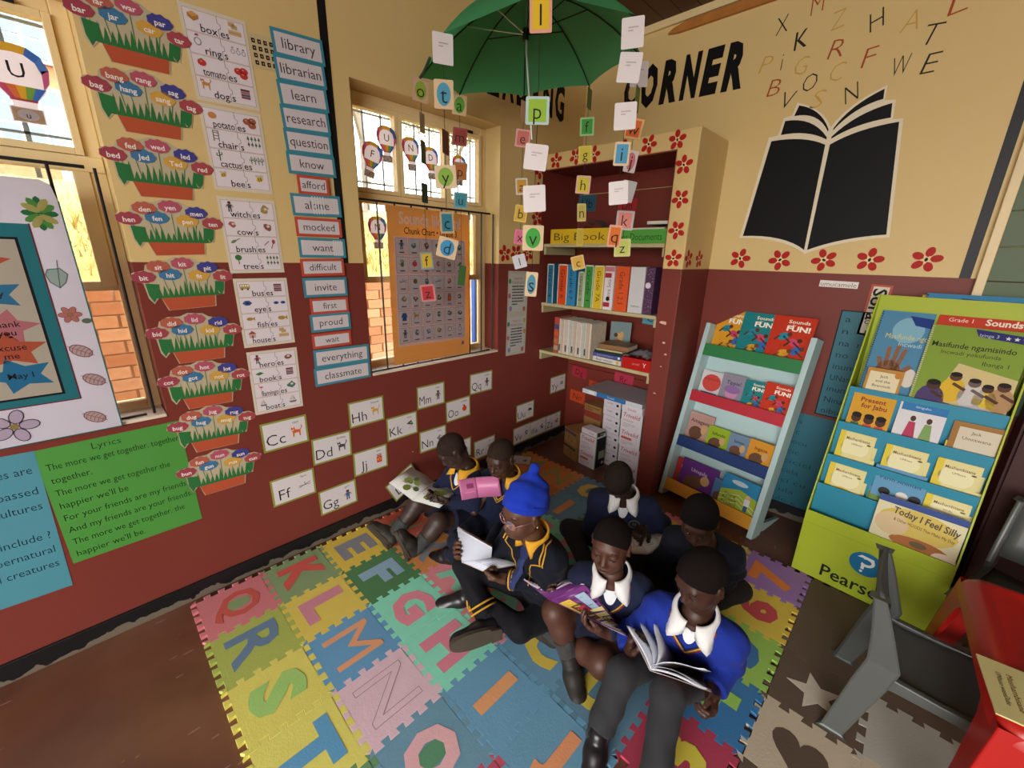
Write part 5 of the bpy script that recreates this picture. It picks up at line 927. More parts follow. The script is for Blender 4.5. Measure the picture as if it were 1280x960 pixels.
def jabu_art(p, w, h):
    p.rect(-w/2, w/2, -h/2, h/2, '#cf9a2c', 0); p.text('Present', 0, h*.33, h*.10, '#8a2a1c', 1, off=.02); p.text('for Jabu', w*.05, h*.20, h*.10, '#8a2a1c', 1, off=.02)
    for cx in (-.28, .02, .3): p.ell(cx*w, -h*.1, w*.12, h*.10, '#4a2c1c', 2); p.ell(cx*w, -h*.03, w*.12, h*.06, '#140c0a', 3); p.rect(cx*w-w*.1, cx*w+w*.1, -h*.5, -h*.2, ['#3a6a4a', '#c84a3a', '#d8d0c0'][int(cx*3+1)], 1)
def dress_art(p, w, h):
    p.rect(-w/2, w/2, -h/2, h/2, '#d4d2d6', 0); p.rect(-w*.45, w*.5, h*.30, h*.48, '#2f74ac', 1); p.text('Izingubo', 0, h*.4, h*.05, '#c8dcec', 2)
    for cx, c in ((-.14, '#b03a5a'), (.2, '#7a9a5a')): p.poly([(cx*w-w*.07, h*.08), (cx*w+w*.07, h*.08), (cx*w+w*.13, -h*.25), (cx*w-w*.13, -h*.25)], c, 2); p.ell(cx*w, h*.15, w*.06, h*.06, '#4a2c1c', 3); p.line([(cx*w, -h*.25), (cx*w, -h*.4)], w*.06, '#4a2c1c', 2)
def jack(p, w, h): p.rect(-w/2, w/2, -h/2, h/2, '#b8863c', 0); p.rect(-w*.42, w*.42, -h*.5, h*.40, '#ded2ae', 1); p.text('Jack', 0, h*.28, h*.08, '#2a2018', 2); p.text('and the', 0, h*.14, h*.08, '#2a2018', 2); p.text('Beanstalk', 0, 0, h*.08, '#2a2018', 2, maxw=w*.7); p.ell(w*.36, h*.36, w*.09, h*.09, '#c07a2c', 2)
def jack2(p, w, h): p.rect(-w/2, w/2, -h/2, h/2, '#9a6f38', 0); p.rect(-w*.36, w*.46, -h*.5, h*.38, '#cfc5ae', 1); p.text('Jack', 0, h*.27, h*.07, '#2a2018', 2); p.text('Umntwana', w*.04, h*.12, h*.08, '#6a3a2c', 2, maxw=w*.7)
def anim_art(p, w, h): p.rect(-w/2, w/2, -h/2, h/2, '#5f93b8', 0); p.rect(-w/2, w/2, -h/2, -h*.1, '#6a8a4a', 1); p.text('Farm Animals', 0, h*.36, h*.09, '#23305a', 2, w=w*.8); [p.ell(w*a, h*.05, w*.12, h*.09, c, 3) for a, c in ((-.25, '#2a2a2e'), (.1, '#d8d4d0'), (.35, '#2a2a2e'))]
def silly_art(p, w, h):
    p.rect(-w/2, w/2, -h/2, h/2, '#d6cda8', 0); p.rect(-w/2, w/2, h*.38, h/2, '#3a4f8c', 1); p.ell(w*.0, h*.08, w*.46, h*.30, '#cdb45c', 1); p.ell(-w*.28, h*.0, w*.2, h*.22, '#d2b890', 2); p.ell(w*.08, -h*.26, w*.34, h*.13, '#a8683c', 2); p.ell(w*.08, -h*.24, w*.1, h*.06, '#6a5a40', 3); p.ell(w*.38, -h*.34, w*.14, h*.12, '#dcc8b0', 3)
    p.text('Today I Feel Silly', w*.08, h*.25, h*.13, '#4a4a44', 4, w=w*.76, off=.02, rot=-.08); p.text('& Other MOODS That Make My Day', w*.08, h*.08, h*.06, '#4a3a28', 4, w=w*.7, rot=-.08)
dbook('blue spiral book with a dark banner and one star at the top', 2.06, 2.385, 0, 1.0, '#3f84b0', iz_art, .055)
dbook('yellow edged book peeking out behind the blue spiral book', 2.045, 2.20, 0, .99, '#c9a94a', None, .075)
dbook('blue spiral book with a hand on the cover', 1.93, 2.115, 0, .915, '#4f86a8', hand_art, .03)
dbook('red topped book behind the green family cover', 2.125, 2.405, 0, .915, '#b83a26', lambda p, w, h: (p.rect(-w/2, w/2, -h/2, h/2, '#bf3d28', 0), p.text('Sounds', w*.2, h*.46, h*.06, '#e8dcc8', 1, off=.03), p.text('Grade 1', -w*.25, h*.46, h*.04, '#e8dcc8', 1)), .035)
dbook('green spiral book with a family drawn on the cover', 2.115, 2.41, 0, .875, '#7f9a38', fam_art, .012)
dbook('small tan booklet titled Jack and the Beanstalk', 1.95, 2.08, 0, .665, '#b8863c', jack, .0)
dbook('orange book titled Present for Jabu with three faces', 1.93, 2.085, 1, .557, '#cf9a2c', jabu_art)
dbook('white and blue booklet with two children in dresses', 2.10, 2.255, 1, .555, '#d4d2d6', dress_art)
dbook('tan booklet at the right end of the second tray', 2.28, 2.425, 1, .515, '#9a6f38', jack2)
for nm, x0, x1, tier, tb_, tf, c2 in (('first', 1.932, 2.082, 2, .432, .372, '#c8a83c'), ('second', 2.105, 2.262, 2, .430, .362, '#7a8a4a'), ('third', 2.275, 2.425, 2, .430, .362, '#6a7a5a')):
    dbook('taller cream reader, %s pile from left in the third tray' % nm, x0, x1-.008, tier, tb_, '#d9cf92', masi(c2), .016); dbook('shorter cream reader, %s pile from left in the third tray' % nm, x0-.004, x1-.02, tier, tf, '#d9cf92', masi(c2, 'Masihambisane', 'UMbuso'), .002)
dbook('taller cream reader at the left of the fourth tray', 1.932, 2.080, 3, .272, '#d9cf92', masi('#c8a83c'), .016); dbook('shorter cream reader at the left of the fourth tray', 1.928, 2.068, 3, .222, '#d9cf92', masi('#c8a83c', 'Masihambisane', 'UMbuso'), .002)
dbook('blue animal booklet in front in the fourth tray', 2.10, 2.272, 3, .248, '#5f93b8', anim_art, .002); dbook('blue animal booklet behind the other in the fourth tray', 2.09, 2.262, 3, .266, '#5f93b8', anim_art, .016)
dbook('taller cream reader at the right of the fourth tray', 2.278, 2.425, 3, .263, '#d9cf92', masi('#6a7a5a'), .016); dbook('shorter cream reader at the right of the fourth tray', 2.274, 2.410, 3, .215, '#d9cf92', masi('#7a6a4a', 'Masihambisane', 'Izindlu'), .002)
dbook('large picture book titled Today I Feel Silly in the lowest tray', 2.140, 2.418, 4, .172, '#d6cda8', silly_art, .002, low=.03)
for k in range(2): block('display_book', ['white booklet lying flat in the lowest blue tray', 'second white booklet lying flat just above in the lowest tray'][k], 'book', DMx @ axes((.115+.008*k, .075, .297+.006*k), (1, .1*k-.05, 0), (0, 1, 0)), .17, .12, .004, '#c9cdd0', group='books in the lime display')

# ---------------------------------------------------------------- red plastic table with booklet, grey plastic chairs
def rrect(x0, x1, y0, y1, r, n=5):
    P = []
    for cx, cy, a in ((x1-r, y0+r, -pi/2), (x1-r, y1-r, 0), (x0+r, y1-r, pi/2), (x0+r, y0+r, pi)): P += [(cx+r*cos(a+k*pi/2/n), cy+r*sin(a+k*pi/2/n)) for k in range(n+1)]
    return P
RED = mat('red_plastic', '#b01812', .35, .04, 10, spec=.5)
tbl = thing('plastic_table', 'red plastic children table at the right edge of the photo', 'table', (2.42, 1.59, .0148), .07)
b = MB(); TW, TD = .62, .33
rings = [(.0, .475), (.012, .492), (.03, .50), (.045, .4985), (.055, .494)]
pr = [rrect(0+i, TW-i, -TD+i, TD-i, .05) for i, _ in rings]; n = len(pr[0]); vs = [(x, y, z) for ring, (_, z) in zip(pr, rings) for x, y in ring]
lo = [(x, y, .44) for x, y in rrect(-.006, TW+.006, -TD-.006, TD+.006, .055)]; vs = lo+vs; fs = []
for r in range(5): fs += [(r*n+i, r*n+(i+1) % n, (r+1)*n+(i+1) % n, (r+1)*n+i) for i in range(n)]
fs.append(tuple(5*n+i for i in range(n))); b.add(vs, fs); b.build('table_top', RED, tbl, True)
for sx in (0, 1):
    for sy in (-1, 1):
        x = .0 if sx == 0 else TW; d = -1 if sx == 0 else 1; y = sy*TD; w = .11
        def P3(k, z): return (x+d*(.5-z)*.09, y+sy*(.5-z)*.07, z)
        bl = MB(); vs = []
        for z, ww in ((.47, .17), (.40, .115), (.25, .085), (.0, .065)):
            ox, oy = x+d*(.47-z)*.09, y+sy*(.47-z)*.07
            vs += [(ox, oy, z), (ox-d*ww, oy, z), (ox-d*ww, oy-sy*.012, z), (ox-d*.014, oy-sy*.014, z), (ox-d*.014, oy-sy*ww, z), (ox, oy-sy*ww, z)]
        fs = []
        for r in range(3): fs += [(r*6+i, r*6+(i+1) % 6, (r+1)*6+(i+1) % 6, (r+1)*6+i) for i in range(6)]
        fs += [tuple(range(18, 24))]; bl.add(vs, fs); bl.build('leg', RED, tbl, False, bevel=.004)
block('reader', 'cream and green booklet lying on the red plastic table', 'book', axes((2.49, 1.375, .5135), (.12, -.99, 0), (.99, .12, 0)), .20, .14, .004, '#d9cf92', art=lambda p, w, h: (p.rect(-w/2, w/2, -h/2, h/2, '#d9cf92', 0), p.poly([(-w*.1, h*.0), (w*.5, h*.0), (w*.5, h*.5), (-w*.1, h*.5)], '#2f5a3c', 1), p.ell(-w*.3, h*.3, w*.1, h*.14, '#d8c23c', 1), p.text('Masihambisane', 0, -h*.12, h*.09, '#6a3a1c', 2, w=w*.6), p.text('UMbuso waseDube', 0, -h*.27, h*.08, '#4a3a20', 2, w=w*.55)))
GREY = mat('grey_plastic_chair', '#505351', .38, .05, 10, spec=.45)
def chair(label, loc, rz, s=1.0):
    """moulded plastic child chair facing local +x; origin on the floor under the backrest"""
    t = thing('plastic_chair', label, 'chair', loc, rz, 'grey plastic chairs'); t.scale = (s, s, s); W2 = .155
    def slab(profile, y0, y1, name, thick=.012, taper=0.0):
        b = MB(); n = len(profile); vs = []; m_ = 8
        for side in (0, 1):
            for i, (x, z) in enumerate(profile):
                a = profile[max(i-1, 0)]; c = profile[min(i+1, n-1)]; dx, dz = c[0]-a[0], c[1]-a[1]; L = math.hypot(dx, dz); nx, nz = -dz/L*thick*side, dx/L*thick*side
                for j in range(m_+1): u = j/m_; y = y0+(y1-y0)*u; bow = .012*(1-(2*u-1)**2); vs.append((x-nx-bow*(1 if z > .33 else 0), y*(1-taper*(z > .45)), z-nz-bow*(.5 if z < .33 else 0)))
        N = m_+1; fs = []
        for side in (0, 1):
            for i in range(n-1):
                for j in range(m_):
                    q_ = side*n*N+i*N+j; f = (q_, q_+1, q_+N+1, q_+N); fs.append(f if side else f[::-1])
        for i in range(n-1):
            for j in (0, m_): a = i*N+j; c = n*N+i*N+j; fs.append((a, a+N, c+N, c) if j else (a, c, c+N, a+N))
        for i in (0, n-1):
            for j in range(m_): a = i*N+j; c = n*N+i*N+j; fs.append((a, c, c+1, a+1) if i else (a, a+1, c+1, c))
        return b.add(vs, fs).build(name, GREY, t, True)
    slab([(-.035, .555), (-.032, .54), (-.02, .48), (.0, .40), (.02, .34)], -W2, W2, 'backrest')
    slab([(.02, .29), (.06, .278), (.16, .275), (.27, .282), (.30, .272), (.312, .25)], -W2, W2, 'seat')
    for sy in (-1, 1):
        y = sy*W2
        for nm, pts in (('leg', [(-.045, .55, .018, 0), (-.03, .50, .024, 0), (-.005, .40, .034, 0), (.012, .32, .044, 0), (-.005, .24, .044, .006), (-.03, .12, .038, .016), (-.055, .0, .033, .026)]), ('leg', [(.29, .275, .034, 0), (.305, .2, .030, .008), (.32, .1, .026, .016), (.335, .0, .022, .024)])):
            b = MB(); vs = []
            for x, z, hw, o in pts: vs += [(x-hw, y+sy*(o+.008), z), (x+hw, y+sy*(o+.008), z), (x+hw*.8, y+sy*(o-.012), z), (x-hw*.8, y+sy*(o-.012), z)]
            fs = [(r*4+i, r*4+(i+1) % 4, (r+1)*4+(i+1) % 4, (r+1)*4+i) for r in range(len(pts)-1) for i in range(4)]; fs += [(0, 1, 2, 3), tuple(len(vs)-1-k for k in range(4))]
            b.add(vs, fs).build(nm, GREY, t, False, bevel=.008)
        b = MB(); vs = []
        for x, z, h in ((.0, .29, .05), (.05, .28, .032), (.15, .272, .024), (.25, .272, .028), (.31, .26, .034)): vs += [(x, y+sy*.008, z+.012), (x, y+sy*.008, z-h), (x, y-sy*.012, z-h), (x, y-sy*.012, z+.012)]
        b.add(vs, [(r*4+i, r*4+(i+1) % 4, (r+1)*4+(i+1) % 4, (r+1)*4+i) for r in range(4) for i in range(4)]).build('side_apron', GREY, t, False, bevel=.004)
    return t
chair('grey plastic child chair pushed up to the red table', (2.235, 1.615, .015), .03)
chair('grey plastic chair behind the red table at the right edge', (2.70, 2.33, .0148), -1.9, 1.14)

# ---------------------------------------------------------------- green umbrella hung upside as a mobile, with letter cards on threads
TIP = dict(a=(.597, 1.048), b=(1.035, 1.101), c=(1.185, 1.402), d=(1.062, 1.677), e=(.728, 1.809), f=(.399, 1.704), g=(.163, 1.473), h=(.190, 1.220)); ZT = 2.32
AP = Vector((.684, 1.404, 2.545)); GRN = mat('green_nylon', '#56b27a', .5, .06, 5, .05, 30, thin=.55)
um = thing('umbrella', 'open green umbrella hanging from the ceiling as a letter mobile', 'umbrella', tuple(AP))
keys = 'abcdefgh'; T3 = [Vector((*TIP[k], ZT)) for k in keys]
def ribp(k, s):
    d = T3[k]-AP; p = AP+d*s; p.z = AP.z+(ZT-AP.z)*s**2.0; return p
NS, NT = 10, 8
for k in range(8):
    b = MB(); vs = []
    for i in range(NS+1):
        s = i/NS; A, B_ = ribp(k, s), ribp((k+1) % 8, s)
        for j in range(NT+1):
            u = j/NT; p = A.lerp(B_, u); sag = 4*u*(1-u); p = p.lerp(AP, .035*sag*s**2.5); p.z -= .0*sag; vs.append(p-AP)
    N = NT+1; b.add(vs, [(i*N+j, i*N+j+1, (i+1)*N+j+1, (i+1)*N+j) for i in range(NS) for j in range(NT)]); b.build('canopy_panel', GRN, um, True)
    MB().tube([ribp(k, i/8)-AP-Vector((0, 0, .006)) for i in range(9)], .0028, 5).build('rib', IRON, um)
    r0 = Vector((AP.x, AP.y, 2.405)); MB().tube([r0-AP, ribp(k, .52)-AP-Vector((0, 0, .008))], .0024, 5).build('stretcher', mat('bright_steel', '#b9bdb6', .3, metal=.7) if k in (0, 7) else IRON, um)
MB().tube([(0, 0, .03), (.004, .004, -.2), (.03, .028, -.52)], .0055, 8).build('shaft', MATS['bright_steel'], um)
MB().tube([(0, 0, .03), (0, 0, .06)], .006, 6).build('ferrule', IRON, um); MB().tube([(0, 0, -.12), (.001, 0, -.16)], .013, 8).build('runner', IRON, um)
MB().tube([(0, 0, .055), (0, 0, .398)], .0015, 4).build('hanging_cord', IRON, um)
b = MB(); b.tube([T3[7]-AP, T3[7].lerp(T3[0], .18)-AP+Vector((.0, -.0, -.006)), T3[7].lerp(T3[0], .36)-AP+Vector((0, 0, -.004)), T3[7].lerp(T3[0], .5)-AP], .006, 6); b.build('strap', mat('dark_green_strap', '#164a3a', .6), um)
TAN, WHT = '#cdb48c', '#d9d2d2'
CARDS = dict(a=[(2.272, 'w', WHT, None, '', .078, .100, 12, 0, 'thread nearest the left window'), (2.125, 'o', TAN, '#4b93b0', 't', .074, .098, 0, 0, ''), (1.962, 'r', '#7a3a34', None, '', .06, .085, 66, 0, ''), (1.838, 'o', TAN, '#7fa63c', 'y', .085, .086, -5, 3, ''), (1.665, 'r', TAN, '#3f88a0', 'c', .062, .085, 25, 3, ''), (1.565, 'o', TAN, '#3a88b4', 'd', .082, .082, 0, -14, '')],
  b=[(2.262, 'r', '#d89a84', '#d8b428', 'l', .070, .098, 0, 2, ''), (2.00, 'r', '#a8c4c0', '#8fb53a', 'p', .078, .082, 0, 0, ''), (1.862, 'w', WHT, None, '', .078, .080, 0, -6, ''), (1.732, 'w', WHT, None, '', .078, .086, 0, 4, ''), (1.602, 'o', TAN, '#3f9c3a', 'v', .075, .086, 0, 0, ''), (1.440, 'o', TAN, '#4a88a4', 's', .044, .088, 0, -3, '')],
  c=[(2.268, 'w', WHT, None, '', .074, .090, 0, 3, ''), (2.168, 'w', WHT, None, '', .076, .090, 0, -5, ''), (2.022, 'w', WHT, None, '', .076, .086, 0, 2, ''), (1.902, 'r', TAN, '#4a92b4', 'i', .055, .078, 0, -2, ''), (1.772, 'w', WHT, None, '', .07, .080, 0, 5, ''), (1.620, 'r', '#d8a08c', '#d2702e', 'q', .050, .080, 10, -4, '')],
  d=[(2.252, 'w', WHT, None, '', .074, .09, 20, 3, ''), (2.165, 'r', '#5f8f3a', None, '', .06, .09, 74, 0, ''), (2.058, 'r', '#d8a868', '#d8662a', 'w', .072, .076, 0, -10, ''), (1.935, 'o', WHT, '#d07a84', 'j', .052, .086, 15, -8, ''), (1.818, 'w', '#a8a4a4', None, '', .06, .085, 0, -12, ''), (1.700, 'r', '#a9a8a8', '#d8857a', 'k', .076, .080, 0, -3, ''), (1.585, 'r', '#cfcf7a', '#c9cf6a', 'z', .072, .076, 0, 3, '')],
  e=[(2.265, 'r', '#5a7a3c', None, '', .06, .085, 70, 0, ''), (2.148, 'r', '#8fb87a', '#3f8f3a', 'f', .068, .080, 0, 2, ''), (2.028, 'r', '#cdb84a', '#c9b83c', 'g', .066, .074, 0, 3, ''), (1.890, 'r', '#d8a890', '#cfc03a', 'h', .072, .084, 0, -3, ''), (1.760, 'r', '#e0d49a', '#d8c86a', 'n', .052, .086, 30, 4, ''), (1.640, 'r', '#dcc86a', '#d8c050', '', .040, .088, 30, 0, ''), (1.512, 'r', '#dcb86a', '#d8ac48', 'c', .068, .072, 0, 14, '')],
  f=[(2.250, 'r', '#d8a890', None, '', .06, .095, 58, 0, ''), (2.128, 'r', '#d8a098', '#cc7268', 'e', .078, .084, 0, -6, ''), (1.898, 'r', WHT, '#d09a3c', 'a', .066, .082, 10, 4, ''), (1.762, 'r', '#dcb850', '#d8b040', 'b', .070, .086, 0, -8, ''), (1.640, 'r', '#d8708c', '#d06a8a', 'x', .066, .078, 0, -6, ''), (1.510, 'w', '#cfd0d8', None, 'l', .072, .074, 0, 16, '')],
  g=[(2.272, 'o', TAN, '#5f9a3a', 'a', .074, .092, 10, -4, ''), (2.128, 'r', '#8f3d36', '#8a3632', 'm', .076, .084, 0, -5, ''), (1.965, 'r', '#9a7350', '#a8642e', 'p', .074, .086, 0, -4, ''), (1.822, 'r', '#6a98a0', '#3a8494', 'u', .074, .080, 0, -3, ''), (1.425, 'r', '#4f7a44', None, '', .05, .11, 35, -8, '')],
  h=[(2.268, 'o', '#c9a088', '#8fa63e', 'o', .076, .096, 20, -6, ''), (2.135, 'r', '#b8a488', None, '', .05, .085, 62, 0, ''), (2.010, 'r', '#3a5a3c', None, '', .055, .10, 66, 0, ''), (1.828, 'r', '#38563c', None, '', .055, .09, 58, 0, ''), (1.505, 'r', '#8a9a98', '#cfae3a', 'f', .066, .086, 10, 5, ''), (1.340, 'r', '#c07a78', '#b02f38', 'z', .076, .088, 0, 6, '')])
THR = dict(a='near left thread', b='nearest thread', c='near right thread', d='right thread', e='far right thread', f='far thread', g='far left thread', h='left thread')
NUM = ['top', 'second', 'third', 'fourth', 'fifth', 'sixth', 'lowest']
CN = {WHT: 'white', TAN: 'tan'}
CAM_SPOT = Vector((2.1, -.1, 0))   # camera's floor position; the hung cards are turned to face it
def cname(c):
    h_, s_, v_ = colorsys.rgb_to_hsv(*[int(c[i:i+2], 16)/255 for i in (1, 3, 5)])
    if s_ < .12: return 'white' if v_ > .75 else 'grey'
    h_ *= 360
    return ('red' if v_ < .75 else 'pink') if h_ < 16 or h_ > 330 else 'orange' if h_ < 38 else 'yellow' if h_ < 66 else 'green' if h_ < 160 else 'blue'
for k in keys:
    x, y = TIP[k]; zl = CARDS[k][-1][0]
    th = MB().tube([(0, 0, ZT-.002), (.002, -.001, (ZT+zl)/2), (0, 0, zl-.03)], .0011, 4).build('thread', mat('dark_thread', '#2a1c18', .8)); th.location = (x, y, 0); tag(th, 'dark %s of the umbrella mobile' % THR[k], 'thread', 'umbrella threads')
    for i, (z, shp, c1, c2, ch, w, h, yaw, tilt, _) in enumerate(CARDS[k]):
        d = Vector((CAM_SPOT.x-x, CAM_SPOT.y-y, 0)).normalized(); ang = math.atan2(d.y, d.x)+radians(yaw); nv = Vector((cos(ang), sin(ang), 0)); xv = Vector((-sin(ang), cos(ang), 0))
        M_ = axes((x+nv.x*.003, y+nv.y*.003, z), xv, (0, 0, 1)) @ Matrix.Rotation(radians(tilt), 4, 'Z')
        lab = '%s card%s, %s on the %s of the umbrella' % (('blank '+cname(c1)) if not ch else cname(c2 or c1), ' lettered '+ch if ch else '', NUM[i], THR[k])
        o = sheet('letter_card', lab, 'card', M_, w, h, mat('hung_'+c1, c1, .4, .03), 'letter cards on the umbrella mobile', outline=rrect(-w/2, w/2, -h/2, h/2, .005, 3), t=.001); p = Print(z=.0009)
        if c2:
            if shp == 'o': p.ell(0, 0, w*.36, h*.40, c2, 0, 20)
            else: p.rect(-w*.38, w*.38, -h*.40, h*.40, c2, 0)
        if ch: p.text(ch, 0, 0, h*.60, '#1f241c', 1, off=-.006)
        elif shp == 'w': p.lines(-w*.2, w*.25, h*.02, h*.22, 2, '#b0a0a0', 1, seed=i)
        if p.v: p.done(o, 'printed_letter')

# dark box added where deep shade lies behind the table
t = thing('shade_box', 'dark maroon box added for the shade behind the red table', 'shade_box', (2.50, 2.59, .0005)); DKW = mat('shade_maroon', '#3a1814', .5, .15, 5)
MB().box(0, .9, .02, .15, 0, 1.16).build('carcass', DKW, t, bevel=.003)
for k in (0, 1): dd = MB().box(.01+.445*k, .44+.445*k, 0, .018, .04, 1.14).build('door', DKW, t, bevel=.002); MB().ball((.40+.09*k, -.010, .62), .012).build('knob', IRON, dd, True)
# ---------------------------------------------------------------- children: joints in metres (a = one side, b = the other)
JOINTS = {
'k7': {'P':[1.746,1.26,0.1],'N':[1.788,1.106,0.45],'H':[1.788,1.098,0.6],'fwd':[0.164,-0.987,0.0],'hf':[-0.315,-0.842,-0.438],'side':[0.987,0.164,0.0],'Sa':[1.681,1.088,0.41],'Sb':[1.895,1.124,0.41],'Ea':[1.604,1.047,0.27],'Wa':[1.635,1.001,0.26],'Eb':[1.903,1.158,0.31],'Wb':[1.894,1.049,0.285],'Ha':[1.682,1.249,0.1],'Hb':[1.81,1.271,0.1],'Ka':[1.652,0.93,0.23],'Aa':[1.648,0.817,0.075],'Kb':[1.791,0.964,0.24],'Ab':[1.842,0.804,0.075],'Ta':[1.708,0.69,0.03],'Tb':[1.88,0.668,0.03],'Ga':[1.624,1.015,0.31],'Gb':[1.913,1.002,0.27]} ,
'k5': {'P':[1.462,1.184,0.1],'N':[1.494,1.087,0.43],'H':[1.486,1.071,0.57],'fwd':[0.457,-0.89,0.0],'hf':[0.237,-0.966,-0.105],'side':[0.89,0.457,0.0],'Sa':[1.405,1.041,0.39],'Sb':[1.583,1.133,0.39],'Ea':[1.334,1.042,0.25],'Wa':[1.322,0.996,0.3],'Eb':[1.579,1.131,0.25],'Wb':[1.54,0.999,0.27],'Ha':[1.404,1.154,0.1],'Hb':[1.52,1.214,0.1],'Ka':[1.343,0.96,0.24],'Aa':[1.426,0.959,0.07],'Kb':[1.539,0.998,0.12],'Ab':[1.296,1.013,0.05],'Ta':[1.492,0.903,0.045],'Tb':[1.218,1.013,0.04],'Ga':[1.307,0.946,0.36],'Gb':[1.485,0.966,0.3]} ,
'k4': {'P':[1.227,1.684,0.1],'N':[1.261,1.574,0.44],'H':[1.26,1.502,0.56],'fwd':[0.449,-0.893,0.0],'hf':[0.132,-0.315,-0.94],'side':[0.893,0.449,0.0],'Sa':[1.156,1.521,0.4],'Sb':[1.366,1.627,0.4],'Ea':[1.14,1.492,0.25],'Wa':[1.216,1.511,0.22],'Eb':[1.426,1.671,0.32],'Wb':[1.373,1.598,0.315],'Ha':[1.169,1.655,0.1],'Hb':[1.285,1.713,0.1],'Ka':[1.0,1.515,0.15],'Aa':[1.202,1.427,0.06],'Kb':[1.453,1.697,0.15],'Ab':[1.314,1.519,0.06],'Ta':[1.132,1.419,0.04],'Tb':[1.387,1.588,0.04],'Ga':[1.269,1.516,0.2],'Gb':[1.414,1.476,0.305]} ,
'k6': {'P':[1.634,1.732,0.1],'N':[1.655,1.541,0.43],'H':[1.648,1.452,0.57],'fwd':[0.261,-0.965,0.0],'hf':[0.168,-0.85,-0.5],'side':[0.965,0.261,0.0],'Sa':[1.551,1.513,0.39],'Sb':[1.759,1.569,0.39],'Ea':[1.508,1.5,0.26],'Wa':[1.563,1.533,0.18],'Eb':[1.773,1.607,0.31],'Wb':[1.687,1.605,0.18],'Ha':[1.571,1.715,0.1],'Hb':[1.697,1.749,0.1],'Ka':[1.43,1.548,0.13],'Aa':[1.602,1.552,0.06],'Kb':[1.785,1.73,0.13],'Ab':[1.662,1.563,0.06],'Ta':[1.658,1.555,0.04],'Tb':[1.629,1.494,0.04],'Ga':[1.612,1.545,0.16],'Gb':[1.658,1.553,0.16]} ,
'k3': {'P':[1.2,1.104,0.11],'N':[1.211,0.974,0.5],'H':[1.213,0.905,0.645],'fwd':[-0.088,-0.996,0.0],'hf':[-0.175,-0.975,-0.139],'side':[0.996,-0.088,0.0],'Sa':[1.106,0.983,0.46],'Sb':[1.316,0.965,0.46],'Ea':[1.014,0.92,0.3],'Wa':[0.968,0.862,0.33],'Eb':[1.29,0.964,0.33],'Wb':[1.156,0.893,0.31],'Ha':[1.135,1.11,0.11],'Hb':[1.265,1.098,0.11],'Ka':[0.906,0.867,0.24],'Aa':[1.103,0.84,0.09],'Kb':[1.236,0.881,0.13],'Ab':[0.906,0.902,0.06],'Ta':[1.024,0.685,0.08],'Tb':[0.863,0.852,0.05],'Ga':[0.946,0.815,0.36],'Gb':[1.057,0.841,0.31]} ,
'k2': {'P':[0.632,1.334,0.1],'N':[0.732,1.302,0.44],'H':[0.74,1.245,0.57],'fwd':[0.416,-0.909,0.0],'hf':[0.173,-0.924,-0.342],'side':[0.909,0.416,0.0],'Sa':[0.641,1.26,0.4],'Sb':[0.823,1.344,0.4],'Ea':[0.561,1.227,0.26],'Wa':[0.637,1.174,0.27],'Eb':[0.904,1.307,0.3],'Wb':[0.71,1.316,0.28],'Ha':[0.573,1.307,0.1],'Hb':[0.691,1.361,0.1],'Ka':[0.678,1.01,0.16],'Aa':[0.689,1.15,0.06],'Kb':[0.851,1.071,0.15],'Ab':[0.627,0.996,0.06],'Ta':[0.773,1.201,0.04],'Tb':[0.548,0.967,0.04],'Ga':[0.627,1.205,0.3],'Gb':[0.662,1.242,0.29]} ,
'k1': {'P':[0.447,1.251,0.1],'N':[0.505,1.214,0.42],'H':[0.468,1.146,0.545],'fwd':[-0.073,-0.997,0.0],'hf':[-0.242,-0.703,-0.669],'side':[0.997,-0.073,0.0],'Sa':[0.41,1.221,0.38],'Sb':[0.6,1.207,0.38],'Ea':[0.356,1.129,0.26],'Wa':[0.41,1.09,0.25],'Eb':[0.626,1.161,0.28],'Wb':[0.508,1.114,0.26],'Ha':[0.382,1.256,0.1],'Hb':[0.512,1.246,0.1],'Ka':[0.331,1.005,0.22],'Aa':[0.306,0.866,0.07],'Kb':[0.517,1.01,0.19],'Ab':[0.482,0.899,0.07],'Ta':[0.176,0.836,0.12],'Tb':[0.462,0.849,0.22],'Ga':[0.412,1.046,0.27],'Gb':[0.497,1.048,0.27]} ,
}
BKP = {'k7': [[1.741, 0.924, 0.33], [1.753, 1.049, 0.205], [1.628, 0.967, 0.385], [1.896, 0.99, 0.33]], 'k5': [[1.339, 0.931, 0.31], [1.443, 0.992, 0.41], [1.253, 0.874, 0.385], [1.642, 0.949, 0.37], [1.18, 0.957, 0.284], [1.6, 1.044, 0.262]], 'k3': [[0.973, 0.806, 0.33], [1.047, 0.898, 0.345], [0.884, 0.858, 0.43], [1.061, 0.841, 0.32], [1.073, 0.878, 0.43], [1.157, 0.951, 0.345]], 'k2': [[0.687, 1.142, 0.36], [0.656, 1.148, 0.455], [0.646, 1.065, 0.37], [0.779, 1.218, 0.36]], 'k1': [[0.347, 0.967, 0.26], [0.308, 1.131, 0.28], [0.152, 0.966, 0.3], [0.506, 1.046, 0.27]], 'k4': [[1.448, 1.48, 0.27], [1.362, 1.54, 0.285], [1.402, 1.431, 0.28], [1.489, 1.617, 0.275]]}
V3 = lambda q: np.array(q, float)
def nrm(v): v = np.asarray(v, float); return v/np.linalg.norm(v)
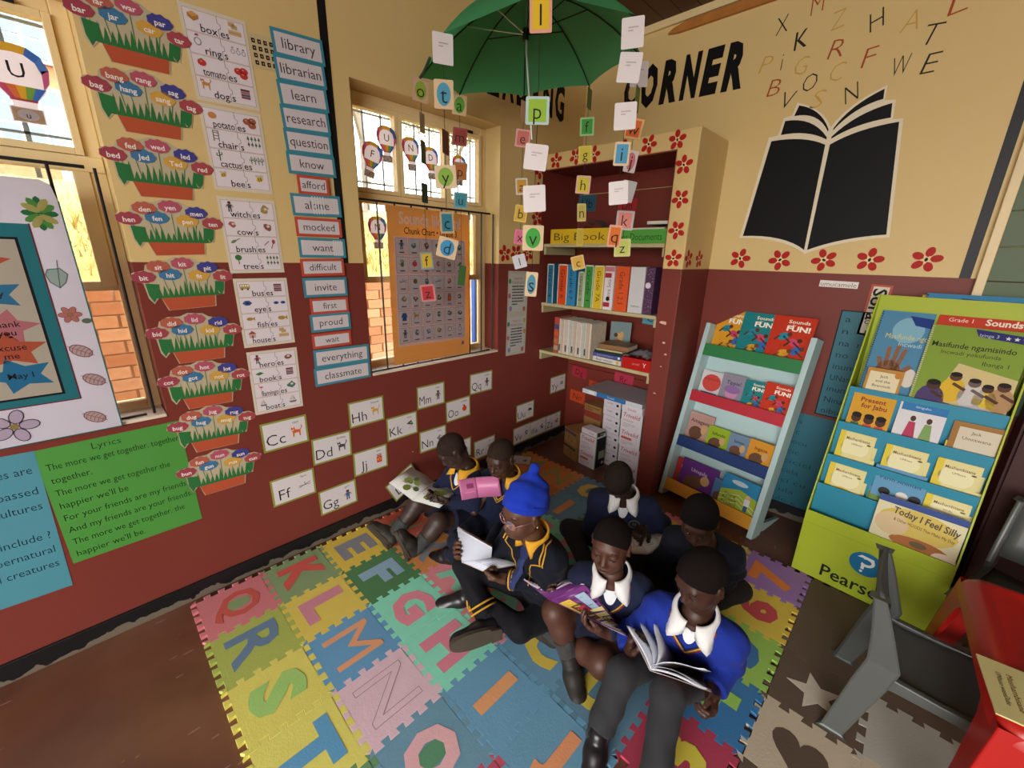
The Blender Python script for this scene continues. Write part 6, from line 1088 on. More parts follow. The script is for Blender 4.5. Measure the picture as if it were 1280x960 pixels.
class SDF:
    """smooth-blended solids sampled on a grid and skinned as one continuous surface"""
    def __init__(s, lo, hi, h):
        s.lo = np.array(lo, float); s.h = h; s.n = np.ceil((np.array(hi)-s.lo)/h).astype(int)+1; s.D = np.full(s.n, 9.0, np.float32)
    def _sub(s, a, b):
        i0 = np.clip(np.floor((a-s.lo)/s.h).astype(int), 0, s.n-1); i1 = np.clip(np.ceil((b-s.lo)/s.h).astype(int)+1, 0, s.n)
        if np.any(i1 <= i0): return None, None
        sl = tuple(slice(p, q) for p, q in zip(i0, i1)); g = np.meshgrid(*[s.lo[k]+s.h*np.arange(i0[k], i1[k]) for k in range(3)], indexing='ij')
        return sl, np.stack(g, -1).astype(np.float32)
    def _mix(s, sl, d, k, op):
        D = s.D[sl]
        if op == 'u':
            if k > 0: hh = np.clip(.5+.5*(D-d)/k, 0, 1); D = D*(1-hh)+d*hh-k*hh*(1-hh)
            else: D = np.minimum(D, d)
        elif op == 's':
            d = -d
            if k > 0: hh = np.clip(.5+.5*(d-D)/k, 0, 1); D = D*(1-hh)+d*hh+k*hh*(1-hh)
            else: D = np.maximum(D, d)
        s.D[sl] = D
    def cap(s, a, b, ra, rb, k=.012, op='u', cut=None):
        a, b = V3(a), V3(b); m = max(ra, rb)+k+2.5*s.h; sl, P = s._sub(np.minimum(a, b)-m, np.maximum(a, b)+m)
        if sl is None: return s
        ba = b-a; L2 = max(ba@ba, 1e-9); t = np.clip(((P-a)@ba)/L2, 0, 1); d = np.linalg.norm(P-a-t[..., None]*ba, axis=-1)-(ra+(rb-ra)*t)
        if cut is not None:
            for (o, n_) in cut: d = np.maximum(d, (P-V3(o))@V3(n_))
        s._mix(sl, d, k, op); return s
    def ell(s, c, ax, r, k=.012, op='u'):
        c = V3(c); ax = np.array(ax, float); L_ = np.linalg.norm(ax, axis=1); r = np.array(r, float)*L_; ax = ax/L_[:, None]; m = r.max()+k+2.5*s.h; sl, P = s._sub(c-m, c+m)
        if sl is None: return s
        q = (P-c)@ax.T; k0 = np.linalg.norm(q/r, axis=-1); k1 = np.linalg.norm(q/(r*r), axis=-1)+1e-9; s._mix(sl, k0*(k0-1)/k1, k, op); return s
    def half(s, o, n_, k=0.0):
        g = np.meshgrid(*[s.lo[i]+s.h*np.arange(s.n[i]) for i in range(3)], indexing='ij'); d = sum((g[i]-o[i])*n_[i] for i in range(3)).astype(np.float32)
        s.D = np.maximum(s.D, d); return s
    def wrinkle(s, amp, f, seed=0):
        g = np.meshgrid(*[s.lo[i]+s.h*np.arange(s.n[i]) for i in range(3)], indexing='ij'); q = random.Random(seed); w = 0
        for k in range(4): a = [q.gauss(0, 1) for _ in range(3)]; L = math.sqrt(sum(x*x for x in a)); w = w+np.sin(sum(g[i]*(a[i]/L*f*(1+.5*k)) for i in range(3))+q.uniform(0, 6)+.8*np.sin(g[2]*f*.6))
        s.D += (w*amp/4).astype(np.float32); return s
    def mesh(s):
        D = s.D; S = D < 0; n = D.shape; C_ = [(i, j, k) for i in (0, 1) for j in (0, 1) for k in (0, 1)]
        sub = lambda A, o: A[o[0]:n[0]-1+o[0], o[1]:n[1]-1+o[1], o[2]:n[2]-1+o[2]]
        cnt = sum(sub(S, o).astype(np.int8) for o in C_); act = (cnt > 0) & (cnt < 8); ids = np.argwhere(act); idx = np.full(act.shape, -1, np.int64); idx[act] = np.arange(len(ids))
        acc = np.zeros((len(ids), 3)); num = np.zeros(len(ids)); i0 = tuple(ids.T)
        val = {o: D[ids[:, 0]+o[0], ids[:, 1]+o[1], ids[:, 2]+o[2]] for o in C_}
        for a in C_:
            for ax in range(3):
                if a[ax]: continue
                b = list(a); b[ax] = 1; b = tuple(b); va, vb = val[a], val[b]; m = (va < 0) != (vb < 0); t = va/(va-vb+1e-12); p = np.array(a, float)+np.zeros((len(ids), 3)); p[:, ax] += t
                acc[m] += p[m]; num[m] += 1
        V = s.lo+s.h*(ids+acc/num[:, None]); F_ = []
        for ax in range(3):
            u, v = [(1, 2), (2, 0), (0, 1)][ax]; sl0 = [slice(None)]*3; sl1 = [slice(None)]*3; sl0[ax] = slice(0, n[ax]-1); sl1[ax] = slice(1, n[ax])
            A, B_ = S[tuple(sl0)], S[tuple(sl1)]; e = np.argwhere(A != B_); e = e[(e[:, u] > 0) & (e[:, v] > 0) & (e[:, u] < n[u]-1) & (e[:, v] < n[v]-1)]
            if not len(e): continue
            def cell(du, dv): q = e.copy(); q[:, u] -= du; q[:, v] -= dv; return idx[tuple(q.T)]
            quad = np.stack([cell(1, 1), cell(0, 1), cell(0, 0), cell(1, 0)], 1); flip = ~A[tuple(e.T)]; quad[flip] = quad[flip][:, ::-1]; F_.append(quad)
        return V, np.concatenate(F_)
def skin_mesh(name, parts, m, parent, origin, M=None):
    """one mesh object from several (verts, quads) islands, in the parent's space"""
    V = np.concatenate([p[0] for p in parts])-np.array(origin); off = 0; F_ = []
    for v, f in parts: F_.append(f+off); off += len(v)
    F_ = np.concatenate(F_); me = bpy.data.meshes.new(name); me.vertices.add(len(V)); me.vertices.foreach_set('co', V.astype(np.float32).ravel())
    me.loops.add(F_.size); me.loops.foreach_set('vertex_index', F_.astype(np.int32).ravel()); me.polygons.add(len(F_)); me.polygons.foreach_set('loop_start', np.arange(0, F_.size, 4, dtype=np.int32))
    me.materials.append(m); me.update(calc_edges=True); me.validate(); me.polygons.foreach_set('use_smooth', [True]*len(me.polygons)); o = bpy.data.objects.new(name, me); return link(o, parent)

def cloth(name, c, rough=.85, bump=.35, bs=260, var=.08, sheen=.03): return mat('cloth_'+name, c, rough, var, 22, bump, bs, spec=.15, sheen=sheen)
SKINC = {}
def skin(c):
    k = '#'+''.join('%02x' % int(int(c[i:i+2], 16)*.84) for i in (1, 3, 5)); return mat('skin_'+c, k, .48, .10, 16, .06, 120, spec=.38)
def frame_of(f, up=(0, 0, 1)):
    f = nrm(f); s_ = nrm(np.cross(f, up)); u = np.cross(s_, f); return s_, f, u     # right of the figure, forward, up
HK = [.88]
def head_sdf(H, f, N, h=.0034, mouth_open=.0, ears=True):
    s_, f, u = frame_of(f); s_, f, u = s_*HK[0], f*HK[0], u*HK[0]; g = SDF(np.array(H)-.175, np.array(H)+.165, h); ax = [s_, f, u]; P = lambda a, b, c: np.array(H)+s_*a+f*b+u*c
    g.ell(P(0, -.010, .022), ax, (.0715, .088, .080), 0); g.ell(P(0, .028, -.032), ax, (.054, .052, .066), .035); g.ell(P(0, .052, -.082), ax, (.026, .022, .020), .03)
    for q in (-1, 1): g.ell(P(q*.034, .050, -.040), ax, (.026, .026, .026), .02); g.cap(P(q*.048, .005, -.055), P(q*.022, .048, -.085), .014, .014, .02)
    g.cap(P(-.034, .070, .020), P(.034, .070, .020), .010, .010, .016)
    for q in (-1, 1): g.ell(P(q*.0305, .087, -.002), ax, (.019, .014, .012), .014, 's')
    for q in (-1, 1): g.ell(P(q*.0305, .066, -.002), ax, (.0165, .0165, .0155), .006)
    g.cap(P(0, .076, .005), P(0, .092, -.030), .007, .010, .009); g.ell(P(0, .093, -.033), ax, (.0105, .011, .009), .008)
    for q in (-1, 1): g.ell(P(q*.0125, .083, -.037), ax, (.0085, .0095, .0075), .006)
    g.ell(P(0, .076, -.064), ax, (.030, .014, .020), .018)
    g.ell(P(0, .087, -.0585), ax, (.0215, .0095, .0062), .005); g.ell(P(0, .084, -.070), ax, (.0195, .0100, .0075), .005); g.ell(P(0, .096, -.0642), ax, (.021, .010, .0022+mouth_open), .004, 's')
    for q in ((-1, 1) if ears else ()):
        e = P(q*.073, -.006, -.010); g.ell(e, [HK[0]*nrm(s_*.85*q-f*.45), HK[0]*nrm(f*.85+s_*.45*q), u], (.009, .019, .030), .010); g.ell(e+s_*q*.010+f*.006, ax, (.006, .010, .016), .006, 's')
    g.cap(P(0, -.022, -.055), np.array(N)+np.array([0, 0, -.03]), .038, .046, .03); return g
def hair_sdf(H, f, N, t, front=.052):
    g = head_sdf(H, f, N, .0036, ears=False); g.D -= t; s_, f, u = frame_of(f); s_, f, u = s_*HK[0], f*HK[0], u*HK[0]; P = lambda a, b, c: np.array(H)+s_*a+f*b+u*c
    n_ = nrm(-u*.74+f*.67); g.half(P(0, .074, front), n_); g.half(P(0, 0, -.052), nrm(-u))
    for q in (-1, 1): g.cap(P(q*.078, .040, -.030), P(q*.078, .075, .010), .030, .026, .004, 's'); g.ell(P(q*.078, -.004, -.016), [s_, f, u], (.016, .024, .034), .004, 's')
    return g
def hand(W_, d, n_, thumb, curl=(.5, .7, .5), h=.0029, spread=.10, s=1.0, point=False):
    """palm, four unequal jointed fingers and an opposable thumb; n_ is the palm side"""
    d = nrm(d); n_ = nrm(np.array(n_)-d*np.dot(n_, d)); b = nrm(np.cross(d, n_))*thumb; W_ = V3(W_); g = SDF(W_-.155*s, W_+.155*s, h); kn = []
    for i, o in enumerate((.0235, .008, -.008, -.0225)): k = W_+s*(d*(.066-abs(i-1)*.003)+b*o); kn.append(k); g.cap(W_+s*(d*.010+b*o*.62), k, .0125*s, .0100*s, .010)
    g.cap(W_-d*.03*s, W_+d*.012*s, .021*s, .021*s, .014)
    for i, (L, o) in enumerate(((.052, .16), (.058, .04), (.054, -.07), (.042, -.2))):
        dd = nrm(d+b*o*spread*6); p = kn[i]; cu = curl if not (point and i == 0) else (.15, .15, .1); r = (.0080, .0082, .0078, .0068)[i]*s
        for j, (fr, c) in enumerate(zip((.44, .32, .24), cu)):
            c = c*(1+.12*i); a = dd*cos(c)+n_*sin(c); n2 = n_*cos(c)-dd*sin(c); q = p+a*L*fr*s; g.cap(p, q, r*(1-.06*j), r*(.94-.08*j), .0035); p, dd = q, nrm(a); n_loc = n2
            n_old = n_; n_ = n2
        n_ = nrm(np.cross(np.cross(d, np.cross(d, b)*0+b), d)*0+np.cross(b*thumb, d)*1.0) if False else n_
        n_ = HN[0] if False else n_
        n_ = nrm(np.cross(b*thumb, d))
    t0 = W_+s*(d*.016+b*.020); t1 = t0+s*.034*nrm(d*.62+b*.62+n_*.35); t2 = t1+s*.026*nrm(d*.85+b*.15+n_*.45); t3 = t2+s*.019*nrm(d*.9-b*.1+n_*.4)
    g.cap(t0, t1, .0135*s, .0100*s, .008); g.cap(t1, t2, .0095*s, .0085*s, .004); g.cap(t2, t3, .0085*s, .0066*s, .004); return g.mesh()
from mathutils.bvhtree import BVHTree
class Snap:
    def __init__(s, parts):
        V = np.concatenate([p[0] for p in parts]); off = 0; F_ = []
        for v, f in parts: F_ += (f+off).tolist(); off += len(v)
        s.t = BVHTree.FromPolygons([Vector(v) for v in V], F_)
    def __call__(s, p, off=.003, dirn=None):
        if dirn is not None:
            p0 = Vector(p)+Vector(dirn)*.2; hit = s.t.ray_cast(p0, -Vector(dirn), .5)
            if hit[0] is not None: return hit[0]+Vector(dirn)*off
        c, n_, i, d = s.t.find_nearest(Vector(p)); return c+n_*off
def ribbon(name, pts, w, m, parent, O, snap, off=.0035, dirn=None, t=.003):
    """narrow band laid on the cloth along pts"""
    P = []
    for a, b in zip(pts[:-1], pts[1:]):
        for k in range(5): P.append(snap(np.array(a)+(np.array(b)-np.array(a))*k/5, off, dirn))
    P.append(snap(pts[-1], off, dirn)); b = MB(); b.tube([p-Vector(O) for p in P], w/2, 6); return b.build(name, m, parent, True)

def shoe(parent, O, A, toe, up, m_up, m_sole, L=.185, lace=True, h=.0042):
    """laced school shoe: A is the ankle, toe the direction of the toes"""
    A = V3(A); t = nrm(toe); u = nrm(np.array(up)-t*np.dot(up, t)); b = np.cross(t, u); B_ = A-u*.058-t*.035; g = SDF(B_-.09-np.abs(t)*.05, B_+.10+np.abs(t)*.20, h) if False else SDF(np.minimum(B_, B_+t*L)-.09, np.maximum(B_, B_+t*L)+.11, h)
    P = lambda x, y, z: B_+t*x+b*y+u*z
    g.cap(P(.028, 0, .032), P(.085, 0, .034), .033, .036, 0); g.cap(P(.085, .001, .030), P(L-.036, .002, .022), .036, .030, .02); g.ell(P(L-.045, .002, .018), [t, b, u], (.045, .037, .022), .012); g.cap(P(.034, 0, .038), P(.044, 0, .066), .031, .031, .014); g.half(P(0, 0, .004), -u)
    s_ = SDF(g.lo, g.lo+g.h*(g.n-1), h)
    o = thing_part(parent, 'shoe'); up_ = skin_mesh('upper', [g.mesh()], m_up, o, O)
    pr = []
    for k in range(28):
        a = 2*pi*k/28; x = L/2+(L/2+.003)*cos(a); w = .038-.006*cos(a*1.0)*0+(.004 if cos(a) > 0 else -.003)*abs(cos(a)); y = w*sin(a)*(1.0 if abs(cos(a)) > .3 else .97); pr.append((x, y))
    Ms = Matrix(((t[0], b[0], u[0], B_[0]-O[0]), (t[1], b[1], u[1], B_[1]-O[1]), (t[2], b[2], u[2], B_[2]-O[2]), (0, 0, 0, 1)))
    MB().prism(pr, -.010, .009, M=Ms, bevel=.002).build('sole', m_sole, o); MB().prism([(.002+.045*i, y) for i, y in ((0, -.024), (1, -.03), (1, .03), (0, .024))], -.018, -.009, M=Ms).build('heel', m_sole, o)
    if lace:
        lm = MB()
        for k in range(4): x = .068+.014*k; z = .071-.0038*k-k*k*.0006; lm.tube([P(x, -.02, z-.012)-O, P(x, 0, z)-O, P(x+.006, .02, z-.012)-O], .0022, 5)
        lm.tube([P(.062, 0, .072)-O, P(.058, .02, .082)-O, P(.05, .03, .072)-O], .002, 5); lm.tube([P(.062, 0, .072)-O, P(.058, -.02, .082)-O, P(.05, -.03, .07)-O], .002, 5); lm.build('laces', BLACK, o, True)
    return o
def thing_part(parent, name): o = bpy.data.objects.new(name, None); o.empty_display_size = .02; return link(o, parent)

def child(key, label, skinc, top, bottom, collar, socks, shoes, hair_t=.004, hair_c='#17110f', bare=False, neck=None, sc=1.0, head_k=.88, hairline=.052, torso=(.090, .086), palms=None, mouth=0.0, shirt='#d8dade', hem=.9, shoe_l=.185, fleshy=.88, hand_curl=None, points=(), cs=1.0):
    J = {k: V3(v) for k, v in JOINTS[key].items()}; O = V3((J['P'][0], J['P'][1], 0.0145)); root = thing('person', label, 'person', tuple(O), group='children reading on the mat'); O = np.array(O)
    P, N, H, f, sd = J['P'], J['N'], J['H'], J['fwd'], J['side']; up = nrm(N-P); HK[0] = head_k; hs, hf, hu = [v*head_k for v in frame_of(J['hf'])]; sm = skin(skinc)
    allp = np.array([J[k] for k in ('P', 'N', 'Sa', 'Sb', 'Ea', 'Eb', 'Wa', 'Wb', 'Ha', 'Hb')]); lo, hi = allp.min(0)-.14, allp.max(0)+.14
    # --- jumper or blazer
    g = SDF(lo, hi, .0062); mid = P+(N-P)*.5
    for S_, Hh in ((J['Sa'], J['Ha']), (J['Sb'], J['Hb'])): c = S_+(N-S_)*.38-up*.055-f*.0; g.cap(Hh+up*.02, c, torso[0]*.86, torso[1]*.80, .05)
    g.cap(P+up*.05, N-up*.10, torso[0], torso[1], .05); g.cap(N-up*.035, J['Sa'], .050, .050, .035); g.cap(N-up*.035, J['Sb'], .050, .050, .035)
    for q in 'ab':
        S_, E_, W_ = J['S'+q], J['E'+q], J['W'+q]; d = nrm(W_-E_); g.cap(S_, E_, .052*fleshy, .044*fleshy, .03); g.cap(E_, W_-d*.004, .044*fleshy, .034, .022, cut=[(W_, d)]); g.cap(W_-d*.028, W_-d*.004, .036, .036, .006, cut=[(W_, d)])
    g.wrinkle(.0042, 55, hash(key) % 7 if False else sum(map(ord, key))); g.cap(N-up*.045, N+up*.10, .050, .062, .012, 's'); g.cap(N-up*.02+f*.05, N-up*.10+f*.105, .034, .012, .012, 's')
    g.half(P+up*(-.035), -up) if False else None
    tp = g.mesh(); skin_mesh('jumper' if top[0] != 'blazer' else 'blazer', [tp], top[1], root, O); snap = Snap([tp])
    # shirt front seen in the neckline
    g = SDF(N-.15, N+.10, .0055); g.cap(P+up*.20, N-up*.085, torso[0]*.93, torso[1]*.93, .02); g.cap(N-up*.06, N+up*.012, .052, .045, .02); g.cap(N-up*.01, N+up*.09, .047, .05, .004, 's'); skin_mesh('shirt', [g.mesh()], cloth('shirt_'+shirt, shirt, .8, .1), root, O)
    # --- trousers, shorts or tights
    pts = np.array([J[k] for k in ('P', 'Ha', 'Hb', 'Ka', 'Kb', 'Aa', 'Ab')]); g = SDF(pts.min(0)-.13, pts.max(0)+.13, .0066); g.ell(P+up*.01, [sd, f, up], (.122, .110, .095), .0)
    for q in 'ab':
        Hh, K_, A_ = J['H'+q], J['K'+q], J['A'+q]
        if bare: e = Hh+(K_-Hh)*hem*.8; d = nrm(K_-Hh); g.cap(Hh, e, .086, .076, .04, cut=[(e, d)])
        else:
            e = K_+(A_-K_)*hem; d = nrm(A_-K_); g.cap(Hh, K_, .070, .049, .04); g.cap(K_, e, .048, .045, .02, cut=[(e, d)])
    g.wrinkle(.0040, 48, len(label)); g.half((0, 0, .016), (0, 0, -1)); skin_mesh('shorts' if bare else bottom[0], [g.mesh()], bottom[1], root, O)
    # --- skin: head and neck, hands, bare legs
    parts = [head_sdf(H, J['hf'], N, mouth_open=mouth).mesh()]
    for q in 'ab':
        W_ = J['W'+q]; d0 = nrm(W_-J['E'+q]); d = nrm(nrm(J['G'+q]-W_)+d0*.25); pn = (palms or {}).get(q, -sd if q == 'b' else sd); th = 1 if np.dot(np.cross(d, nrm(np.array(pn)-d*np.dot(pn, d))), np.array((0, 0, 1.0))+f*.3) > 0 else -1
        parts.append(hand(W_+d0*.008, d, pn, th, (hand_curl or {}).get(q, (.5, .7, .5)), point=q in points))
    if bare:
        for q in 'ab':
            Hh, K_, A_ = J['H'+q], J['K'+q], J['A'+q]; a = np.minimum(np.minimum(Hh, K_), A_)-.1; b = np.maximum(np.maximum(Hh, K_), A_)+.1; g = SDF(a, b, .0052); cf = K_+(A_-K_)*.35; bk = nrm(np.cross(np.cross(A_-K_, Hh-K_), A_-K_))
            g.cap(Hh, K_, .070, .046, 0); g.ell(K_, [sd, f, up], (.047, .047, .047), .02); g.cap(K_, cf+bk*.008, .043, .047, .02); g.cap(cf+bk*.008, A_, .046, .029, .02); g.half((0, 0, .0165), (0, 0, -1)); parts.append(g.mesh())
    al = np.array([J[k] for k in ('P', 'N', 'Sa', 'Sb', 'Ea', 'Eb', 'Wa', 'Wb', 'Ha', 'Hb', 'Ka', 'Kb', 'Aa', 'Ab')]); g = SDF(al.min(0)-.1, al.max(0)+.1, .0105)
    g.cap(P+up*.03, N-up*.09, .072, .070, .02); g.cap(N-up*.1, N+up*.01, .06, .044, .03)
    for q in 'ab': g.cap(N-up*.05, J['S'+q], .036, .032, .02); g.cap(J['S'+q], J['E'+q], .032, .028, .02); g.cap(J['E'+q], J['W'+q]+nrm(J['W'+q]-J['E'+q])*.012, .028, .021, .02); g.cap(J['H'+q], J['K'+q], .058, .038, .02); g.cap(J['K'+q], J['A'+q], .037, .026, .02); ft = J['A'+q]+nrm(J['T'+q]-J['A'+q])*.03-np.array((0, 0, .02)); g.cap(J['A'+q], ft, .026, .022, .02)
    g.half((0, 0, .018), (0, 0, -1)); parts.append(g.mesh()); skin_mesh('body', parts, sm, root, O)
    # --- socks and shoes
    for q in 'ab':
        K_, A_ = J['K'+q], J['A'+q]; d = nrm(K_-A_); L = np.linalg.norm(K_-A_); e = A_+d*min(L*(.42 if bare else .5), .13); a = np.minimum(A_, e)-.07; b = np.maximum(A_, e)+.07; g = SDF(a, b, .0048); g.cap(A_-d*.01, e, .034, .040, 0, cut=[(e, d)]); g.wrinkle(.003, 110, 3); g.half((0, 0, .0165), (0, 0, -1)); sk = skin_mesh('sock', [g.mesh()], socks, root, O)
        sh_ = shoes[1].get(q) if isinstance(shoes, tuple) else None
        toe = J['T'+q]-A_; upv = np.array(sh_ if sh_ is not None else (0, 0, 1.0)); so = shoe(root, O, A_, toe, upv, shoes[0] if isinstance(shoes, tuple) else shoes, SOLE, shoe_l)
    # --- hair, eyes, brows
    if hair_t is not None: skin_mesh('hair', [hair_sdf(H, J['hf'], N, hair_t, hairline).mesh()], mat('hair_'+hair_c, hair_c, .95, .25, 60, .6, 300, spec=.1), root, O)
    HP = lambda a, b, c: H+hs*a+hf*b+hu*c-O
    for q in (-1, 1):
        eb = MB(); ax = Matrix(((hs[0], hf[0], hu[0], 0), (hs[1], hf[1], hu[1], 0), (hs[2], hf[2], hu[2], 0), (0, 0, 0, 1)))
        ey = MB().tube([HP(q*.030+x, .0815-abs(x)*.32-.2*x*q, -.0105-.0015*cos(x*110)) for x in (-.0135, -.007, 0, .007, .0135)], [.0010, .0020, .0026, .0020, .0010], 6).build('eye', mat('dark_eye', '#1a1310', .2, spec=.6), root, True)
        wh = MB().tube([HP(q*.030+x, .0812-abs(x)*.32-.2*x*q, -.0128) for x in (-.009, 0, .009)], [.0006, .0016, .0006], 6).build('eye_white', mat('eye_white', '#b9ada2', .3), root, True)
        br = MB().tube([HP(q*.030+x, .0805-.004*abs(x/.018)**2-.12*x*q, .0215+.004*(1-(x/.018)**2)) for x in (-.018, -.009, 0, .009, .018)], [.0010, .0024, .0028, .0024, .001], 6).build('eyebrow', mat('brow_hair', '#150f0d', .9), root, True)
    lp = MB().tube([HP(x, .0945-.0045*(x/.016)**2-.0005, -.0642) for x in (-.016, -.008, 0, .008, .016)], [.0006, .0018, .0022, .0018, .0006], 6).build('mouth', mat('lip_line', '#3a1c1a', .5), root, True)
    # --- shirt collar
    if collar:
        cm = collar; s3 = sd; up2 = nrm(up*.9+np.array((0, 0, .3))); fr = nrm(f-up2*np.dot(f, up2)); sd2 = np.cross(fr, up2); 
        for sg in (-1, 1):
            n = 26; vs = []
            for i in range(n+1):
                a = radians(14)+(radians(180)-radians(14))*i/n; dr = fr*cos(a)+sd2*sg*sin(a); k = i/n
                bm = max(0, 1-abs(k-.12)/(.12 if k < .12 else .20)); ro = cs*(.070+.004*k+.040*bm); drop = -.012-.024*bm+.010*k
                inn = N+dr*(.050+.006*sin(a))+up2*(.030+.012*k); mdl = N+dr*(.064+.008*sin(a))+up2*(.036+.014*k); outr = N+dr*ro+up2*drop
                for j in range(5): t = j/4; p_ = inn*(1-t)**2+mdl*1.0*2*t*(1-t)+outr*t*t; vs.append(p_-O)
            b = MB().add(vs, [(i*5+j, i*5+j+1, (i+1)*5+j+1, (i+1)*5+j) for i in range(n) for j in range(4)]); o = b.build('collar', cm, root, True); m_ = o.modifiers.new('thickness', 'SOLIDIFY'); m_.thickness = .003; m_.offset = 0
    # --- V neck trim
    if neck:
        up2 = up
        for k, c in enumerate(neck):
            e = .006*k
            for sg in (-1, 1): ribbon('neckline_stripe', [N+sd*sg*(.064+e*.6)+f*.03-up*(.005), N+sd*sg*(.045+e)+f*.085-up*(.055+e*.6), N+f*.10-up*(.118+e*1.6)], .0062, c, root, O, snap, .0005)
    return root, J, snap, O
SOLE = mat('worn_rubber_sole', '#463d32', .8, .2, 20); SHOE = mat('black_school_shoe', '#17161a', .32, .1, 20, spec=.5); SHOEB = mat('dusty_brown_shoe', '#2a2521', .6, .2, 20)
NAVY = cloth('navy_knit', '#1a2038'); NAVY2 = cloth('dark_navy', '#12141f'); ROYAL = cloth('royal_knit', '#1b2f8a'); GREYT = cloth('grey_trouser', '#303134', .85, .2, 160); CHAR = cloth('charcoal_trouser', '#37393e', .85, .2, 160); BLK = cloth('black_tights', '#141419', .8, .15); NAVSK = cloth('navy_skirt', '#191d2e')
SOCKG = cloth('grey_sock', '#3d3e3d'); SOCKN = cloth('navy_sock', '#1a1d2a'); WCOL = cloth('white_collar', '#dcdcdc', .75, .1, sheen=0); YCOL = cloth('yellow_collar', '#d29a2e', .75, .1, sheen=0)
STY = cloth('yellow_stripe', '#c8952f', .8, .1); STN = cloth('navy_stripe', '#20264a', .8, .1); STR_ = cloth('maroon_stripe', '#6a3040', .8, .1)

# 7: boy in front
r7, J7, sn7, O7 = child('k7', 'boy in bright royal blue jumper and white collar reading in front', '#4a2e22', ('jumper', ROYAL), ('trousers', GREYT), WCOL, SOCKG, (SHOE, {}), .0055, neck=[STN, STY, STR_], hairline=.056, palms={'a': (.5, .3, .6), 'b': (-.85, .2, .3)}, hem=.93, hand_curl={'b': (.7, .9, .6), 'a': (.6, .9, .6)})
# 5: child with the purple book
r5, J5, sn5, O5 = child('k5', 'child in navy jumper with gold neckline and white collar holding purple book', '#5d3a2b', ('jumper', NAVY), ('shorts', NAVSK), WCOL, SOCKG, (SHOEB, {'a': (-.2, -.2, .9)}), .0028, neck=[STN, STY, STR_], bare=True, palms={'b': (-.2, .3, 1), 'a': (.6, .1, .5)}, mouth=.0012, hairline=.058, hand_curl={'b': (.4, .6, .4), 'a': (.5, .8, .5)})
# 4: boy bent over a booklet
r4, J4, sn4, O4 = child('k4', 'boy in navy jumper with a chest badge bending over white booklet', '#3f2a22', ('jumper', NAVY), ('trousers', CHAR), WCOL, SOCKG, (SHOE, {}), .0018, hair_c='#231b17', palms={'b': (0, 0, -1), 'a': (0, 0, -1)}, points=('b',), neck=[STN])
# 6: child in black at the back right
r6, J6, sn6, O6 = child('k6', 'child in plain black jumper looking down between the other readers', '#4c3023', ('jumper', NAVY2), ('trousers', cloth('brown_black', '#221d1b')), None, SOCKN, (SHOE, {}), .006, hair_c='#120e0d', palms={'b': (0, 0, -1), 'a': (0, 0, -1)}, hairline=.046, shirt='#14151c')
# 3: girl in beanie
r3, J3, sn3, O3 = child('k3', 'girl in blue beanie glasses and navy blazer with gold braid reading', '#6b4634', ('blazer', NAVY2), ('tights', BLK), YCOL, SOCKN, (SHOE, {'a': (-.4, .85, -.02)}), None, palms={'b': (-.3, .2, 1), 'a': (.8, .3, .3)}, shirt='#252b52', cs=.74, torso=(.094, .088), shoe_l=.21, hand_curl={'b': (.9, 1.2, .8), 'a': (.6, .9, .6)})
# 2 and 1 by the wall
r2, J2, sn2, O2 = child('k2', 'child with gold collar and striped navy jumper behind the pink book', '#4f3226', ('jumper', NAVY), ('skirt', NAVSK), YCOL, SOCKN, (SHOE, {}), .0010, hair_c='#2f231d', neck=[STY, STN, STY], palms={'b': (-.3, .3, 1), 'a': (.3, .2, 1)}, shirt='#3a4468')
r1, J1, sn1, O1 = child('k1', 'boy with gold collar sitting against the wall with legs stretched out', '#45302a', ('jumper', NAVY), ('shorts', NAVSK), YCOL, SOCKG, (SHOEB, {'a': (.2, .92, .3), 'b': (.35, .9, .25)}), .0008, hair_c='#30241f', bare=True, neck=[STY, STN], palms={'b': (-.5, .2, .8), 'a': (.5, .2, .8)}, torso=(.084, .08))
# badge on the boy's jumper
fB = nrm(J4['fwd']); b0 = J4['N']-nrm(J4['N']-J4['P'])*.115+J4['side']*.055
c0 = sn4(b0, .004, tuple(fB)); b = MB()
for rr, z, in ((.024, 0.0),): b.tube([c0-Vector(O4)+Vector((sn4(b0+J4['side']*rr*cos(a)+np.array((0, 0, 1))*rr*sin(a), .0025, tuple(fB))-c0)) for a in [k*pi/8 for k in range(17)]], .0022, 5, False)
b.tube([sn4(b0+J4['side']*.012*x+np.array((0, 0, 1))*.012*y, .003, tuple(fB))-Vector(O4) for x, y in ((-.6, .9), (-.3, -.8), (0, .6), (.3, -.8), (.6, .9))], .0022, 5, False); b.build('badge', cloth('badge_gold', '#6d6640', .7, .1), r4, True)
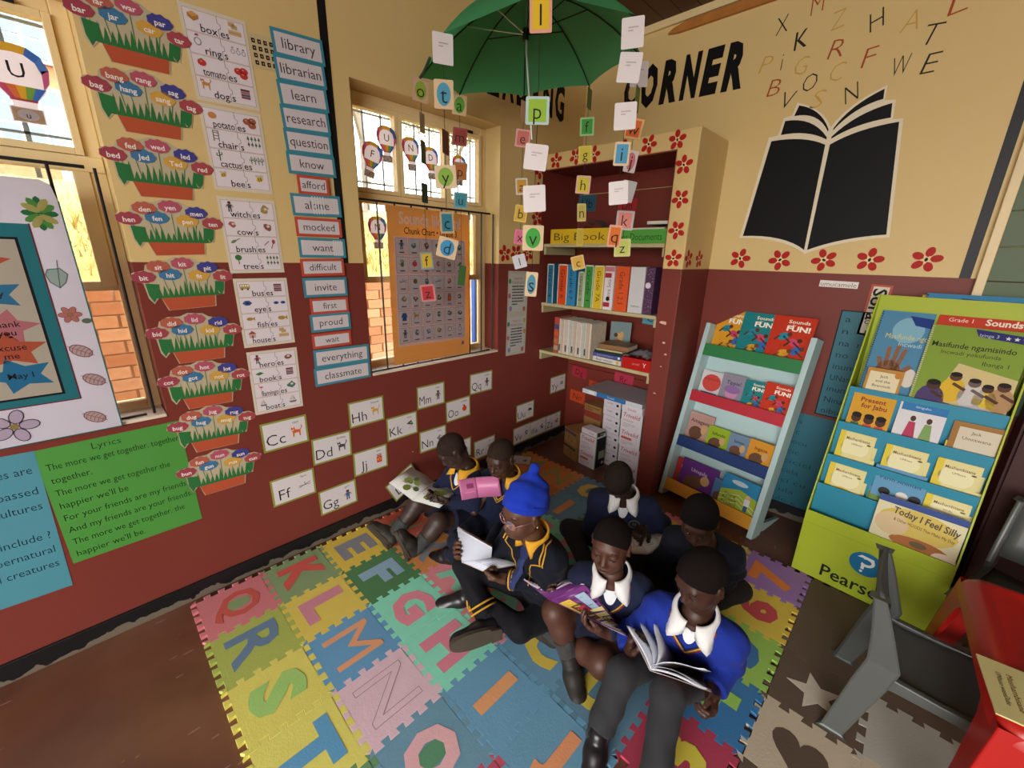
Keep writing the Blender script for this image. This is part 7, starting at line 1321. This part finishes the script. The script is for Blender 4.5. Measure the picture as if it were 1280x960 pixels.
# beanie, glasses, braid and cuffs of the girl
H, f = J3['H'], J3['hf']; s_, f, u = [v*.88 for v in frame_of(f)]; P_ = lambda a, b_, c: H+s_*a+f*b_+u*c
g = SDF(H-.16, H+.24, .0056); g.ell(P_(0, -.014, .030), [s_, f, u], (.086, .102, .090), 0); g.ell(P_(.006, -.036, .078), [s_, f, u], (.078, .088, .062), .03); g.cap(P_(.02, -.072, .115), P_(.022, -.088, .150), .030, .018, .024); g.ell(P_(.022, -.086, .158), [s_, f, u], (.017, .020, .014), .012); g.wrinkle(.006, 60, 4)
g.half(P_(0, .09, .060), nrm(-u*.93+f*.36)); BEAN = cloth('beanie_blue', '#1a35a8', .9, .4, 180); tp = g.mesh(); skin_mesh('beanie', [tp], BEAN, r3, O3)
g = SDF(H-.14, H+.16, .0056); g.ell(P_(0, -.012, .028), [s_, f, u], (.089, .105, .092), 0); g.half(P_(0, .09, .060), nrm(-u*.93+f*.36)); g.half(P_(0, .09, .100), nrm(u*.93-f*.36)); skin_mesh('beanie_fold', [g.mesh()], BEAN, r3, O3)
GM = mat('pink_metal_frame', '#a9767c', .3, metal=.4); gl = thing_part(r3, 'glasses')
for q in (-1, 1):
    rim = [P_(q*.031+.0235*cos(a), .0955-.010*abs(.031*q+.0235*cos(a))/.055-abs(cos(a))*.001, -.006+.019*sin(a))-O3 for a in [k*pi/10 for k in range(21)]]; MB().tube(rim, .0017, 6, False).build('rim', GM, gl, True); MB().add([tuple(p) for p in rim[:-1]], [tuple(range(20))]).build('lens', GLASS, gl)
    MB().tube([P_(q*.0535, .086, -.002)-O3, P_(q*.072, .04, .0)-O3, P_(q*.077, -.005, .004)-O3], .0015, 5).build('temple', GM, gl, True)
MB().tube([P_(-.008, .096, -.002)-O3, P_(0, .098, .0)-O3, P_(.008, .096, -.002)-O3], .0015, 5).build('bridge', GM, gl, True)
MB().ball(tuple(P_(-.080, -.006, -.036)-O3), .0045).build('earring', mat('gold_stud', '#c8a860', .25, metal=.8), r3, True)
N, up, f3, sd3 = J3['N'], nrm(J3['N']-J3['P']), J3['fwd'], J3['side']
for sg in (-1, 1):
    for e in (0, .014): ribbon('braid', [N+sd3*sg*(.055+e)-f3*.02+up*.01, N+sd3*sg*(.085+e)+f3*.03-up*.012, N+sd3*sg*(.095+e)+f3*.07-up*.05], .0065, STY, r3, O3, sn3, .001)
    ribbon('braid', [N+sd3*sg*.10+f3*.075-up*.05, N+sd3*sg*.055+f3*.10-up*.07, N+sd3*sg*.045+f3*.10-up*.13, N+sd3*sg*.045+f3*.10-up*.20, N+sd3*sg*.06+f3*.10-up*.25], .0045, STY, r3, O3, sn3, .001)
def ringband(name, c, d, r, w, m, parent, O):
    d = Vector(d).normalized(); a = d.orthogonal().normalized(); b_ = d.cross(a); c = Vector(c)-Vector(O); MB().tube([c+(a*cos(t)+b_*sin(t))*r for t in [k*pi/10 for k in range(21)]], w, 6, False).build(name, m, parent, True)
for q in 'ab':
    W_, E_ = J3['W'+q], J3['E'+q]; d = nrm(W_-E_)
    for e in (.010, .022): ringband('cuff_stripe', W_-d*e, d, .0375, .0038, STY, r3, O3)
    A_, K_ = J3['A'+q], J3['K'+q]; d = nrm(K_-A_)
    for e in (.055, .075): ringband('sock_stripe', A_+d*e, d, .0565, .0042, STY, r3, O3)
tie = MB(); p0 = [sn3(N+f3*.1-up*(.05+.03*k), .006, tuple(f3))-Vector(O3) for k in range(6)]; vs = []
for k, p in enumerate(p0): w = .012+.0022*k; vs += [p-Vector(sd3)*w, p+Vector(sd3)*w]
tie.add(vs, [(2*k, 2*k+1, 2*k+3, 2*k+2) for k in range(5)]); to = tie.build('tie', cloth('navy_tie', '#2c3560', .7, .1), r3, True); to.modifiers.new('t', 'SOLIDIFY').thickness = .003
# bracelet of the bending boy
ringband('wristband', J4['Wb']+nrm(J4['Wb']-J4['Eb'])*.004, nrm(J4['Wb']-J4['Eb']), .025, .003, mat('pink_band', '#c89aa0', .5), r4, O4)

# ---------------------------------------------------------------- the books in their hands
def open_book(label, sb, st, lt, rt, *more, cov, pages='#d6d6dc', fan=0, h=None, art=None, artL=None, bulge=.10, inner=None, face=(0, .5, .8), lean=.6):
    """open book: spine from sb to st, the two halves reach to lt and rt (given beside sb)"""
    sb, st, lt, rt = map(V3, (sb, st, lt, rt)); O = sb; svL = svR = None
    if more: svL, svR = V3(more[0])-lt, V3(more[1])-rt; lean = 0
    sv0 = st-sb; hL = (svL if svL is not None else sv0)-sv0; hR = (svR if svR is not None else sv0)-sv0; root = thing('open_book', label, 'book', tuple(sb)); sv = st-sb; hgt = np.linalg.norm(sv); sv = nrm(sv)
    Ld = lt-sb; Ld = Ld-sv*np.dot(Ld, sv)*lean; Rd = rt-sb; Rd = Rd-sv*np.dot(Rd, sv)*lean; wl, wr = np.linalg.norm(Ld), np.linalg.norm(Rd); face = nrm(face); bis = face
    def perp(Dn): q_ = nrm(np.cross(sv, Dn)); return q_ if np.dot(q_, face) > 0 else -q_
    def leafsheet(name, D, w, off, m, bl, t=.0014, grow=0.0, tw=0):
        n = 10; vs = []; Dn = nrm(D); per = perp(Dn)
        for i in range(n+1):
            x = i/n; p = Dn*w*x*(1+grow)+per*(off*(1-.5*x)+bl*w*math.sin(pi*min(1, x*1.15))**1.0*(1-x*.35))
            for y in (-.002-grow*.5*hgt, hgt*(1)+grow*.5*hgt): vs.append(p+sv*y+tw*(x*max(0, y/hgt)))
        b = MB().add(vs, [(2*i, 2*i+1, 2*i+3, 2*i+2) for i in range(n)]); o = b.build(name, m, root, True); md = o.modifiers.new('thickness', 'SOLIDIFY'); md.thickness = t; md.offset = 0; return vs
    cm = mat('cover_'+cov, cov, .35, .05, 8); pm_ = mat('page_'+pages, pages, .6, .03, 10)
    for D, w, sgn, a_, tw in ((Ld, wl, -1, artL, hL), (Rd, wr, 1, art, hR)):
        leafsheet('cover', D, w, -.0015, cm, bulge*.15, .0016, .015, tw); leafsheet('page_block', D, w*.985, .004, pm_, bulge*.55, .006, 0, tw); vs = leafsheet('page', D, w*.98, .009, pm_, bulge, .0006, 0, tw)
        for k in range(fan if sgn < 0 else fan//2): D2 = nrm(D)*(1-.16*(k+1))+perp(nrm(D))*.26*(k+1); leafsheet('page', D2, w*.97, .010, pm_, bulge*(1.0+.35*k), .0005, 0, tw)
        # printed lines on the open pages
        Dn = nrm(D); per = perp(Dn); q = random.Random(int(abs(sb[0])*1000)+sgn); b = MB()
        def pt(x, y, o_=.0012): return Dn*w*.98*x+per*(.009*(1-.5*x)+bulge*w*math.sin(pi*min(1, x*1.15))*(1-x*.35)+o_)+sv*hgt*y+tw*(x*y)
        for r in range(7):
            y = .86-.09*r
            for (x0, x1) in ((.16, .16+q.uniform(.2, .34)), (.54, .54+q.uniform(.15, .32))): b.add([pt(x0, y), pt(x1, y), pt(x1, y-.022), pt(x0, y-.022)], [(0, 1, 2, 3)], '#8c8c9a')
        if inner: 
            for k in range(6): x, y = q.uniform(.15, .75), q.uniform(.1, .75); e = q.uniform(.06, .16); b.add([pt(x+e*cos(t), y+e*1.0*sin(t), .0018+.0002*k) for t in [j*pi/4 for j in range(8)]], [tuple(range(8))], q.choice(inner))
        b.build('print', print_mat(), root)
        if a_:
            b = MB()
            def po(x, y, l): return Dn*w*x*1.01+per*(-.0034-.0003*l+bulge*.15*w*math.sin(pi*min(1, x*1.15))*(1-x*.35))+sv*hgt*y+tw*(x*y)
            for (x0, x1, y0, y1, c, l) in a_:
                n = 6; vs = [po(x0+(x1-x0)*i/n, y, l) for i in range(n+1) for y in (y0, y1)]; b.add(vs, [(2*i, 2*i+1, 2*i+3, 2*i+2) for i in range(n)], c)
            b.build('cover_print', print_mat(), root)
    return root
open_book('open book with red picture cover held by the royal blue boy', *BKP['k7'], cov='#b7a9ac', pages='#c9cdd6', fan=2, art=[(.08, .62, .1, .9, '#a8483c', 0), (.2, .5, .25, .7, '#c87a5a', 1), (.65, .9, .2, .8, '#8a6a80', 0)], inner=['#5a7a50', '#6a8ab0', '#b08a6a', '#3a4a3a'], face=(.1, .8, .7))
open_book('open book with purple and cream cover held by the child in navy', *BKP['k5'], cov='#5f2a66', pages='#d2ccd6', fan=1, art=[(0, 1, 0, 1, '#6a2f70', 0), (.42, 1, .1, .96, '#cdbf84', 1), (.12, .45, .02, .36, '#c8a840', 1), (.1, .42, .55, .85, '#8fa4b8', 1), (.25, .6, .1, .42, '#5a3a2c', 2), (.3, .42, .2, .5, '#a03a44', 3), (.6, .9, .5, .56, '#5a5a30', 2), (.6, .85, .66, .74, '#7a8a50', 2)], face=(.2, .9, .35), bulge=.06)
open_book('open book with white pages and tan cover held by the girl', *BKP['k3'], cov='#8d6432', pages='#c6cad8', fan=1, bulge=.05, face=(.8, -.1, .6))
open_book('open book with a pink cover held beside the wall', *BKP['k2'], cov='#c4709c', pages='#d0b4c2', fan=0, artL=[(.15, .75, .3, .32, '#e0a8c4', 0), (.2, .6, .5, .75, '#8a3a68', 0)], bulge=.04, face=(.3, .9, .3))
open_book('open picture book with green and white pages on the outstretched lap', *BKP['k1'], cov='#c4c6c0', pages='#cfcfca', fan=0, inner=['#7a8a3c', '#8a9a50', '#9a7a60', '#5a6a3c'], bulge=.06)
open_book('thin white booklet lying open on the knee of the bending boy', *BKP['k4'], cov='#efece8', pages='#f2efeb', fan=0, bulge=.03)
